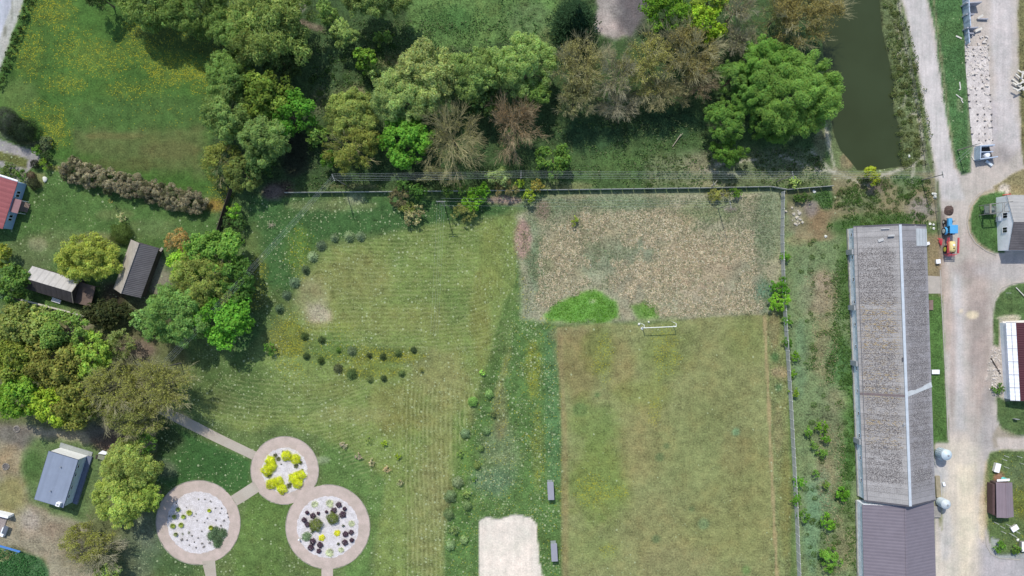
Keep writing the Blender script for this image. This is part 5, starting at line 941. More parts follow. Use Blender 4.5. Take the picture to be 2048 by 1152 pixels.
# ---------------------------------------------------------------- buildings
M_WHITE = plain('white_paint', (238, 239, 242), .7, .06, .8); M_WPLAST = plain('white_plaster', (246, 247, 249), .85, .1, .6)
M_DARK = plain('dark_opening', (34, 34, 38), .4, .1, 1); M_GLASS = plain('window_glass', (30, 36, 44), .15, .1, 1)
M_WOODG = plain('grey_wood', (148, 140, 128), .85, .25, 1.5); M_WOODD = plain('dark_wood', (72, 64, 58), .9, .3, 1.5); M_STEEL = plain('grey_steel', (150, 152, 154), .5, .15, 2)
M_WIRE = plain('wire', (176, 182, 180), .5, .05, 1); M_RUST = plain('rusty_steel', (118, 84, 66), .8, .3, 2); M_POLE = plain('pole_wood', (128, 122, 114), .85, .2, 2)
def W(u, v, z=0): return P(u, v, z)
def mid(a, b, t=.5): return a * (1 - t) + b * t
def inset(q, d):
    c = sum(q, Vector((0, 0, 0))) / len(q); out = []
    for i in range(len(q)):
        e1 = (q[i] - q[i - 1]).normalized(); e2 = (q[(i + 1) % len(q)] - q[i]).normalized(); s = (e2 - e1); out.append(q[i] + s * d / max(.5, abs((e1.cross(e2)).z)))
    return out
def centre(pts): return sum(pts, Vector((0, 0, 0))) / len(pts)
def ccw(q):
    a = sum(q[i].x * q[(i + 1) % len(q)].y - q[(i + 1) % len(q)].x * q[i].y for i in range(len(q)))
    return q if a > 0 else q[::-1]
def window(root, a, b, t, z, w_, h_, frame=M_WHITE, glass=M_GLASS, name='window', depth=.05):
    """a->b wall base line seen from outside with outside on the right; t position along it"""
    d = (b - a).normalized(); nrm = Vector((d.y, -d.x, 0)); p = a + (b - a) * t; p = Vector((p.x, p.y, z)); rz = math.atan2(d.y, d.x)
    g_ = MB().box(p + nrm * .03, (w_, depth, h_), rz).build(name, glass, root)
    f = MB()
    for sx in (-1, 1): f.box(p + d * sx * (w_ / 2 + .03) + nrm * .045, (.06, .09, h_ + .12), rz)
    for sz in (-1, 1): f.box(p + Vector((0, 0, sz * (h_ / 2 + .03))) + nrm * .047, (w_, .085, .06), rz)
    f.box(p + nrm * .046, (.04, .07, h_), rz)
    fo = f.build('frame', frame, root); fo.parent = g_; fo.location = (0, 0, 0)
    return g_
def door(root, a, b, t, w_, h_, mat):
    d = (b - a).normalized(); nrm = Vector((d.y, -d.x, 0)); p = a + (b - a) * t; p = Vector((p.x, p.y, h_ / 2 + .02)); rz = math.atan2(d.y, d.x)
    o = MB().box(p + nrm * .04, (w_, .08, h_), rz).build('door', mat, root, bevel=.01)
    hh = MB().box(p + nrm * .11 + d * w_ * .38, (.12, .06, .03), rz).build('handle', M_STEEL, root); hh.parent = o; hh.location = (0, 0, 0)
def gable(name, label, q, ze, zr, wall, roof1, roof2, over=.25, th=.12, group=None):
    """q: roof corners in photo pixels at eave height: ridge end A left, A right, ridge end B right, B left (a,b | c,d)"""
    a, b, c, d = [W(u, v, ze) for u, v in q]; r1 = mid(a, b); r2 = mid(d, c); r1.z = r2.z = zr
    g0 = centre([a, b, c, d]); root = empty(name, (g0.x, g0.y, 0), label, 'shed' if 'shed' in name else ('barn' if 'barn' in name else 'building'), group)
    def up(q_, t): return [x + Vector((0, 0, t)) for x in q_]
    def slope(e1, e2, mat):
        s = [e1, e2, r2, r1]; s = s if (s[1] - s[0]).cross(s[2] - s[1]).z > 0 else s[::-1]
        return MB().slab(up(s, th), th).build('roof', mat, root)
    slope(a, d, roof1); slope(b, c, roof2)
    ax = (r2 - r1).normalized(); sd_ = (b - a).normalized(); k = over * 1.0
    A, B, Cc, D = a + ax * k + sd_ * k, b + ax * k - sd_ * k, c - ax * k - sd_ * k, d - ax * k + sd_ * k
    sl = (zr - ze) / ((b - a).length / 2); zw = ze + sl * k - .03
    R1 = mid(A, B); R2 = mid(D, Cc); zt = zr - .04; vs = []
    for p in (A, B, Cc, D): vs += [(p.x, p.y, -.1), (p.x, p.y, zw)]
    vs += [(R1.x, R1.y, zt), (R2.x, R2.y, zt)]
    m = MB(); m.add(vs, [(0, 2, 3, 8, 1), (2, 4, 5, 3), (4, 6, 7, 9, 5), (6, 0, 1, 7), (1, 8, 9, 7), (8, 3, 5, 9)]); m.build('wall', wall, root)
    cap = MB().beam(r1 + Vector((0, 0, th + .03)), r2 + Vector((0, 0, th + .03)), .28, .06); cap.build('ridge', roof1, root)
    return root, [Vector((p.x, p.y, 0)) for p in (A, B, Cc, D)]

# --- long grey barn with lichen on its asbestos roof, and the purple roofed hall joined to its lower end
def lichen_mat(dark=.5):
    m, n, b = newmat('asbestos_roof'); g = geo(n); ca = attr(n, 'Col'); li = attr(n, 'lich').outputs['Fac']; ye = attr(n, 'yel').outputs['Fac']; rw = attr(n, 'row').outputs['Fac']; rb = attr(n, 'rib').outputs['Fac']
    f = mrange(n, noise(n, .8, 4, .65, g), .3, .7, .88, 1.12); cc = N(n, 'ShaderNodeCombineColor'); [n.links.new(f, cc.inputs[i]) for i in range(3)]
    col = mixc(n, 1.0, ca.outputs['Color'], cc.outputs[0], 'MULTIPLY')
    sp = noise(n, 3.1, 3, .7, scaled(n, g, (1.5, 2.3, 1))); sq = noise(n, 3.4, 3, .7, scaled(n, g, (1.3, 2.0, 1), .3)); big = noise(n, .35, 3, .6, scaled(n, g, (.8, 2.2, 1)))
    lm = math_(n, 'MULTIPLY', li, mrange(n, big, .3, .5, .55, 1.15), True)
    th = math_(n, 'GREATER_THAN', math_(n, 'ADD', sp, math_(n, 'MULTIPLY', lm, .20)), .60); th = mrange(n, math_(n, 'ADD', sp, math_(n, 'MULTIPLY', lm, .16)), .58, .66, 0, .9)
    col = mixc(n, math_(n, 'MULTIPLY', th, lm, True), col, LC((74, 68, 68)))
    tl = math_(n, 'MULTIPLY', mrange(n, sq, .50, .60, 0, .8), lm, True); col = mixc(n, tl, col, LC((188, 182, 178)))
    ty = math_(n, 'MULTIPLY', math_(n, 'MULTIPLY', mrange(n, noise(n, 1.6, 3, .7, scaled(n, g, (.8, 2.6, 1), .25)), .52, .62, 0, .8), ye), li, True); col = mixc(n, ty, col, LC((176, 148, 84)))
    fr = math_(n, 'FRACT', rw); ln = mrange(n, fr, 0, .12, .5, 1); c2 = N(n, 'ShaderNodeCombineColor'); [n.links.new(ln, c2.inputs[i]) for i in range(3)]
    col = mixc(n, 1.0, col, c2.outputs[0], 'MULTIPLY')
    s = math_(n, 'SINE', math_(n, 'MULTIPLY', rb, 2 * PI / .35)); n.links.new(col, b.inputs['Base Color']); b.inputs['Roughness'].default_value = .85
    bump(n, b, math_(n, 'ADD', math_(n, 'MULTIPLY', s, .3), sp), .5, .08); return m
M_LICH = lichen_mat()
def roof_grid(name, e1, e2, r1, r2, base, root, seed, mat=M_LICH, th=.12, yrange=(0, 1), dens=1.0):
    """slope as a fine grid: e eave line, r ridge line"""
    rs = np.random.RandomState(seed); L = (e2 - e1).length; Wd = (r1 - e1).length; nu = int(L / .6) + 1; nw = int(Wd / .6) + 1
    t, s = np.meshgrid(np.linspace(0, 1, nu), np.linspace(0, 1, nw)); E1, E2, R1, R2 = [np.array(x) for x in (e1, e2, r1, r2)]
    Pp = (E1 * (1 - t[..., None]) + E2 * t[..., None]) * (1 - s[..., None]) + (R1 * (1 - t[..., None]) + R2 * t[..., None]) * s[..., None]
    sag = NZ.fbm(t * L / 7 + seed, s * Wd / 4, 3) * .07; Pp[..., 2] += th + sag
    row = t * L / 1.18; ri = np.floor(row + 1e-6).astype(int); tone = rs.uniform(.86, 1.12, ri.max() + 2)[ri] * (1 + .03 * NZ2.fbm(t * L / 3, s * 4, 2))
    col = lin(base) * tone[..., None]; li = np.clip(s / .12, 0, 1) * np.clip((1 - s) / .22, 0, 1) ** .8 * np.clip(t * L / 6, 0, 1) * np.clip((1 - t) * L / 5, 0, 1) * rs.uniform(.75, 1.15, ri.max() + 2)[ri] * dens
    ye = np.clip((t - yrange[0]) / .06, 0, 1) * np.clip((yrange[1] - t) / .06, 0, 1) * rs.uniform(.1, 1.0, ri.max() + 2)[ri]
    V = Pp.reshape(-1, 3) - np.array(root.location); i, j = np.meshgrid(np.arange(nu - 1), np.arange(nw - 1)); a = j * nu + i
    F = np.stack([a, a + 1, a + nu + 1, a + nu], -1).reshape(-1, 4); nn = np.cross(V[F[0, 1]] - V[F[0, 0]], V[F[0, 2]] - V[F[0, 1]]); F = F if nn[2] > 0 else F[:, ::-1]
    n0 = len(V); V = np.concatenate([V, V - [0, 0, th * .9]]); F2 = (F + n0)[:, ::-1]
    edge = list(range(nu)) + [j * nu + nu - 1 for j in range(1, nw)] + [(nw - 1) * nu + k for k in range(nu - 2, -1, -1)] + [j * nu for j in range(nw - 2, 0, -1)]
    Fs = np.array([(edge[k], edge[(k + 1) % len(edge)], edge[(k + 1) % len(edge)] + n0, edge[k] + n0) for k in range(len(edge))])
    dup2 = lambda x: np.concatenate([x.ravel(), x.ravel()])
    cc = np.concatenate([col.reshape(-1, 3), np.ones((n0, 1))], -1); cc = np.concatenate([cc, cc])
    return mesh_np(name, V, np.concatenate([F, F2, Fs]), mat, {'Col': ('FLOAT_COLOR', cc), 'lich': ('FLOAT', dup2(li)), 'yel': ('FLOAT', dup2(ye)), 'row': ('FLOAT', dup2(row)), 'rib': ('FLOAT', dup2(s * Wd))}, parent=root)
ze, zr = 3.0, 6.9
a, b, c, d = W(1706, 454, ze), W(1852, 451, ze), W(1870, 1000, ze), W(1727.5, 1001, ze); r1 = mid(a, b); r2 = mid(d, c); r1.z = r2.z = zr
g0 = centre([a, b, c, d]); barn = empty('long_barn', (g0.x, g0.y, 0), 'very long grey barn with a lichen spotted sheet roof and pale ridge', 'barn')
roof_grid('roof', a, d, r1, r2, (156, 153, 152), barn, 5, yrange=(.25, .82)); roof_grid('roof', b, c, r1, r2, (146, 143, 145), barn, 6, yrange=(2, 3), dens=.95)
up_ = Vector((0, 0, .16))
MB().beam(r1 + up_, r2 + up_, .55, .12).build('ridge_cap', plain('pale_ridge', (186, 194, 202), .7, .12, 1), barn)
t_ = (775 - 450) / 552.; q1 = mid(r1, r2, t_ + .015); q2 = mid(b, c, t_ - .01); MB().beam(q1 + up_ * .9, q2 + up_ * .9, 1.1, .06).build('flashing', plain('pale_flashing', (190, 194, 196), .7, .15, 1), barn)
q1 = mid(r1, r2, t_ + .02); q2 = mid(a, d, t_ + .02); MB().beam(q1 + up_ * .85, q2 + up_ * .85, .5, .05).build('flashing', plain('brown_flashing', (112, 100, 100), .7, .15, 1), barn)
ax = (r2 - r1).normalized()
MB().beam(r1 + up_ * .5, a + up_ * .5, .4, .1).beam(r1 + up_ * .5, b + up_ * .5, .4, .1).build('verge_trim', plain('dark_verge', (84, 82, 88), .7, .15, 1), barn)
MB().beam(r2 + up_ * .6, d + up_ * .6, .35, .1).beam(r2 + up_ * .6, c + up_ * .6, .35, .1).build('verge_trim', plain('dark_verge', (84, 82, 88), .7, .15, 1), barn)
MB().beam(mid(a, d, .0) + Vector((.55, 0, .45)), mid(a, d, 1) + Vector((.55, 0, .45)), .1, .08).build('gutter', plain('gutter_grey', (110, 110, 114), .6, .1, 1), barn)
# translucent panel and loose sheets
p1, p2 = mid(b, c, .012), mid(b, c, .075); s1, s2 = mid(r1, r2, .012), mid(r1, r2, .075); e_ = Vector((0, 0, .2))
q = [p1 + e_, p2 + e_, mid(p2, s2, .42) + e_, mid(p1, s1, .42) + e_]; q = q if (q[1] - q[0]).cross(q[2] - q[1]).z > 0 else q[::-1]
MB().slab(q, .05).build('roof_light', stripes('pale_sheets', (184, 188, 190), .9, 0, .12, .8, .5, .9), barn)
for (u, v, l, w_, rz) in [(1762, 480, 1.1, .6, .35), (1783, 471, 1.2, .4, .05), (1737, 458, 1.0, .25, 0), (1771, 457, 1.6, .25, 0), (1756, 738, .5, .4, 0), (1736, 774, .7, .4, 0), (1757, 787, .8, .35, 0), (1770, 895, .6, .4, .3), (1745, 984, 1.0, .5, .1), (1806, 719, .5, .9, 0), (1816, 722, .6, .9, 0), (1809, 848, .7, .6, 0)]:
    x = W(u, v, 5.4); tt = min(1, abs(x.x - mid(a, d, .5).x) / 8.2); z_ = 5.0
    k_ = (x.x - mid(a, d, (v - 450) / 552).x) / (mid(r1, r2, .5).x - mid(a, d, .5).x); z_ = ze + (zr - ze) * (k_ if k_ < 1 else 2 - k_); x = W(u, v, z_ + .25)
    sl = math.atan2(zr - ze, 8.1) * (1 if k_ < 1 else -1); M = Matrix.Rotation(-sl, 3, 'Y') @ Matrix.Rotation(rz, 3, 'Z')
    MB().box(x, (l, w_, .05), M=M).build('roof_patch', plain('patch_sheet', (176, 176, 176), .7, .1, 1) if l > .6 else plain('dark_patch', (96, 94, 98), .7, .1, 1), barn)
# walls
wm = plain('peeling_wall', (228, 232, 238), .85, .22, 1.1, bumpy=.6)
sd_ = (b - a).normalized(); A, B, Cc, D = a + ax * .2 + sd_ * .25, b + ax * .2 - sd_ * .25, c - ax * .2 - sd_ * .25, d - ax * .2 + sd_ * .25
vs = []; zw = ze + .1
for p in (A, B, Cc, D): vs += [(p.x, p.y, -.1), (p.x, p.y, zw)]
R1, R2 = mid(A, B), mid(D, Cc); vs += [(R1.x, R1.y, zr - .1), (R2.x, R2.y, zr - .1)]
MB().add(vs, [(0, 2, 3, 8, 1), (2, 4, 5, 3), (4, 6, 7, 9, 5), (6, 0, 1, 7), (1, 8, 9, 7), (8, 3, 5, 9)]).build('wall', wm, barn)
D0, A0, B0, C0 = [Vector((p.x, p.y, 0)) for p in (D, A, B, Cc)]
MB().beam(A0 + Vector((-.12, 0, .25)), D0 + Vector((-.12, 0, .25)), .3, .5).build('plinth', plain('stone_plinth', (150, 148, 140), .9, .35, 1.2), barn)
for k in range(12):
    dd = (A0 - D0).normalized(); p = mid(A0, D0, (k * 2 + .6) / 24.2); p.z = 1.9; nl = Vector((-1, 0, 0)); rz = math.atan2(dd.y, dd.x)
    w0 = MB().box(p + nl * .03, (.62, .07, .55), rz).build('window', M_GLASS, barn)
    f = MB()
    for sx in (-1, 1): f.box(p + dd * sx * .36 + nl * .05, (.1, .1, .72), rz)
    for sz in (-1, 1): f.box(p + Vector((0, 0, sz * .32)) + nl * .052, (.62, .095, .09), rz)
    f.box(p + nl * .048, (.05, .09, .55), rz); fo = f.build('frame', M_WHITE, barn); fo.parent = w0; fo.location = (0, 0, 0)
for k in (2, 7, 12, 19):
    dd = (A0 - D0).normalized(); p = mid(A0, D0, k / 24.2 + .005); MB().box(p + Vector((-.3, 0, 1.35)), (1.1, .5, 2.7), math.atan2(dd.y, dd.x)).build('buttress', plain('buttress_grey', (150, 154, 158), .85, .2, 1), barn)
# purple hall
a, b, d, c = W(1723.7, 1009, 3.0), W(1867, 1001, 3.0), W(1731, 1330, 3.0), W(1876, 1330, 3.0); r1, r2 = mid(a, b), mid(d, c); r1.z = r2.z = 5.6
g0 = centre([a, b, c, d]); hall = empty('roof_hall', (g0.x, g0.y, 0), 'hall with a plain purple brown metal roof at the lower end of the grey barn', 'building'); hall.name = 'metal_roofed_hall'
M_PUR = stripes('purple_metal', (122, 114, 122), .7, PI / 2 + .03, .07, .93, .45); M_PUR2 = stripes('purple_metal_east', (120, 108, 118), 1.05, PI / 2 + .03, .04, .9, .45)
for e1, e2 in ((a, d), (b, c)):
    s = [e1, e2, r2, r1]; s = s if (s[1] - s[0]).cross(s[2] - s[1]).z > 0 else s[::-1]; MB().slab([x + Vector((0, 0, .12)) for x in s], .12).build('roof', M_PUR, hall)
MB().beam(r1 + Vector((0, 0, .15)), r2 + Vector((0, 0, .15)), .3, .06).build('ridge_cap', M_PUR, hall)
A, B, Cc, D = a + Vector((.25, .05, 0)), b + Vector((-.25, .05, 0)), c + Vector((-.25, .3, 0)), d + Vector((.25, .3, 0)); vs = []
for p in (A, B, Cc, D): vs += [(p.x, p.y, -.1), (p.x, p.y, 3.05)]
R1, R2 = mid(A, B), mid(D, Cc); vs += [(R1.x, R1.y, 5.5), (R2.x, R2.y, 5.5)]
MB().add(vs, [(0, 2, 3, 8, 1), (2, 4, 5, 3), (4, 6, 7, 9, 5), (6, 0, 1, 7), (1, 8, 9, 7), (8, 3, 5, 9)]).build('wall', wm, hall)
MB().beam(Vector((A.x - .1, A.y, .25)), Vector((D.x - .1, D.y, .25)), .3, .5).build('plinth', plain('stone_plinth', (150, 148, 140), .9, .35, 1.2), hall)

# --- garden barns
root, (A, B, Cc, D) = gable('wooden_barn', 'steep grey barn with a long boarded roof standing between garden trees', [(262.5, 479), (318.5, 496), (282, 596), (227.5, 577)], 2.3, 4.7, M_WOODD, stripes('pale_boards', (160, 152, 140), .5, .32, .14, .8), stripes('grey_boards', (108, 104, 106), .42, .32 + PI / 2, .16, .8))
door(root, B, Cc, .3, 1.4, 1.9, M_WOODD); MB().beam(B + Vector((.5, 0, 2.2)), B + Vector((.9, -.3, 2.2)), .9, .08).build('eave_board', M_WOODG, root)
q = [(65, 532), (160, 560.5), (147, 606), (50, 577)]
a, b, c, d = [W(u, v, 2.2) for u, v in q]   # ridge runs along the long side
r1, r2 = W(48.5, 556, 3.9), W(143.5, 584, 3.9); g0 = centre([a, b, c, d]); lb = empty('wooden_barn', (g0.x, g0.y, 0), 'low barn with pale upper slope, shade-coloured lower slope and brown lean-to', 'barn')
for e1, e2, mt, nm in ((a, b, stripes('pale_sheeting', (170, 166, 162), 1.4, -.28, .12, .82, .6), 'roof'), (d, c, stripes('shaded_boards', (66, 62, 64), 1.2, -.28, .15, .75, .8), 'roof')):  # lower slope faces away from the sun; its shade is put into the colour
    s = [e1, e2, r2, r1]; s = s if (s[1] - s[0]).cross(s[2] - s[1]).z > 0 else s[::-1]; MB().slab([x + Vector((0, 0, .1)) for x in s], .1).build(nm, mt, lb)
ia, ib, ic, id_ = [x * 1 for x in inset(ccw([a, b, c, d]), .25)]; 
cc_ = centre([a, b, c, d]); sh = lambda x: Vector((cc_.x + (x.x - cc_.x) * .95, cc_.y + (x.y - cc_.y) * .92, 0))
A, B, Cc, D = sh(a), sh(b), sh(c), sh(d); R1, R2 = sh(r1), sh(r2); vs = []
for p in (A, D, Cc, B): vs += [(p.x, p.y, -.1), (p.x, p.y, 2.15)]
vs += [(R1.x, R1.y, 3.75), (R2.x, R2.y, 3.75)]
MB().add(vs, [(0, 1, 8, 3, 2), (2, 3, 5, 4), (4, 5, 9, 7, 6), (6, 7, 1, 0), (1, 7, 9, 8), (8, 9, 5, 3)]).build('wall', M_WOODD, lb)
MB().beam(r2 + Vector((0, 0, .05)), b + Vector((.02, 0, .12)), .12, .14).beam(r2 + Vector((0, 0, .05)), c + Vector((.02, 0, .12)), .12, .14).build('barge_board', M_WOODG, lb)
q = ccw([W(u, v, 1.5) for u, v in [(160, 564), (191, 573), (181, 613), (147, 605)]]); MB().slab(q, .12).build('lean_to_roof', plain('brown_boards', (104, 88, 80), .9, .2, 1.2), lb)
pm = MB()
for x in q: pm.tube((x.x * .998 + .0, x.y, 0), (x.x, x.y, 1.4), .07, n=6)
pm.box((centre(q).x, centre(q).y, .5), (2.2, 2.6, 1.0), -.28).build('lean_to_wall', M_WOODD, lb)
o = MB(); c_ = W(113, 601, .3); o.box(c_ + Vector((0, 0, .12)), (2.0, .85, .06), -.3)
for sx in (-1, 1): o.box(c_ + Matrix.Rotation(-.3, 3, 'Z') @ Vector((sx * .8, 0, -.1)), (.08, .7, .4), -.3)
tag(o.build('white_bench', M_WHITE, recenter=True), 'white board bench on the grass below the shade-coloured barn slope', 'bench')
# plank fence below it
rt = empty('plank_fence', tuple(W(105, 616)), 'pale plank fence running below the two garden barns', 'fence'); m1 = MB(); m1.beam(W(43, 600, .55), W(170, 633, .55), .1, 1.0); m1.build('panel', M_WOODG, rt); MB().beam(W(43, 599.5, 1.1), W(170, 632.5, 1.1), .34, .06).build('top_rail', plain('pale_rail', (190, 184, 168), .8, .1, 1), rt)
for k in range(8): MB().beam(mid(W(43, 600, 0), W(170, 633, 0), k / 7) + Vector((0, -.12, 0)), mid(W(43, 600, 0), W(170, 633, 0), k / 7) + Vector((0, -.12, 1.05)), .1).build('post', M_WOODG, rt)
MB().beam(W(-30, 586, .5), W(43, 600, .5), .1, .9).build('panel', M_WOODD, rt)  # left stretch lies in shadow, put into its colour with dark wood
# garden boundary wall (dark) between garden and park
rt = empty('boundary_fence', tuple(W(450, 430)), 'dark weathered board fence along the garden boundary below the meadow corner', 'fence')
for p_, q_ in (((462, 378), (448, 420)), ((448, 420), (432, 472))):
    MB().beam(W(*p_, .8), W(*q_, .8), .12, 1.6).build('panel', plain('weathered_boards', (74, 66, 58), .9, .3, 1), rt)
for t in (0, .25, .5, .75, 1): x = W(462 - 30 * t, 378 + 94 * t); MB().tube(x, x + Vector((0, 0, 1.7)), .07, n=6).build('post', M_WOODG, rt)

# --- red roofed house at the left edge
M_RED = stripes('red_roof', (162, 92, 92), 1.1, PI / 2 - .3, .12, .88, .6); M_BLUE = plain('blue_wall', (160, 188, 218), .8, .08, 1)
z1 = 2.9; ne, se = W(36, 364, z1), W(6, 458, z1); dv = (se - ne).normalized(); wv = Vector((dv.y, -dv.x, 0)); wv = wv if wv.x < 0 else -wv
nw, sw = ne + wv * 9, se + wv * 9; r1, r2 = mid(ne, nw), mid(se, sw); r1.z = r2.z = 5.0; g0 = centre([ne, se, sw, nw]); hs = empty('house', (g0.x, g0.y, 0), 'red roofed house with pale blue walls cut by the left edge', 'house')
for e1, e2 in ((ne, se), (nw, sw)):
    s = [e1, e2, r2, r1]; s = s if (s[1] - s[0]).cross(s[2] - s[1]).z > 0 else s[::-1]; MB().slab([x + Vector((0, 0, .12)) for x in s], .12).build('roof', M_RED, hs)
MB().beam(r1 + Vector((0, 0, .15)), r2 + Vector((0, 0, .15)), .3, .06).build('ridge', M_RED, hs)
ev = -wv; k = .15; E0, E1 = ne - ev * k + dv * .1, se - ev * k - dv * .1; F0, F1 = nw + ev * k + dv * .1, sw + ev * k - dv * .1; vs = []
for p in (F0, E0, E1, F1): vs += [(p.x, p.y, -.1), (p.x, p.y, z1)]
vs += [(r1.x, r1.y - .1, 4.85), (r2.x, r2.y + .1, 4.85)]
MB().add(vs, [(0, 1, 8, 3, 2), (2, 3, 5, 4), (4, 5, 9, 7, 6), (6, 7, 1, 0), (1, 7, 9, 8), (8, 9, 5, 3)]).build('wall', M_BLUE, hs)
MB().beam(Vector((ne.x, ne.y + .25, 2.95)), Vector((nw.x, nw.y + .25, 2.95)), .3, .12).build('fascia', M_WHITE, hs)
E0b, E1b = Vector((E0.x, E0.y, 0)), Vector((E1.x, E1.y, 0))
for t in (.24, .76):
    for dt in (-.035, .035):
        p = mid(E0b, E1b, t + dt); p.z = 1.7; rz = math.atan2(dv.y, dv.x)
        w0 = MB().box(p + ev * .04, (.5, .08, 1.0), rz).build('window', M_GLASS, hs); f = MB()
        for sx in (-1, 1): f.box(p + dv * sx * .28 + ev * .06, (.06, .1, 1.12), rz)
        for sz in (-1, 1): f.box(p + Vector((0, 0, sz * .53)) + ev * .062, (.5, .1, .06), rz)
        fo = f.build('frame', M_WHITE, hs); fo.parent = w0; fo.location = (0, 0, 0)
q = ccw([W(27, 396.5, 2.5), W(43.5, 400.5, 2.4), W(35, 427, 2.4), W(19, 423, 2.5)]); MB().slab(q, .1).build('porch_roof', plain('porch_red', (140, 104, 106), .7, .12, 1), hs)
st = MB()
for i in range(7):
    p0 = W(44 + i * 2.6, 402 + i * .9, .75 - i * .09); p1 = W(37.5 + i * 2.6, 421.5 + i * .6, .75 - i * .09); st.beam(p0, p1, .2, .05)
st.build('steps', plain('step_wood', (134, 118, 108), .9, .15, 2), hs)
MB().box(mid(W(44, 402, .3), W(38, 421, .3)) + Vector((.2, 0, 0)), (.9, 2.2, .6), -.3).build('porch_base', M_CONCD, hs)
for u, v in ((43, 401.5), (35.5, 426)): x = W(u, v, 2.3); MB().tube((x.x, x.y, 0), (x.x, x.y, 2.35), .06, n=6).build('porch_post', M_WHITE, hs)

# --- blue grey cabin
M_SLATE = stripes('slate_blue_roof', (132, 142, 160), 2.4, -.32, .05, .93, .5); z1 = 3.6
nw, ne, se, sw = W(98.3, 902, z1), W(156.6, 919.8, z1), W(127, 1015, z1 - .1), W(69.6, 998, z1 - .1); g0 = centre([nw, ne, se, sw])
cb = empty('cabin', (g0.x, g0.y, 0), 'cabin with a smooth blue grey roof, white end wall and square chimney', 'cabin')
MB().slab([x + Vector((0, 0, .14)) for x in ccw([nw, ne, se, sw])], .14).build('roof', M_SLATE, cb)
ed = MB()
for p_, q_ in ((nw, ne), (ne, se), (se, sw), (sw, nw)): ed.beam(p_ + Vector((0, 0, .02)), q_ + Vector((0, 0, .02)), .14, .22)
ed.build('roof_edge', plain('edge_trim', (84, 92, 112), .5, .05, 1), cb)
I = inset(ccw([nw, ne, se, sw]), .12); I = [Vector((x.x, x.y, 0)) for x in I]
qs = ccw([nw, ne, se, sw]); 
Wn = centre([nw, ne]); wl = MB().prism(I, -.1, z1 - .2).build('wall', plain('cabin_blue', (196, 214, 230), .75, .05, 1), cb)
dn = (ne - nw).normalized(); nn = Vector((-dn.y, dn.x, 0)); nn = nn if nn.y > 0 else -nn; base_n = [nw + nn * .04 - nn * .12, ne + nn * .04 - nn * .12]
MB().beam(Vector((nw.x, nw.y, 1.65)) - nn * .05 + dn * .15, Vector((ne.x, ne.y, 1.65)) - nn * .05 - dn * .15, .06, 3.2).build('end_wall', plain('end_white', (248, 249, 250), .7, .03, 1), cb)
de = (se - ne).normalized(); ne_ = Vector((-de.y, de.x, 0)); ne_ = ne_ if ne_.x > 0 else -ne_; rz = math.atan2(de.y, de.x)
for t in (.16, .34, .6, .79):
    p = mid(ne, se, t); p = Vector((p.x, p.y, 2.75)); w0 = MB().box(p - ne_ * .06, (.62, .1, .42), rz).build('window', M_GLASS, cb); f = MB()
    for sx in (-1, 1): f.box(p + de * sx * .34 - ne_ * .05, (.06, .12, .54), rz)
    for sz in (-1, 1): f.box(p + Vector((0, 0, sz * .24)) - ne_ * .052, (.64, .125, .06), rz)
    fo = f.build('frame', M_WHITE, cb); fo.parent = w0; fo.location = (0, 0, 0)
p0, p1 = Vector((ne.x, ne.y, .25)) + ne_ * .5, Vector((se.x, se.y, .25)) + ne_ * .5; MB().beam(p0 + de * -.1, p1, 1.0, .5).build('terrace', plain('terrace_blue', (104, 112, 134), .8, .1, 1), cb)
p0, p1 = Vector((nw.x, nw.y, .1)) + nn * .55 - dn * .1, Vector((ne.x, ne.y, .1)) + nn * .55 + dn * .7; MB().beam(p0, p1, 1.0, .2).build('deck', plain('deck_boards', (150, 154, 150), .85, .12, 1.5), cb)
x = W(117, 1008.5, 4.1); ch = MB().box(x - Vector((0, 0, .2)), (.85, .8, 1.0), -.3).build('chimney', M_WPLAST, cb); cc2 = MB().box(x + Vector((0, 0, .33)), (.4, .35, .06), -.3).build('chimney_cap', M_STEEL, cb); cc2.parent = ch; cc2.location = (0, 0, 0)
for u, v in ((122, 934), (101.5, 982)): x = W(u, v, z1 + .2); MB().tube(x - Vector((0, 0, .1)), x + Vector((0, 0, .35)), .1, n=8).build('vent', M_STEEL, cb)

# small white garden table with an awning beside the cabin
tb = empty('garden_shelter', tuple(W(202, 912)), 'small open garden stand with a white lid beside the cabin', 'garden stand'); q = ccw([W(196, 907, 1.1), W(205, 901, 1.1), W(217, 905, 1.1), W(211, 909.5, 1.1)])
MB().slab(q, .06).build('lid', M_WHITE, tb)
x = W(203, 914, .4); MB().box(x, (1.7, 1.0, .5), -.25).build('box', plain('box_grey_green', (128, 132, 112), .85, .2, 2), tb)
MB().box(x + Vector((-.9, .1, .15)), (.25, .9, .6), -.25).build('side_panel', M_WOODD, tb)
for u, v in ((194, 910), (213, 917)): p = W(u, v); MB().tube(p, p + Vector((0, 0, 1.0)), .035, n=6).build('post', M_STEEL, tb)
# fire pits: rings of stones
M_ST = plain('field_stone', (132, 126, 118), .9, .25, 2)
def stone(rs, c, r, name, mat, label=None, group=None, cat='stone', flat=.6):
    import bmesh
    bm = bmesh.new(); bmesh.ops.create_icosphere(bm, subdivisions=2, radius=1)
    k = rs.uniform(.75, 1.2, 3); ph = rs.uniform(0, 9, 3)
    for vv in bm.verts: n_ = 1 + .16 * math.sin(vv.co.x * 3 + ph[0]) + .14 * math.sin(vv.co.y * 4 + ph[1]) + .1 * math.sin(vv.co.z * 5 + ph[2]); vv.co = Vector((vv.co.x * k[0], vv.co.y * k[1], vv.co.z * flat)) * n_ * r
    me = bpy.data.meshes.new(name); bm.to_mesh(me); bm.free(); me.materials.append(mat); o = bpy.data.objects.new(name, me); C.objects.link(o); o.location = (c.x, c.y, c.z + r * flat * .6); o.rotation_euler = (0, 0, rs.uniform(0, 6))
    if label: tag(o, label, cat, group)
    return o
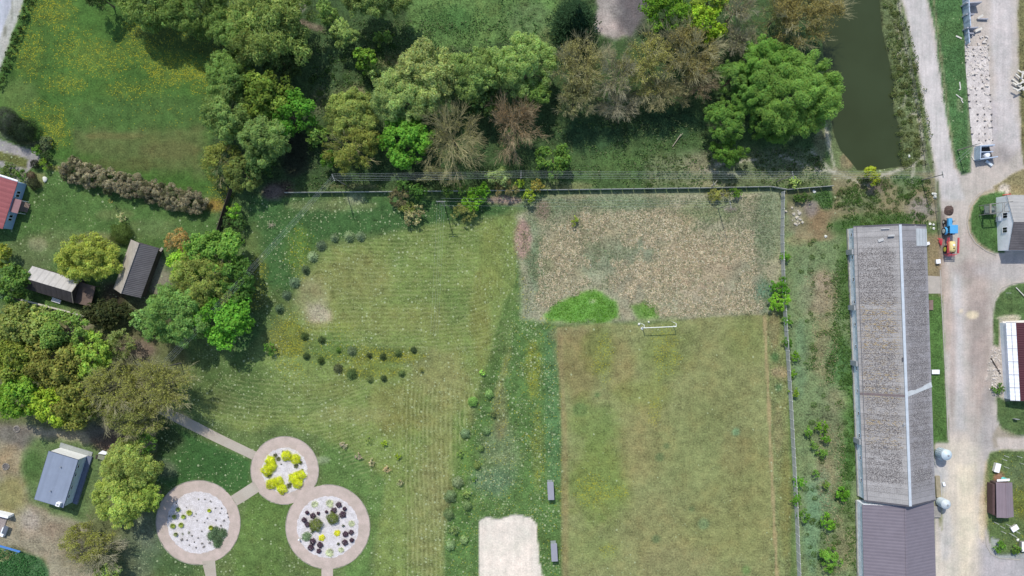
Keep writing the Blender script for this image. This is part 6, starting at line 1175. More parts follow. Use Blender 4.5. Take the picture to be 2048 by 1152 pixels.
rs = np.random.RandomState(77)
for (u, v, R_, lb) in [(12, 933, 8.5, 'round stone ringed fire pit on worn ground left of the cabin'), (34, 858, 8, 'round stone fire pit in shade above the cabin meadow')]:
    c0 = W(u, v); fp = empty('fire_pit', tuple(c0), lb, 'fire pit')
    for i in range(11):
        a_ = i * 2 * PI / 11; s_ = stone(rs, Vector((math.cos(a_) * R_ * .72 / S, math.sin(a_) * R_ * .72 / S, 0)), .2, 'stone', M_ST); s_.parent = fp
    ash = MB().lathe((c0.x, c0.y, 0), [(R_ * .6 / S, .005), (R_ * .55 / S, .03), (.02, .05)], 16).build('ash', plain('ash', (98, 94, 92), .95, .3, 3), fp)
# objects cut by the left edge at the bottom
rt = empty('roofless_shed', tuple(W(-5, 1050)), 'small roofless shed with white walls and gravel floor cut by the left edge', 'shed')
MB().beam(W(-25, 1021, .9), W(22, 1032, .9), .5, 1.8).build('wall', M_WHITE, rt); MB().box(W(-6, 1048, .1), (3.6, 4.2, .2), -.3).build('floor', plain('shed_gravel', (150, 140, 136), .95, .3, 3), rt); MB().beam(W(-14, 1030, .6), W(-22, 1060, .6), 1.0, 1.2).build('partition', M_WOODD, rt)
bx = empty('storage_box', tuple(W(9, 1062)), 'dark slate lidded box beside the roofless shed', 'box'); MB().box(W(8, 1063, .45), (.8, 2.0, .9), -.38).build('body', M_WHITE, bx, bevel=.03); MB().box(W(10, 1060, .95), (.95, 1.9, .08), -.38).build('lid', plain('slate_lid', (92, 98, 108), .5, .08, 1), bx, bevel=.02)
rt = empty('blue_tarp_rail', tuple(W(15, 1097)), 'bright blue tube fence panel above the vegetable plot', 'fence'); rt.name = 'blue_fence'
M_BL = plain('bright_blue', (72, 128, 200), .5, .1, 1); MB().beam(W(-30, 1083, 1.0), W(40, 1103, .8), .3, .08).build('top_rail', M_BL, rt); MB().beam(W(-30, 1084, .4), W(40, 1104, .4), .08, .6).build('panel', plain('pale_blue', (120, 160, 205), .6, .15, 2), rt)
for k in range(4): x = mid(W(-28, 1084), W(38, 1104), k / 3); MB().tube(x, x + Vector((0, 0, 1.0)), .05, n=6).build('post', M_BL, rt)

# --- white building on the right
z1, zr = 3.4, 5.0
swx, nwx = W(2017, 501, z1), W(2013, 390, z1); rr = W(2027, 444, zr); L = 22
ex = Vector((1, 0.0, 0)); se, ne = swx + ex * L, nwx + ex * L; r2 = rr + ex * L; g0 = centre([swx, nwx, se, ne]); wb = empty('white_building', (g0.x, g0.y, 0), 'white walled building with a grey roof coloured as sunlit and shaded slopes at the right edge', 'building')
s = [swx, se, r2, rr]; MB().slab([x + Vector((0, 0, .12)) for x in s], .12).build('roof', stripes('shaded_slates', (92, 88, 90), .5, PI / 2, .25, .8, .85, .6), wb)  # south slope: its shade is put into a darker slate colour
s = [rr, r2, ne, nwx]; MB().slab([x + Vector((0, 0, .12)) for x in s], .12).build('roof', stripes('sunlit_slates', (158, 156, 154), .8, PI / 2, .12, .9, .85), wb)  # north slope: its sunlight is put into a paler slate colour
k = .12; vs = []
for p in (nwx + Vector((k, -k, 0)), swx + Vector((k, k, 0)), se + Vector((-k, k, 0)), ne + Vector((-k, -k, 0))): vs += [(p.x, p.y, -.1), (p.x, p.y, z1)]
vs += [(rr.x + k, rr.y, zr - .1), (r2.x - k, r2.y, zr - .1)]
MB().add(vs, [(0, 1, 8, 3, 2), (2, 3, 5, 4), (4, 5, 9, 7, 6), (6, 7, 1, 0), (1, 7, 9, 8), (8, 9, 5, 3)]).build('wall', M_WPLAST, wb)
wx = nwx.x + .1
for u, v, z_ in ((2010, 431, 2.6), (2010.5, 460, 2.4)):
    x = W(u, v, z_); x.x = wx + (swx.x - nwx.x) * (nwx.y - x.y) / (nwx.y - swx.y); w0 = MB().box(x, (.08, 1.1, 1.2)).build('window', M_GLASS, wb); f = MB()
    for sy in (-1, 1): f.box(x + Vector((-.03, sy * .58, 0)), (.1, .07, 1.3))
    f.box(x + Vector((-.035, 0, .02)), (.08, .05, 1.2)); f.box(x + Vector((-.033, 0, -.63)), (.14, 1.25, .07)); fo = f.build('frame', M_WHITE, wb); fo.parent = w0; fo.location = (0, 0, 0)
x = W(1994, 439, 1.0); x.x += .35; MB().box(x, (.7, 1.0, .8)).build('wall_box', plain('box_grey', (170, 178, 188), .6, .05, 1), wb, bevel=.03)
hf = empty('hoist_frame', tuple(W(1985, 412)), 'grey steel and plank loading platform against the white building', 'platform')
M_OLD = plain('old_steel', (128, 128, 124), .7, .25, 2)
zt = 3.6; p1, p2 = W(1981, 408, zt), W(2026, 403, zt + .3); q1, q2 = W(1981, 427, zt), W(2026, 421.5, zt + .3)
MB().beam(p1, p2, .16, .2).build('beam', M_OLD, hf); MB().beam(q1, q2, .16, .2).build('beam', M_OLD, hf); MB().beam(p1, q1, .35, .15).build('cross_beam', plain('old_plank', (138, 132, 120), .85, .2, 2), hf)
for x in (p1, q1, mid(p1, p2, .45), mid(q1, q2, .45)): MB().beam(Vector((x.x, x.y, 0)), Vector((x.x, x.y, zt)), .14).build('post', M_OLD, hf)
MB().box(Vector(((p1.x + 1.6), (p1.y + q1.y) / 2, 1.2)), (2.6, 1.9, .12)).build('deck', plain('mesh_deck', (96, 104, 100), .8, .3, 3), hf)
ld_ = MB(); x0 = mid(p1, p2, .52)
for i in range(6): ld_.box(x0 + Vector((.3, -.3 - i * .28, .05)), (.5, .05, .05))
ld_.box(x0 + Vector((.06, -1.0, .02)), (.05, 1.8, .06)); ld_.box(x0 + Vector((.54, -1.0, .02)), (.05, 1.8, .06)); ld_.build('ladder', M_WOODG, hf)
MB().lathe(Vector((p1.x + 1.7, (p1.y + q1.y) / 2, 1.26)), [(.5, 0), (.5, .5), (.42, .6), (.1, .62)], 16).build('winch', plain('winch_green', (120, 132, 124), .5, .15, 2), hf)
x = W(2011, 388, 2.0); tag(MB().beam(W(2005, 390, .15), W(2022, 388, .15), .14, .14).build('red_pipe', plain('red_paint', (196, 84, 76), .5, .1, 1), recenter=True), 'short red pipe lying above the white building', 'pipe')

# --- maroon roofed shed
nw, sw = W(2012, 645, 2.2), W(2021, 801, 2.2); L1 = 1.75; rz_ = 2.7
dS = (sw - nw); n1_, s1_ = nw + Vector((L1, 0, .5)), sw + Vector((L1, 0, .5)); n2_, s2_ = n1_ + Vector((7, 0, 1.3)), s1_ + Vector((7, 0, 1.3)); n3_, s3_ = n2_ + Vector((7, 0, -1.3)), s2_ + Vector((7, 0, -1.3))
g0 = centre([nw, sw, s3_, n3_]); ms = empty('maroon_roofed_shed', (g0.x, g0.y, 0), 'shed with a maroon roof and a white panelled strip along its left side', 'shed')
MB().slab([nw, sw, s1_, n1_], .08).build('skylight_strip', stripes('white_panels', (232, 234, 240), .9, PI / 2, .03, .99, .4), ms)
sm = MB()
for i in range(7): sm.beam(mid(nw, sw, i / 6) + Vector((0, 0, .03)), mid(n1_, s1_, i / 6) + Vector((0, 0, .03)), .07, .04)
sm.beam(mid(nw, n1_) + Vector((0, 0, .03)), mid(sw, s1_) + Vector((0, 0, .03)), .07, .04); sm.build('panel_joint', plain('joint_grey', (128, 130, 138), .6, .05, 1), ms)
MR = stripes('maroon_sheets', (78, 38, 44), .5, PI / 2, .12, .85, .45)
MB().slab([n1_, s1_, s2_, n2_], .1).build('roof', MR, ms); MB().slab([n2_, s2_, s3_, n3_], .1).build('roof', MR, ms)
vs = [(p.x + dx, p.y + dy, z_) for p, dx, dy, tz in ((nw, .2, -.15, 2.1), (sw, .2, .15, 2.1), (s3_, -.2, .15, 2.6), (n3_, -.2, -.15, 2.6)) for z_ in (-.1, tz)] + [(n2_.x, n2_.y - .15, 3.85), (s2_.x, s2_.y + .15, 3.85)]
MB().add(vs, [(0, 1, 8, 7, 6), (0, 2, 3, 1), (2, 4, 5, 9, 3), (4, 6, 7, 5), (1, 3, 9, 8), (8, 9, 5, 7)]).build('wall', plain('pale_grey_wall', (226, 230, 236), .8, .1, 1), ms)
MB().beam(W(2004, 645, .2), W(2060, 642, .2), .5, .4).build('ledge', plain('cream_ledge', (206, 200, 190), .8, .1, 1), ms)
MB().box(W(2032, 838, .5), (.9, .12, 1.0)).build('stand_rail', M_STEEL, ms)

# --- small brown roofed shed
z1 = 2.0; nw, ne, se, sw = W(1991.7, 964.6, z1), W(2024, 964.6, z1), W(2027, 1033.7, z1), W(1993, 1035, z1); g0 = centre([nw, ne, se, sw]); bs = empty('garden_shed', (g0.x, g0.y, 0), 'small shed with a mauve brown metal roof in the corner garden', 'shed')
r1, r2 = mid(nw, ne), mid(sw, se); r1.z = r2.z = 2.5; MM = stripes('mauve_metal', (134, 120, 126), .6, 0, .05, .92, .45)
for e1, e2 in ((nw, sw), (ne, se)): s = [e1, e2, r2, r1]; s = s if (s[1] - s[0]).cross(s[2] - s[1]).z > 0 else s[::-1]; MB().slab([x + Vector((0, 0, .08)) for x in s], .08).build('roof', MM, bs)
MB().beam(r1 + Vector((0, 0, .1)), r2 + Vector((0, 0, .1)), .16, .05).build('ridge', MM, bs)
MB().prism([(x.x, x.y) for x in inset(ccw([nw, ne, se, sw]), .12)], -.1, 1.95).build('wall', plain('shed_brown', (92, 76, 72), .85, .2, 2), bs)
MB().beam(Vector((nw.x + .6, nw.y + .25, 1.5)), Vector((ne.x, ne.y + .35, 1.3)), .5, .06).build('sunlit_wall_strip', M_WHITE, bs)  # white strip added to paint the sunlit north wall
MB().box(Vector((nw.x - .3, (nw.y + sw.y) / 2, .9)), (.5, 6.6, 1.8)).build('side_store', plain('store_brown', (84, 64, 62), .85, .2, 2), bs)

# --- player shelters by the pitch
for (u, v, lb) in ((1101.5, 982, 'upper grey roofed player shelter beside the pitch'), (1108.5, 1105, 'lower grey roofed player shelter beside the pitch')):
    x = W(u, v, 1.9); ps = empty('player_shelter', (x.x, x.y, 0), lb, 'player shelter', 'player shelters beside the pitch'); rz = .05
    R = Matrix.Rotation(rz, 3, 'Z'); MB().box(x, (1.35, 3.9, .1), rz).build('roof', plain('shelter_grey', (146, 146, 156), .5, .05, 1), ps, bevel=.03)
    MB().box(x + R @ Vector((-.6, 0, -.95)), (.06, 3.8, 1.8), rz).build('back_panel', plain('shelter_panel', (150, 156, 160), .4, .05, 1), ps)
    for sy in (-1, 1): MB().box(x + R @ Vector((-.05, sy * 1.87, -.95)), (1.1, .06, 1.8), rz).build('side_panel', plain('shelter_panel', (150, 156, 160), .4, .05, 1), ps)
    bn = MB().box(x + R @ Vector((-.3, 0, -1.45)), (.4, 3.6, .06), rz).build('bench', plain('bench_wood', (150, 120, 84), .7, .15, 2), ps)
    for sy in (-1, 0, 1): MB().box(x + R @ Vector((-.3, sy * 1.6, -1.7)), (.3, .06, .45), rz).build('bench_leg', M_STEEL, ps)
# --- goal
gz = 2.44; pl, pr = W(1288.5, 655.8, gz), W(1352.5, 653, gz); gl = empty('football_goal', (mid(pl, pr).x, mid(pl, pr).y, 0), 'white football goal with bent net supports at the top of the pitch', 'goal')
GW = plain('goal_white', (238, 240, 236), .4, .02, 1); MB().tube(pl, pr, .075, n=10).build('crossbar', GW, gl)
bk = Vector((0, 1, 0))
for s_, p in ((-1, pl), (1, pr)):
    MB().tube((p.x, p.y, 0), (p.x, p.y, gz), .07, n=10).build('post', GW, gl)
    e1 = p + bk * .65 + Vector((0, 0, -.05)); e2 = e1 + Vector((-.4, .25, -.9)); sp_ = MB().tube(p, e1, .055, n=8).tube(e1, e2, .05, n=8); sp_.build('net_support', GW, gl)
    e3 = Vector((e2.x - .05, e2.y + .1, .0)); MB().tube(e2, e3, .035, n=6).build('stay', GW, gl)

# --- long concrete panel fences
def panel_fence(name, pts, h, label, step=2.05, mat=None, post=True, top=.16):
    mat = mat or plain('fence_concrete', (178, 178, 172), .9, .22, 1.1)
    P0 = [W(u, v) for u, v in pts]; c0 = centre(P0); rt = empty(name, (c0.x, c0.y, 0), label, 'fence'); n_ = 0
    for a_, b_ in zip(P0[:-1], P0[1:]):
        L_ = (b_ - a_).length; m_ = max(1, round(L_ / step)); d_ = (b_ - a_).normalized()
        for i in range(m_):
            p_, q_ = mid(a_, b_, i / m_), mid(a_, b_, (i + 1) / m_)
            MB().beam(p_ + d_ * .07 + Vector((0, 0, h / 2)), q_ - d_ * .07 + Vector((0, 0, h / 2)), .07, h).build('panel', mat, rt)
            if post and n_ < 95: MB().beam(p_, p_ + Vector((0, 0, h + .08)), top).build('post', plain('fence_post', (196, 196, 190), .9, .15, 1), rt)
            n_ += 1
    return rt
panel_fence('concrete_fence', [(1562.5, 385), (1561, 470), (1562, 520), (1565, 600), (1570, 680), (1578, 800), (1585, 930), (1590, 1030), (1596, 1175)], 1.9, 'long grey concrete panel fence between the pitch and the barn')
panel_fence('concrete_wall', [(571, 386), (800, 384), (1010, 381.5), (1200, 379.5), (1420, 376.5), (1540, 374), (1572, 380), (1664, 372.5)], 1.2, 'long low concrete wall separating the wood from the fields', step=2.4, post=False)
# light post fence between pond and road
rt = empty('wire_fence', tuple(W(1830, 180)), 'thin wire fence with leaning posts between the pond and the road', 'fence'); pts = [(1790, -30), (1804, 60), (1815, 120), (1828, 190), (1838, 250), (1850, 330), (1868, 400), (1876, 470)]; PW = [W(*p) for p in pts]
for a_, b_ in zip(PW[:-1], PW[1:]):
    m_ = max(1, round((b_ - a_).length / 2.6))
    for i in range(m_): p_ = mid(a_, b_, i / m_); MB().beam(p_, p_ + Vector((0, 0, 1.3)), .1).build('post', plain('fence_post_dark', (96, 94, 88), .9, .15, 1), rt)
for z_ in (.5, .9, 1.22):
    wm_ = MB()
    for a_, b_ in zip(PW[:-1], PW[1:]): wm_.tube(a_ + Vector((0, 0, z_)), b_ + Vector((0, 0, z_)), .022, n=4)
    wm_.build('wire', plain('old_wire', (110, 110, 106), .6, .1, 1), rt)
# ---------------------------------------------------------------- poles and wires
def pole(u, v, ut, vt, h, label, arms=(), name='power_pole', r=.13):
    b_ = W(u, v); t_ = Vector((b_.x, b_.y, h)); rt = empty(name, tuple(b_), label, 'power pole')
    MB().tube(b_, t_, r, r * .7, 10).build('shaft', M_POLE, rt)
    for (dx, dy, dz, L, ins) in arms:
        d_ = Vector((dx, dy, 0)).normalized(); c_ = t_ + Vector((0, 0, -dz)); ar = MB().beam(c_ - d_ * L / 2, c_ + d_ * L / 2, .1, .12).build('crossarm', M_OLD, rt)
        for k in range(ins):
            q = c_ + d_ * L * (k / (ins - 1) - .5) * .94; i_ = MB().lathe(q + Vector((0, 0, .06)), [(.03, 0), (.07, .05), (.07, .1), (.045, .13), (.06, .18), (.03, .22)], 8).build('insulator', plain('insulator', (196, 198, 196), .3, .05, 1), rt); i_.parent = ar; i_.location = (0, 0, 0)
    return rt, t_
def base_of(ut, vt, h): k = 1 - h / H; return 1024 + (ut - 1024) * k, 576 + (vt - 576) * k
def pole_top(ut, vt, h, label, arms, **kw): u, v = base_of(ut, vt, h); return pole(u, v, ut, vt, h, label, arms, **kw)
pA, tA = pole_top(666.5, 355, 9.3, 'corner power pole with crossarm where the line turns, above the left end of the wall', [(.35, -.95, .1, 1.5, 4)])
MB().tube(tA - Vector((0, 0, .8)), W(700, 374), .04, n=6).build('strut', M_OLD, pA)
pB, tB = pole_top(881.5, 402.5, 8.6, 'twin armed power pole with pale insulators above the mown field', [(1, 0, .1, 1.9, 4), (1, .0, .7, 1.5, 3)])
MB().tube(tB - Vector((0, 0, .6)), W(905, 417), .04, n=6).build('strut', M_OLD, pB)
pC, tC = pole_top(1586, 350, 9.0, 'leaning looking power pole at the right part of the wall line', [(.2, -.98, .1, 1.5, 4)])
pD, tD = pole_top(1886, 349, 7.6, 'tall power pole at the road edge by the pond', [(.2, -.98, .1, 1.3, 4)])
pE, tE = pole_top(1461, 408, 8.5, 'power pole in the upper right of the dry field', [(.2, -.98, .1, 1.4, 3)], r=.1)
pF, tF = pole_top(1954.5, 288.5, 6.4, 'power pole with two crossarms beside the small ruined shed', [(.9, .3, .1, 1.4, 3), (.9, .3, .5, 1.1, 3)])
pG, tG = pole_top(1042, 349, 8.6, 'power pole in the middle of the tree lined wall stretch', [(.0, -1, .1, 1.5, 4)])
pH, tH = pole_top(322, 735, 8.5, 'power pole mostly hidden in the dark between the garden trees', [(.7, .7, .1, 1.5, 4)])
def wires(name, a, b, offs_a, offs_b, label, sag=.5, r=.012):
    rt = empty(name, tuple(Vector(((a.x + b.x) / 2, (a.y + b.y) / 2, 0))), label, 'power lines')
    for oa, ob in zip(offs_a, offs_b):
        p_, q_ = a + Vector(oa), b + Vector(ob); m_ = MB(); pr_ = p_
        for i in range(1, 9): t = i / 8; x = mid(p_, q_, t) - Vector((0, 0, sag * 4 * t * (1 - t))); m_.tube(pr_, x, r, n=4); pr_ = x
        m_.build('wire', M_WIRE, rt)
    return rt
oy = [(0, .72, .1), (0, .38, .1), (0, .05, .3), (0, -.3, .1), (0, -.66, .1)]; od = [(-.45, .5, .1), (-.2, .3, .1), (0, 0, .3), (.25, -.25, .1), (.5, -.5, .1)]
wires('power_lines', tA, tG, oy, oy, 'five parallel wires from the corner pole to the middle pole above the wall'); wires('power_lines', tG, tC, oy, oy, 'five parallel wires from the middle pole to the right pole above the wall', .8)
wires('power_lines', tC, tD, oy, oy, 'five wires crossing the lower end of the pond to the road pole', .5)
wires('power_lines', tA, tH, oy, od, 'bundle of wires slanting from the corner pole down over the garden trees', .8, .010)
wires('power_lines', tB, W(868, 668, 8), [(-.7, 0, .1), (-.1, 0, .1), (.3, 0, .1), (.8, 0, .1)], [(-.7, 0, 0), (-.1, 0, 0), (.3, 0, 0), (.8, 0, 0)], 'four thin wires running down over the mown field', .3, .007)
wires('power_lines', tB, tE, [(0, .6, .1), (0, 0, .1), (0, -.9, .1)], [(0, .5, .1), (0, 0, .1), (0, -.6, .1)], 'three thin wires from the twin armed pole over the dry field', .5, .009)
wires('power_lines', tD, tF, [(0, .4, .1), (0, -.3, .1)], [(0, .4, .1), (0, -.3, .1)], 'two wires crossing the road to the ruined shed pole', .3, .012)
pI, tI = pole(866, 672, 0, 0, 8, 'thin pole shaft in the mown field where the four wires end', (), r=.06) if False else (None, None)

# ---------------------------------------------------------------- tractor and sprayer on the road
def wheel(root, c, r, w_, hub, axis='X'):
    prof = [(r * .62, -w_ / 2), (r * .9, -w_ / 2), (r, -w_ * .32), (r, w_ * .32), (r * .9, w_ / 2), (r * .62, w_ / 2)]
    t_ = MB().lathe(c, prof, 24, 'X').build('wheel', plain('tyre', (42, 40, 40), .9, .15, 3), root)
    lug = MB()
    for i in range(18):
        a_ = i * 2 * PI / 18
        for sx in (-1, 1): lug.box(Vector(c) + Vector((sx * w_ * .22, r * 1.02 * math.cos(a_ + sx * .09), r * 1.02 * math.sin(a_ + sx * .09))), (w_ * .42, .07, .06), M=Matrix.Rotation(a_, 3, 'X'))
    l_ = lug.build('tread', plain('tyre', (42, 40, 40), .9, .15, 3), root); l_.parent = t_; l_.location = (0, 0, 0)
    h_ = MB().lathe(c, [(r * .2, -w_ * .62), (r * .63, -w_ * .56), (r * .64, 0), (r * .63, w_ * .56), (r * .2, w_ * .62)], 20, 'X').build('rim', hub, root); h_.parent = t_; h_.location = (0, 0, 0)
TB = plain('tractor_blue', (84, 162, 212), .35, .05, 1); WH = plain('rim_white', (206, 206, 200), .5, .08, 2); c0 = W(1892.3, 455)
tr = empty('tractor', tuple(c0), 'blue tractor with white wheel rims standing on the road edge', 'tractor'); X0, Y0 = c0.x, c0.y
def tb(c, d, name, mat, bev=.05, root=tr): return MB().box(Vector((X0 + c[0], Y0 + c[1], c[2])), d).build(name, mat, root, bevel=bev)
wheel(tr, (X0 - .85, Y0 - .85, .78), .78, .42, WH); wheel(tr, (X0 + .85, Y0 - .85, .78), .78, .42, WH); wheel(tr, (X0 - .75, Y0 + 1.15, .48), .48, .3, WH); wheel(tr, (X0 + .75, Y0 + 1.15, .48), .48, .3, WH)
hd = tb((0, 1.0, 1.2), (.85, 1.75, .75), 'hood', TB, .12); tb((0, 1.9, 1.0), (.7, .12, .8), 'grille', M_DARK, .02); tb((0, .7, .75), (.5, 2.6, .4), 'chassis', M_DARK, .03)
cbn = tb((0, -.55, 1.75), (1.35, 1.35, 1.5), 'cab', M_GLASS, .04); tb((0, -.6, 2.62), (1.75, 1.85, .22), 'cab_roof', TB, .1)
for sx in (-1, 1):
    for sy in (-1, 1): tb((sx * .68, -.55 + sy * .66, 1.8), (.08, .08, 1.6), 'cab_pillar', TB, .01)
    MB().lathe(Vector((X0 + sx * .85, Y0 - .85, 0)), [(1, 0)], 3) if False else None
    fd = MB()
    for i in range(6):
        a_, b_ = PI * (.12 + .76 * i / 6), PI * (.12 + .76 * (i + 1) / 6); fd.beam(Vector((X0 + sx * .85, Y0 - .85 + .88 * math.cos(a_), .78 + .88 * math.sin(a_))), Vector((X0 + sx * .85, Y0 - .85 + .88 * math.cos(b_), .78 + .88 * math.sin(b_))), .5, .04)
    fd.build('fender', TB, tr); MB().lathe(Vector((X0 + sx * .3, Y0 + 1.93, 1.15)), [(.02, 0), (.1, .0), (.1, .06), (.02, .07)], 12, 'Y').build('headlight', M_WHITE, tr)
MB().tube((X0 + .42, Y0 + 1.2, 1.5), (X0 + .42, Y0 + 1.2, 2.4), .05, n=8).build('exhaust', M_DARK, tr); tb((0, -1.6, .8), (.5, .5, .15), 'hitch', M_RUST, .02)
c1 = W(1894, 494); sp = empty('field_sprayer', tuple(c1), 'trailed crop sprayer with cream tank and raised red boom arms behind the tractor', 'sprayer'); X1, Y1 = c1.x, c1.y
RD = plain('boom_red', (206, 72, 84), .45, .08, 1); YL = plain('rim_yellow', (196, 196, 74), .5, .08, 1); CR = plain('cream_tank', (214, 196, 132), .5, .1, 1)
wheel(sp, (X1 - .8, Y1 - .55, .8), .8, .36, YL); wheel(sp, (X1 + .8, Y1 - .55, .8), .8, .36, YL)
tk = MB(); tk.lathe(Vector((X1, Y1 - .05, 1.55)), [(.3, -1.2), (.66, -1.1), (.8, -.6), (.8, .6), (.66, 1.1), (.3, 1.2)], 20, 'Y'); tk.build('tank', CR, sp, smooth=True)
MB().lathe(Vector((X1, Y1 + .3, 2.33)), [(.24, 0), (.24, .1), (.05, .13)], 14).build('tank_lid', M_WHITE, sp)
MB().lathe(Vector((X1, Y1 - .4, 2.33)), [(.14, 0), (.14, .12), (.05, .14)], 12).build('filter', M_DARK, sp)
for sx in (-1, 1):
    MB().beam((X1 + sx * .45, Y1 - 1.7, .75), (X1 + sx * .45, Y1 + 1.3, .75), .12, .16).build('frame_rail', RD, sp)
    bm_ = MB(); x_ = X1 + sx * 1.08; bm_.beam((x_, Y1 - 1.5, 2.3), (x_, Y1 + 1.9, 2.4), .12, .12); bm_.beam((x_, Y1 - 1.5, 1.8), (x_, Y1 + 1.9, 2.0), .1, .1); bm_.beam((x_ - sx * .12, Y1 - 1.5, 2.2), (x_ - sx * .12, Y1 + 1.7, 2.3), .07, .07)
    for i in range(7): t = i / 6; bm_.beam((x_, Y1 - 1.5 + 3.4 * t, 2.3 + .1 * t), (x_ - sx * .12, Y1 - 1.5 + 3.2 * t, 2.2 + .1 * t), .05)
    bm_.build('boom', RD, sp)
rf = MB(); 
for z_ in (.7, 1.3, 1.9): rf.beam((X1 - 1.0, Y1 - 1.7, z_), (X1 + 1.0, Y1 - 1.7, z_), .1, .1)
for i in range(6): rf.beam((X1 - 1 + i * .4, Y1 - 1.72, .7), (X1 - 1 + i * .4, Y1 - 1.72, 1.9), .07)
rf.beam((X1 - 1.0, Y1 - 2.0, 1.1), (X1 + 1.0, Y1 - 2.0, 1.1), .12, .12); rf.build('boom_frame', RD, sp)
MB().beam((X1, Y1 + 1.3, .7), (X1, Y1 + 2.3, .75), .12, .12).build('drawbar', RD, sp)
fb = MB(); x_, y_ = W(1877, 483).x, W(1877, 483).y
for i in range(5): fb.beam((x_ - .3 + i * .15, y_ + .8 - i * .1, .5 + .1 * i), (x_ + .2, y_ - .9, .35 + .1 * i), .08)
fb.beam((x_ - .4, y_ + .6, .3), (x_ + .5, y_ + .5, .6), .1); fb.beam((x_ - .2, y_ - .1, .3), (x_ + .5, y_ - .2, .4), .1); fb.build('machine_frame', RD)
o = bpy.data.objects['machine_frame']; o.name = 'red_implement'; tag(o, 'small red folded implement on the grass left of the sprayer', 'farm implement')
rs = np.random.RandomState(5)
# muck heap
def heap(u, v, r, h, mat, name, label, cat, seed, ry=None):
    ry = ry or r; n_ = 26; g_ = np.linspace(-1.25, 1.25, n_); gx, gy = np.meshgrid(g_, g_); rr = np.hypot(gx, gy); z_ = np.clip(1 - rr ** 2 * (1 + .35 * NZ.fbm(gx * 2 + seed, gy * 2, 3)), 0, 1) * h * (1 + .5 * NZ2.fbm(gx * 4 + seed, gy * 4, 3)) - .02
    c_ = W(u, v); V = np.stack([gx * r / S, gy * ry / S, z_], -1).reshape(-1, 3); i, j = np.meshgrid(np.arange(n_ - 1), np.arange(n_ - 1)); a_ = (j * n_ + i)
    F = np.stack([a_, a_ + 1, a_ + n_ + 1, a_ + n_], -1).reshape(-1, 4); F = F[(z_.reshape(-1)[F] > -.015).any(1)]
    return tag(mesh_np(name, V, F, mat, None, True, loc=(c_.x, c_.y, 0)), label, cat)
heap(1898, 421, 10, .5, plain('muck', (84, 68, 62), .95, .4, 2, bumpy=1), 'muck_heap', 'dark brown muck heap on the road above the tractor', 'heap', 3)
def beamobj(name, a_, b_, w_, h_, mat, label, cat, group=None): return tag(MB().beam(a_, b_, w_, h_).build(name, mat, recenter=True), label, cat, group)
M_PB = plain('pale_board', (206, 202, 192), .8, .1, 1)
def crate(u, v, d, rz, mat, label, name='white_crate', cat='crate', z=0):
    x = W(u, v, d[2] / 2); rt = empty(name, (x.x, x.y, 0), label, cat); MB().box(x, d, rz).build('body', mat, rt, bevel=.03); MB().box(x + Vector((0, 0, d[2] / 2 + .03)), (d[0] * 1.05, d[1] * 1.05, .06), rz).build('lid', M_WHITE, rt, bevel=.02); return rt
crate(1875, 523, (.9, .9, .6), .1, M_PB, 'white crate on bare ground beside the barn below the sprayer')
crate(1855, 487, (.6, .6, .5), .3, M_PB, 'small white crate at the barn wall corner')
for i, (u, v, lb) in enumerate([(1867, 388, 'upper of two white stones at the fence above the muck heap'), (1869, 394, 'lower of two white stones at the fence above the muck heap'), (1859, 448, 'white stone in the grass at the barn upper right corner'), (1867, 449.5, 'pale stone right of the one at the barn corner'), (1867, 457, 'pale stone nearest the tractor'), (1818, 312, 'white stone on the pond bank'), (82, 389 - 0, ''), (91, 359, 'white stone on the lawn by the steps of the path corner'), (1651, 473, 'pale stone at the upper left of the barn'), (1628, 383, 'pale stone under the wall right end'), (1284, 657, 'stone at the left foot of the goal'), (1297, 644, 'pale stone behind the goal'), (1278, 648, 'small pale stone left of the goal')]):
    if lb: stone(rs, W(u, v), .42 if i < 2 else (.5 if i == 7 else .3), 'white_stone', plain('white_stone', (214, 214, 204), .8, .1, 2), lb)
# rubble near the barn's upper left
for i in range(16):
    u, v = 1585 + rs.randn() * 5 + i * .9, 418 + i * 2.4 + rs.randn() * 3; stone(rs, W(u, v), rs.uniform(.14, .38), 'rubble_stone', plain('rubble', (188, 180, 164), .9, .15, 2), 'pale rubble stone scattered at the upper end of the long fence', 'rubble stones at the fence', 'rubble')
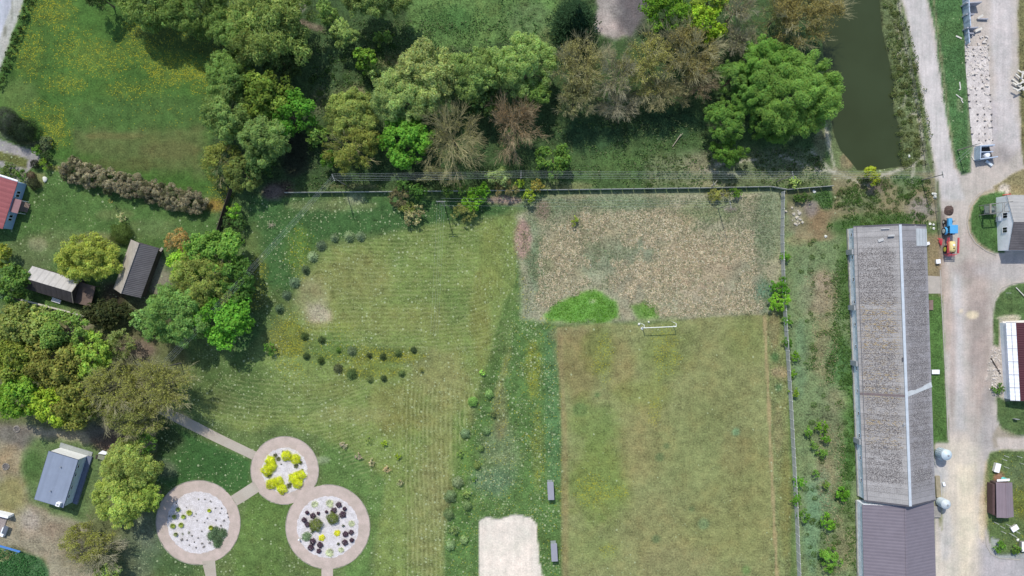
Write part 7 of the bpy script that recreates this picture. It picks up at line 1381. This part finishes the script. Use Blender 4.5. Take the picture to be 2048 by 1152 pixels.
# ---------------------------------------------------------------- silos
M_TIN = plain('galvanised', (206, 216, 222), .5, .1, 1.5)
for (ub, vb, r_, h_, lb, cage) in [(1876.5, 903.5, 1.12, 2.9, 'upper feed silo with a ladder cage beside the grey barn', True), (1877.5, 1001.5, 1.02, 2.5, 'lower white feed silo at the joint of barn and hall', False)]:
    c_ = W(ub, vb); sl = empty('feed_silo', tuple(c_), lb, 'silo', 'feed silos beside the barn'); MB().lathe(c_, [(r_ * .3, .0), (r_ * .95, .5), (r_, .8), (r_, h_), (r_ * .99, h_ + .02)], 28).build('body', M_TIN, sl)
    MB().lathe(c_ + Vector((0, 0, h_ + .02)), [(r_ * 1.03, 0), (r_ * .75, .28), (r_ * .4, .5), (.18, .6), (.02, .62)], 28).build('dome', plain('silo_white', (190, 204, 212), .45, .05, 1) if cage else plain('silo_pale', (192, 200, 204), .5, .12, 1), sl)
    MB().lathe(c_ + Vector((0, 0, h_ + .6)), [(.22, 0), (.22, .1), (.1, .14)], 14).build('hatch', M_STEEL, sl)
    lg = MB()
    for k in range(3): q = c_ + Vector((math.cos(k * 2.1 + .5) * r_ * 1.02, math.sin(k * 2.1 + .5) * r_ * 1.02, 0)); MB().tube(q, q + Vector((0, 0, 1.0)), .06, n=6).build('leg', M_STEEL, sl)
    if cage:
        cg = MB()
        for z_ in (1.6, 2.1, 2.6, 3.0):
            for k in range(7): a0, a1 = PI * .65 + k * .3, PI * .65 + (k + 1) * .3; cg.tube(c_ + Vector((math.cos(a0) * 1.6, math.sin(a0) * 1.5, z_)), c_ + Vector((math.cos(a1) * 1.6, math.sin(a1) * 1.5, z_)), .03, n=4)
        for k in range(8): a0 = PI * .65 + k * .3; cg.tube(c_ + Vector((math.cos(a0) * 1.6, math.sin(a0) * 1.5, 1.2)), c_ + Vector((math.cos(a0) * 1.6, math.sin(a0) * 1.5, 3.1)), .03, n=4)
        cg.build('ladder_cage', plain('cage_steel', (124, 146, 160), .5, .1, 1), sl)
beamobj('feed_trough', W(1874, 952, .3), W(1877, 994, .3), 1.0, .5, plain('trough_wood', (150, 140, 116), .85, .2, 1.5), 'long grey plank trough between the two silos', 'trough')
beamobj('concrete_block', W(1873, 1012, .3), W(1873, 1034, .3), 1.6, .5, M_CONCD, 'grey concrete block below the lower silo', 'block'); crate(1887, 968, (.5, .8, .4), .3, M_TIN, 'small pale bin between the two silos', 'metal_bin', 'bin')
crate(1870, 743.5, (1.6, .9, .5), 0, plain('grey_cabinet', (168, 168, 166), .6, .1, 1), 'pale grey cabinet against the barn halfway along the grass strip', 'cabinet', 'cabinet')
beamobj('rusty_ramp', W(1862, 600, .2), W(1862, 620, .2), .9, .15, plain('ramp_brown', (124, 104, 96), .8, .2, 1), 'short brown ramp at the barn wall below the concrete pad', 'ramp')
# ---------------------------------------------------------------- ruins in the upper right
M_PALEB = plain('pale_blue_plaster', (170, 184, 202), .8, .2, 1.2); M_RUB = plain('ruin_concrete', (198, 190, 182), .9, .16, 1.2)
ru = empty('ruined_barn', tuple(W(1950, 50)), 'remains of a barn with pale blue wall panels and open bays at the top right', 'ruin')
pts = [(1925.5, -30), (1926, 20), (1929, 60), (1931.5, 90)]
for i in range(3):
    a_, b_ = W(*pts[i]), W(*pts[i + 1]); hh = 2.05 if i < 2 else 1.3
    for k in range(3): p_, q_ = mid(a_, b_, k / 3), mid(a_, b_, (k + 1) / 3 - .012); MB().beam(p_ + Vector((0, 0, hh / 2)), q_ + Vector((0, 0, hh / 2)), .22, hh).build('wall_panel', M_PALEB, ru); MB().beam(p_, p_ + Vector((0, 0, hh + .05)), .3).build('pillar', plain('pillar_grey', (150, 162, 180), .8, .15, 1), ru)
for (u0, v0, u1, v1, hh) in [(1927, 9, 1958, 7.5, 2.0), (1928, 31, 1944, 31, 1.6), (1929, 58, 1952, 57, 1.6), (1955, 38, 1975, 38.5, .5), (1931, 67, 1945, 68, .9)]:
    MB().beam(W(u0, v0, hh / 2), W(u1, v1, hh / 2), .25, hh).build('cross_wall', plain('cross_wall', (160, 160, 168), .85, .15, 1), ru)
def board(u0, v0, u1, v1, z0, z1_, w_, lb, nm='fallen_beam', mat=M_PB, grp='fallen beams and boards'): beamobj(nm, W(u0, v0, z0), W(u1, v1, z1_), w_, .14, mat, lb, 'beam', grp)
board(1955, 37, 1966, 30, .4, .7, .45, 'broad pale slab lying across the open bays of the ruined barn'); board(1950, 63, 1964, 56, .3, .6, .5, 'second pale slab lying below the open bays of the ruined barn')
board(1912, 72, 1923, 77, .1, .1, .3, 'white board on the grass left of the ruined barn'); board(1919, 164, 1921, 177, .1, .1, .22, 'white board upright in the grass strip beside the concrete floor'); board(1918, 180, 1921, 178, .1, .1, .25, 'short white board at the foot of the upright grass strip board'); board(1912, 189, 1925, 199, .1, .1, .18, 'white stick slanting in the grass strip'); board(1922, 199, 1926, 206, .1, .1, .16, 'short stick below the slanting one in the grass strip'); board(1944, 313, 1948, 320, .1, .1, .2, 'short white board at the foot of the small ruined shed')
# concrete floor of the vanished part
fl = MB(); L0 = [(1930, 92), (1932, 140), (1937, 200), (1941, 250), (1945, 292)]; R0 = [(1975, 92), (1978, 140), (1981, 200), (1983, 250), (1986, 292)]
fp_ = [W(u, v, .12) for u, v in L0] + [W(u, v, .12) for u, v in R0[::-1]]; fl.prism([(p.x, p.y) for p in fp_], -.1, .12)
tag(fl.build('concrete_floor', flatmat('broken_floor', (212, 204, 198), (172, 164, 160), .6, .35)), kind='structure')
def at_floor(t, s): # t down 0..1, s across 0..1
    v = 95 + t * 195; u0 = np.interp(v, [q[1] for q in L0], [q[0] for q in L0]); u1 = np.interp(v, [q[1] for q in R0], [q[0] for q in R0]); return W(u0 + (u1 - u0) * s, v)
k_ = 0
for row_ in range(15):
    for s_ in (.0, .33, .64, .98):
        if rs.rand() < .4: continue
        p_ = at_floor(.02 + row_ / 15, s_ + rs.uniform(-.02, .02)); o = MB().box(p_ + Vector((0, 0, .2)), (rs.uniform(.15, .4), rs.uniform(.12, .22), rs.uniform(.15, .4))).build('pillar_stump', plain('stump_grey', (104, 98, 94), .9, .2, 2), recenter=True); tag(o, 'grey concrete pillar stump standing in rows on the broken barn floor', 'pillar stump', 'pillar stumps on the broken floor')
for i in range(190):
    t, s_ = rs.rand() ** 1.7 * (.4 if i < 140 else 1), rs.rand(); p_ = at_floor(t, s_); 
    if i < 140: p_.y += 4.5 * (rs.rand() - .2)
    sz = rs.uniform(.08, .4) * (1.6 if rs.rand() < .12 else 1); o = MB().box(p_ + Vector((0, 0, .12 + sz * .2)), (sz * 1.5, sz, sz * .35), M=Matrix.Rotation(rs.uniform(0, 6), 3, 'Z') @ Matrix.Rotation(rs.uniform(-.35, .35), 3, 'X')).build('concrete_chunk', M_RUB, recenter=True); tag(o, 'broken pale concrete chunk on the floor of the vanished barn', 'rubble', 'concrete rubble on the barn floor')
# right yard boards along the rubble bank
rp = empty('rubble_heap', tuple(W(1990, 725)), 'x', 'x'); bpy.data.objects.remove(rp)
for i in range(100):
    t = rs.rand(); u, v = 1992 + rs.randn() * 6, 698 + t * 90; o = stone(rs, W(min(u, 2003), v), rs.uniform(.05, .24), 'rubble_stone', M_RUB, 'pale rubble stone in the bank beside the maroon roofed shed', 'rubble stones beside the maroon roofed shed', 'rubble')
beamobj('fallen_pole', W(1982, 716, .2), W(2001, 748, .2), .16, .16, M_WOODD, 'dark pole lying across the rubble beside the maroon roofed shed', 'pole')
# small ruined shed
z1 = 2.0; sr = empty('ruined_shed', tuple(W(1970, 305)), 'small roofless shed with pale blue walls at the bend of the yard', 'shed')
NW, SW, SE, NE = W(1949.5, 295), W(1948.5, 321), W(1985, 316), W(1978, 293)
for a_, b_, hh, nm in ((NW, SW, 2.0, 'wall'), (NW, NE, 1.8, 'wall'), (SW, SE, 1.7, 'wall')): MB().beam(a_ + Vector((0, 0, hh / 2)), b_ + Vector((0, 0, hh / 2)), .22, hh).build(nm, M_PALEB, sr)
p_, q_ = W(1950, 307), W(1976, 306); MB().beam(p_ + Vector((0, 0, .85)), q_ + Vector((0, 0, .85)), .16, 1.7).build('partition', M_PALEB, sr); MB().prism([(x.x, x.y) for x in (NW, SW, SE, NE)], -.05, .08).build('floor', plain('dark_floor', (62, 58, 54), .9, .2, 1), sr)
tk = empty('white_tank', tuple(W(1967.5, 311.5)), 'round white tank inside the small roofless shed', 'tank'); MB().lathe(W(1967.5, 311.5, .1), [(.6, 0), (.66, .3), (.66, 1.1), (.5, 1.3), (.2, 1.38), (.02, 1.38)], 22).build('body', M_WHITE, tk); MB().lathe(W(1967.5, 311.5, 1.48), [(.2, 0), (.2, .08), (.02, .1)], 12).build('cap', M_STEEL, tk)
beamobj('steel_trough', W(1972, 322, .3), W(1984, 331, .3), .5, .3, M_TIN, 'short pale steel trough below the small roofless shed', 'trough')
# debris pile at the right edge
pile = [((2024, 158), (2043, 172)), ((2025, 165), (2048, 178)), ((2031, 148), (2048, 162)), ((2035, 140), (2052, 150)), ((2030, 170), (2060, 160)), ((2040, 168), (2056, 152)), ((2026, 176), (2040, 182)), ((2044, 178), (2060, 186)), ((2046, 142), (2044, 156)), ((2033, 182), (2052, 172))]
for i, (p_, q_) in enumerate(pile): beamobj('pale_post', W(*p_, .3 + .12 * i), W(*q_, .5 + .1 * i), .28, .2, M_PB, 'white concrete post in the tangled stack at the right edge', 'post', 'stacked white posts at the right edge')
# ---------------------------------------------------------------- corner garden and posts
crate(1993, 935, (1.1, 1.9, .7), -.25, M_PB, 'white lidded box near the small mauve roofed shed', 'white_box', 'box')
br = empty('rain_barrel', tuple(W(2005.5, 957)), 'turquoise rain barrel above the mauve roofed shed', 'barrel'); MB().lathe(W(2005.5, 957), [(.3, 0), (.38, .2), (.4, .5), (.38, .8), (.32, .95), (.02, .95)], 18).build('body', plain('turquoise', (78, 176, 168), .5, .08, 1), br); MB().lathe(W(2005.5, 957, .96), [(.36, 0), (.36, .05), (.02, .07)], 18).build('lid', plain('turquoise_lid', (110, 196, 188), .5, .05, 1), br)
crate(2028, 1056, (1.5, 1.1, .5), .55, plain('slab_grey', (168, 166, 160), .8, .1, 1), 'grey slab topped box below the mauve roofed shed', 'slab_box', 'box'); crate(2046, 1092, (1.1, 2.0, .8), 0, M_CONCD, 'grey container cut by the right edge in the corner garden', 'container', 'container')
stone(rs, W(2035, 1079), .3, 'white_stone', plain('white_stone', (214, 214, 204), .8, .1, 2), 'bright white stone in the corner garden flower patch')
heap(1998, 957, 9, .35, plain('earth_heap', (132, 100, 80), .95, .3, 2, bumpy=1), 'earth_heap', 'small brown earth heap above the mauve roofed shed', 'heap', 9)
for i, (u, v) in enumerate([(2008, 911), (2034, 912), (2008, 933), (1988, 1044), (2000, 1052), (2012, 1048), (2002, 1062), (2018, 1066), (2030, 1062), (2004, 918), (2040, 926), (2012, 566 + 20), (2024, 1040 + 30)]):
    x = W(u, v); tag(MB().beam(x, x + Vector((0, 0, 1.5)), .09).build('fence_post', plain('white_post', (210, 210, 204), .7, .05, 1), recenter=True), 'thin white post standing in the corner garden around the mauve roofed shed' if v > 700 else 'thin white post in the grass above the maroon roofed shed', 'post', 'white posts around the corner garden' if v > 700 else None)
beamobj('fallen_pole', W(2032, 575, .2), W(2060, 604, .3), .16, .16, M_PB, 'pale pole slanting on the grass above the maroon roofed shed', 'pole')
beamobj('fallen_branch', W(1345, 293, .2), W(1362, 268, .5), .16, .16, plain('dead_wood', (156, 150, 128), .9, .2, 2), 'bare fallen branch on the shaded grass below the brown trees', 'branch'); beamobj('fallen_branch', W(1350, 285, .2), W(1366, 266, .5), .09, .09, plain('dead_wood', (156, 150, 128), .9, .2, 2), 'thin branch beside the bare fallen branch', 'branch')
st = empty('tree_stump', tuple(W(1423, 372)), 'pale bare forked tree stump at the concrete wall', 'stump'); V, F = prisms([(np.array([0, 0, 0]), np.array([.1, .05, 1.6]), .25, .18), (np.array([.1, .05, 1.6]), np.array([.5, .9, 2.6]), .15, .06), (np.array([.1, .05, 1.6]), np.array([-.5, .7, 2.8]), .14, .05), (np.array([.1, .05, 1.4]), np.array([.7, -.2, 2.2]), .1, .04)], 7); mesh_np('trunk', V, F, plain('bleached_wood', (190, 180, 156), .9, .12, 2), parent=st)
# debris pieces in the park
x = W(544, 449); bn = MB(); rs2 = np.random.RandomState(8)
for i in range(12): a_ = rs2.uniform(0, 6.28); bn.beam(x + Vector((rs2.randn() * .2, rs2.randn() * .25, .1)), x + Vector((math.cos(a_) * .9, math.sin(a_) * 1.0, .35)), .05)
tag(bn.build('cut_branches', plain('dead_wood', (156, 150, 128), .9, .2, 2), recenter=True), 'small pale pile of cut branches on the lawn under the slanting wires', 'branches')
rk = empty('garden_lamp', tuple(W(599.5, 1078)), 'small pale post lamp on the rim of the right ring path', 'lamp'); p_ = W(600, 1077); MB().lathe(p_, [(.3, 0), (.3, .08), (.06, .1), (.05, .7)], 12).build('post', M_CONC, rk); MB().lathe(p_ + Vector((0, 0, .7)), [(.06, 0), (.2, .05), (.2, .25), (.05, .35)], 12).build('lamp_head', M_WHITE, rk)
# worn concrete steps at the meadow boundary, dead tree in the garden
st = empty('young_tree', tuple(W(232, 410)), 'thin bare young tree on the lawn above the whitish bush', 'tree'); V, F = prisms([(np.array([0, 0, 0]), np.array([-.3, .4, 1.8]), .06, .04)] + [(np.array([-.2, .3, 1.0 + k * .15]), np.array([-.3 + math.cos(k * 1.3) * .7, .4 + math.sin(k * 1.3) * .7, 1.9 + .1 * k]), .03, .012) for k in range(6)], 5); mesh_np('trunk', V, F, M_TWIG, parent=st)
V, F, Cc = crown(np.random.RandomState(4), (.8, .7, .5), (142, 146, 92), n1=4, n2=5, cov=.8, size=.12); mesh_np('foliage', V + [-.3, .4, 1.9], F, M_LEAF, {'Col': ('FLOAT_COLOR', Cc)}, parent=st)
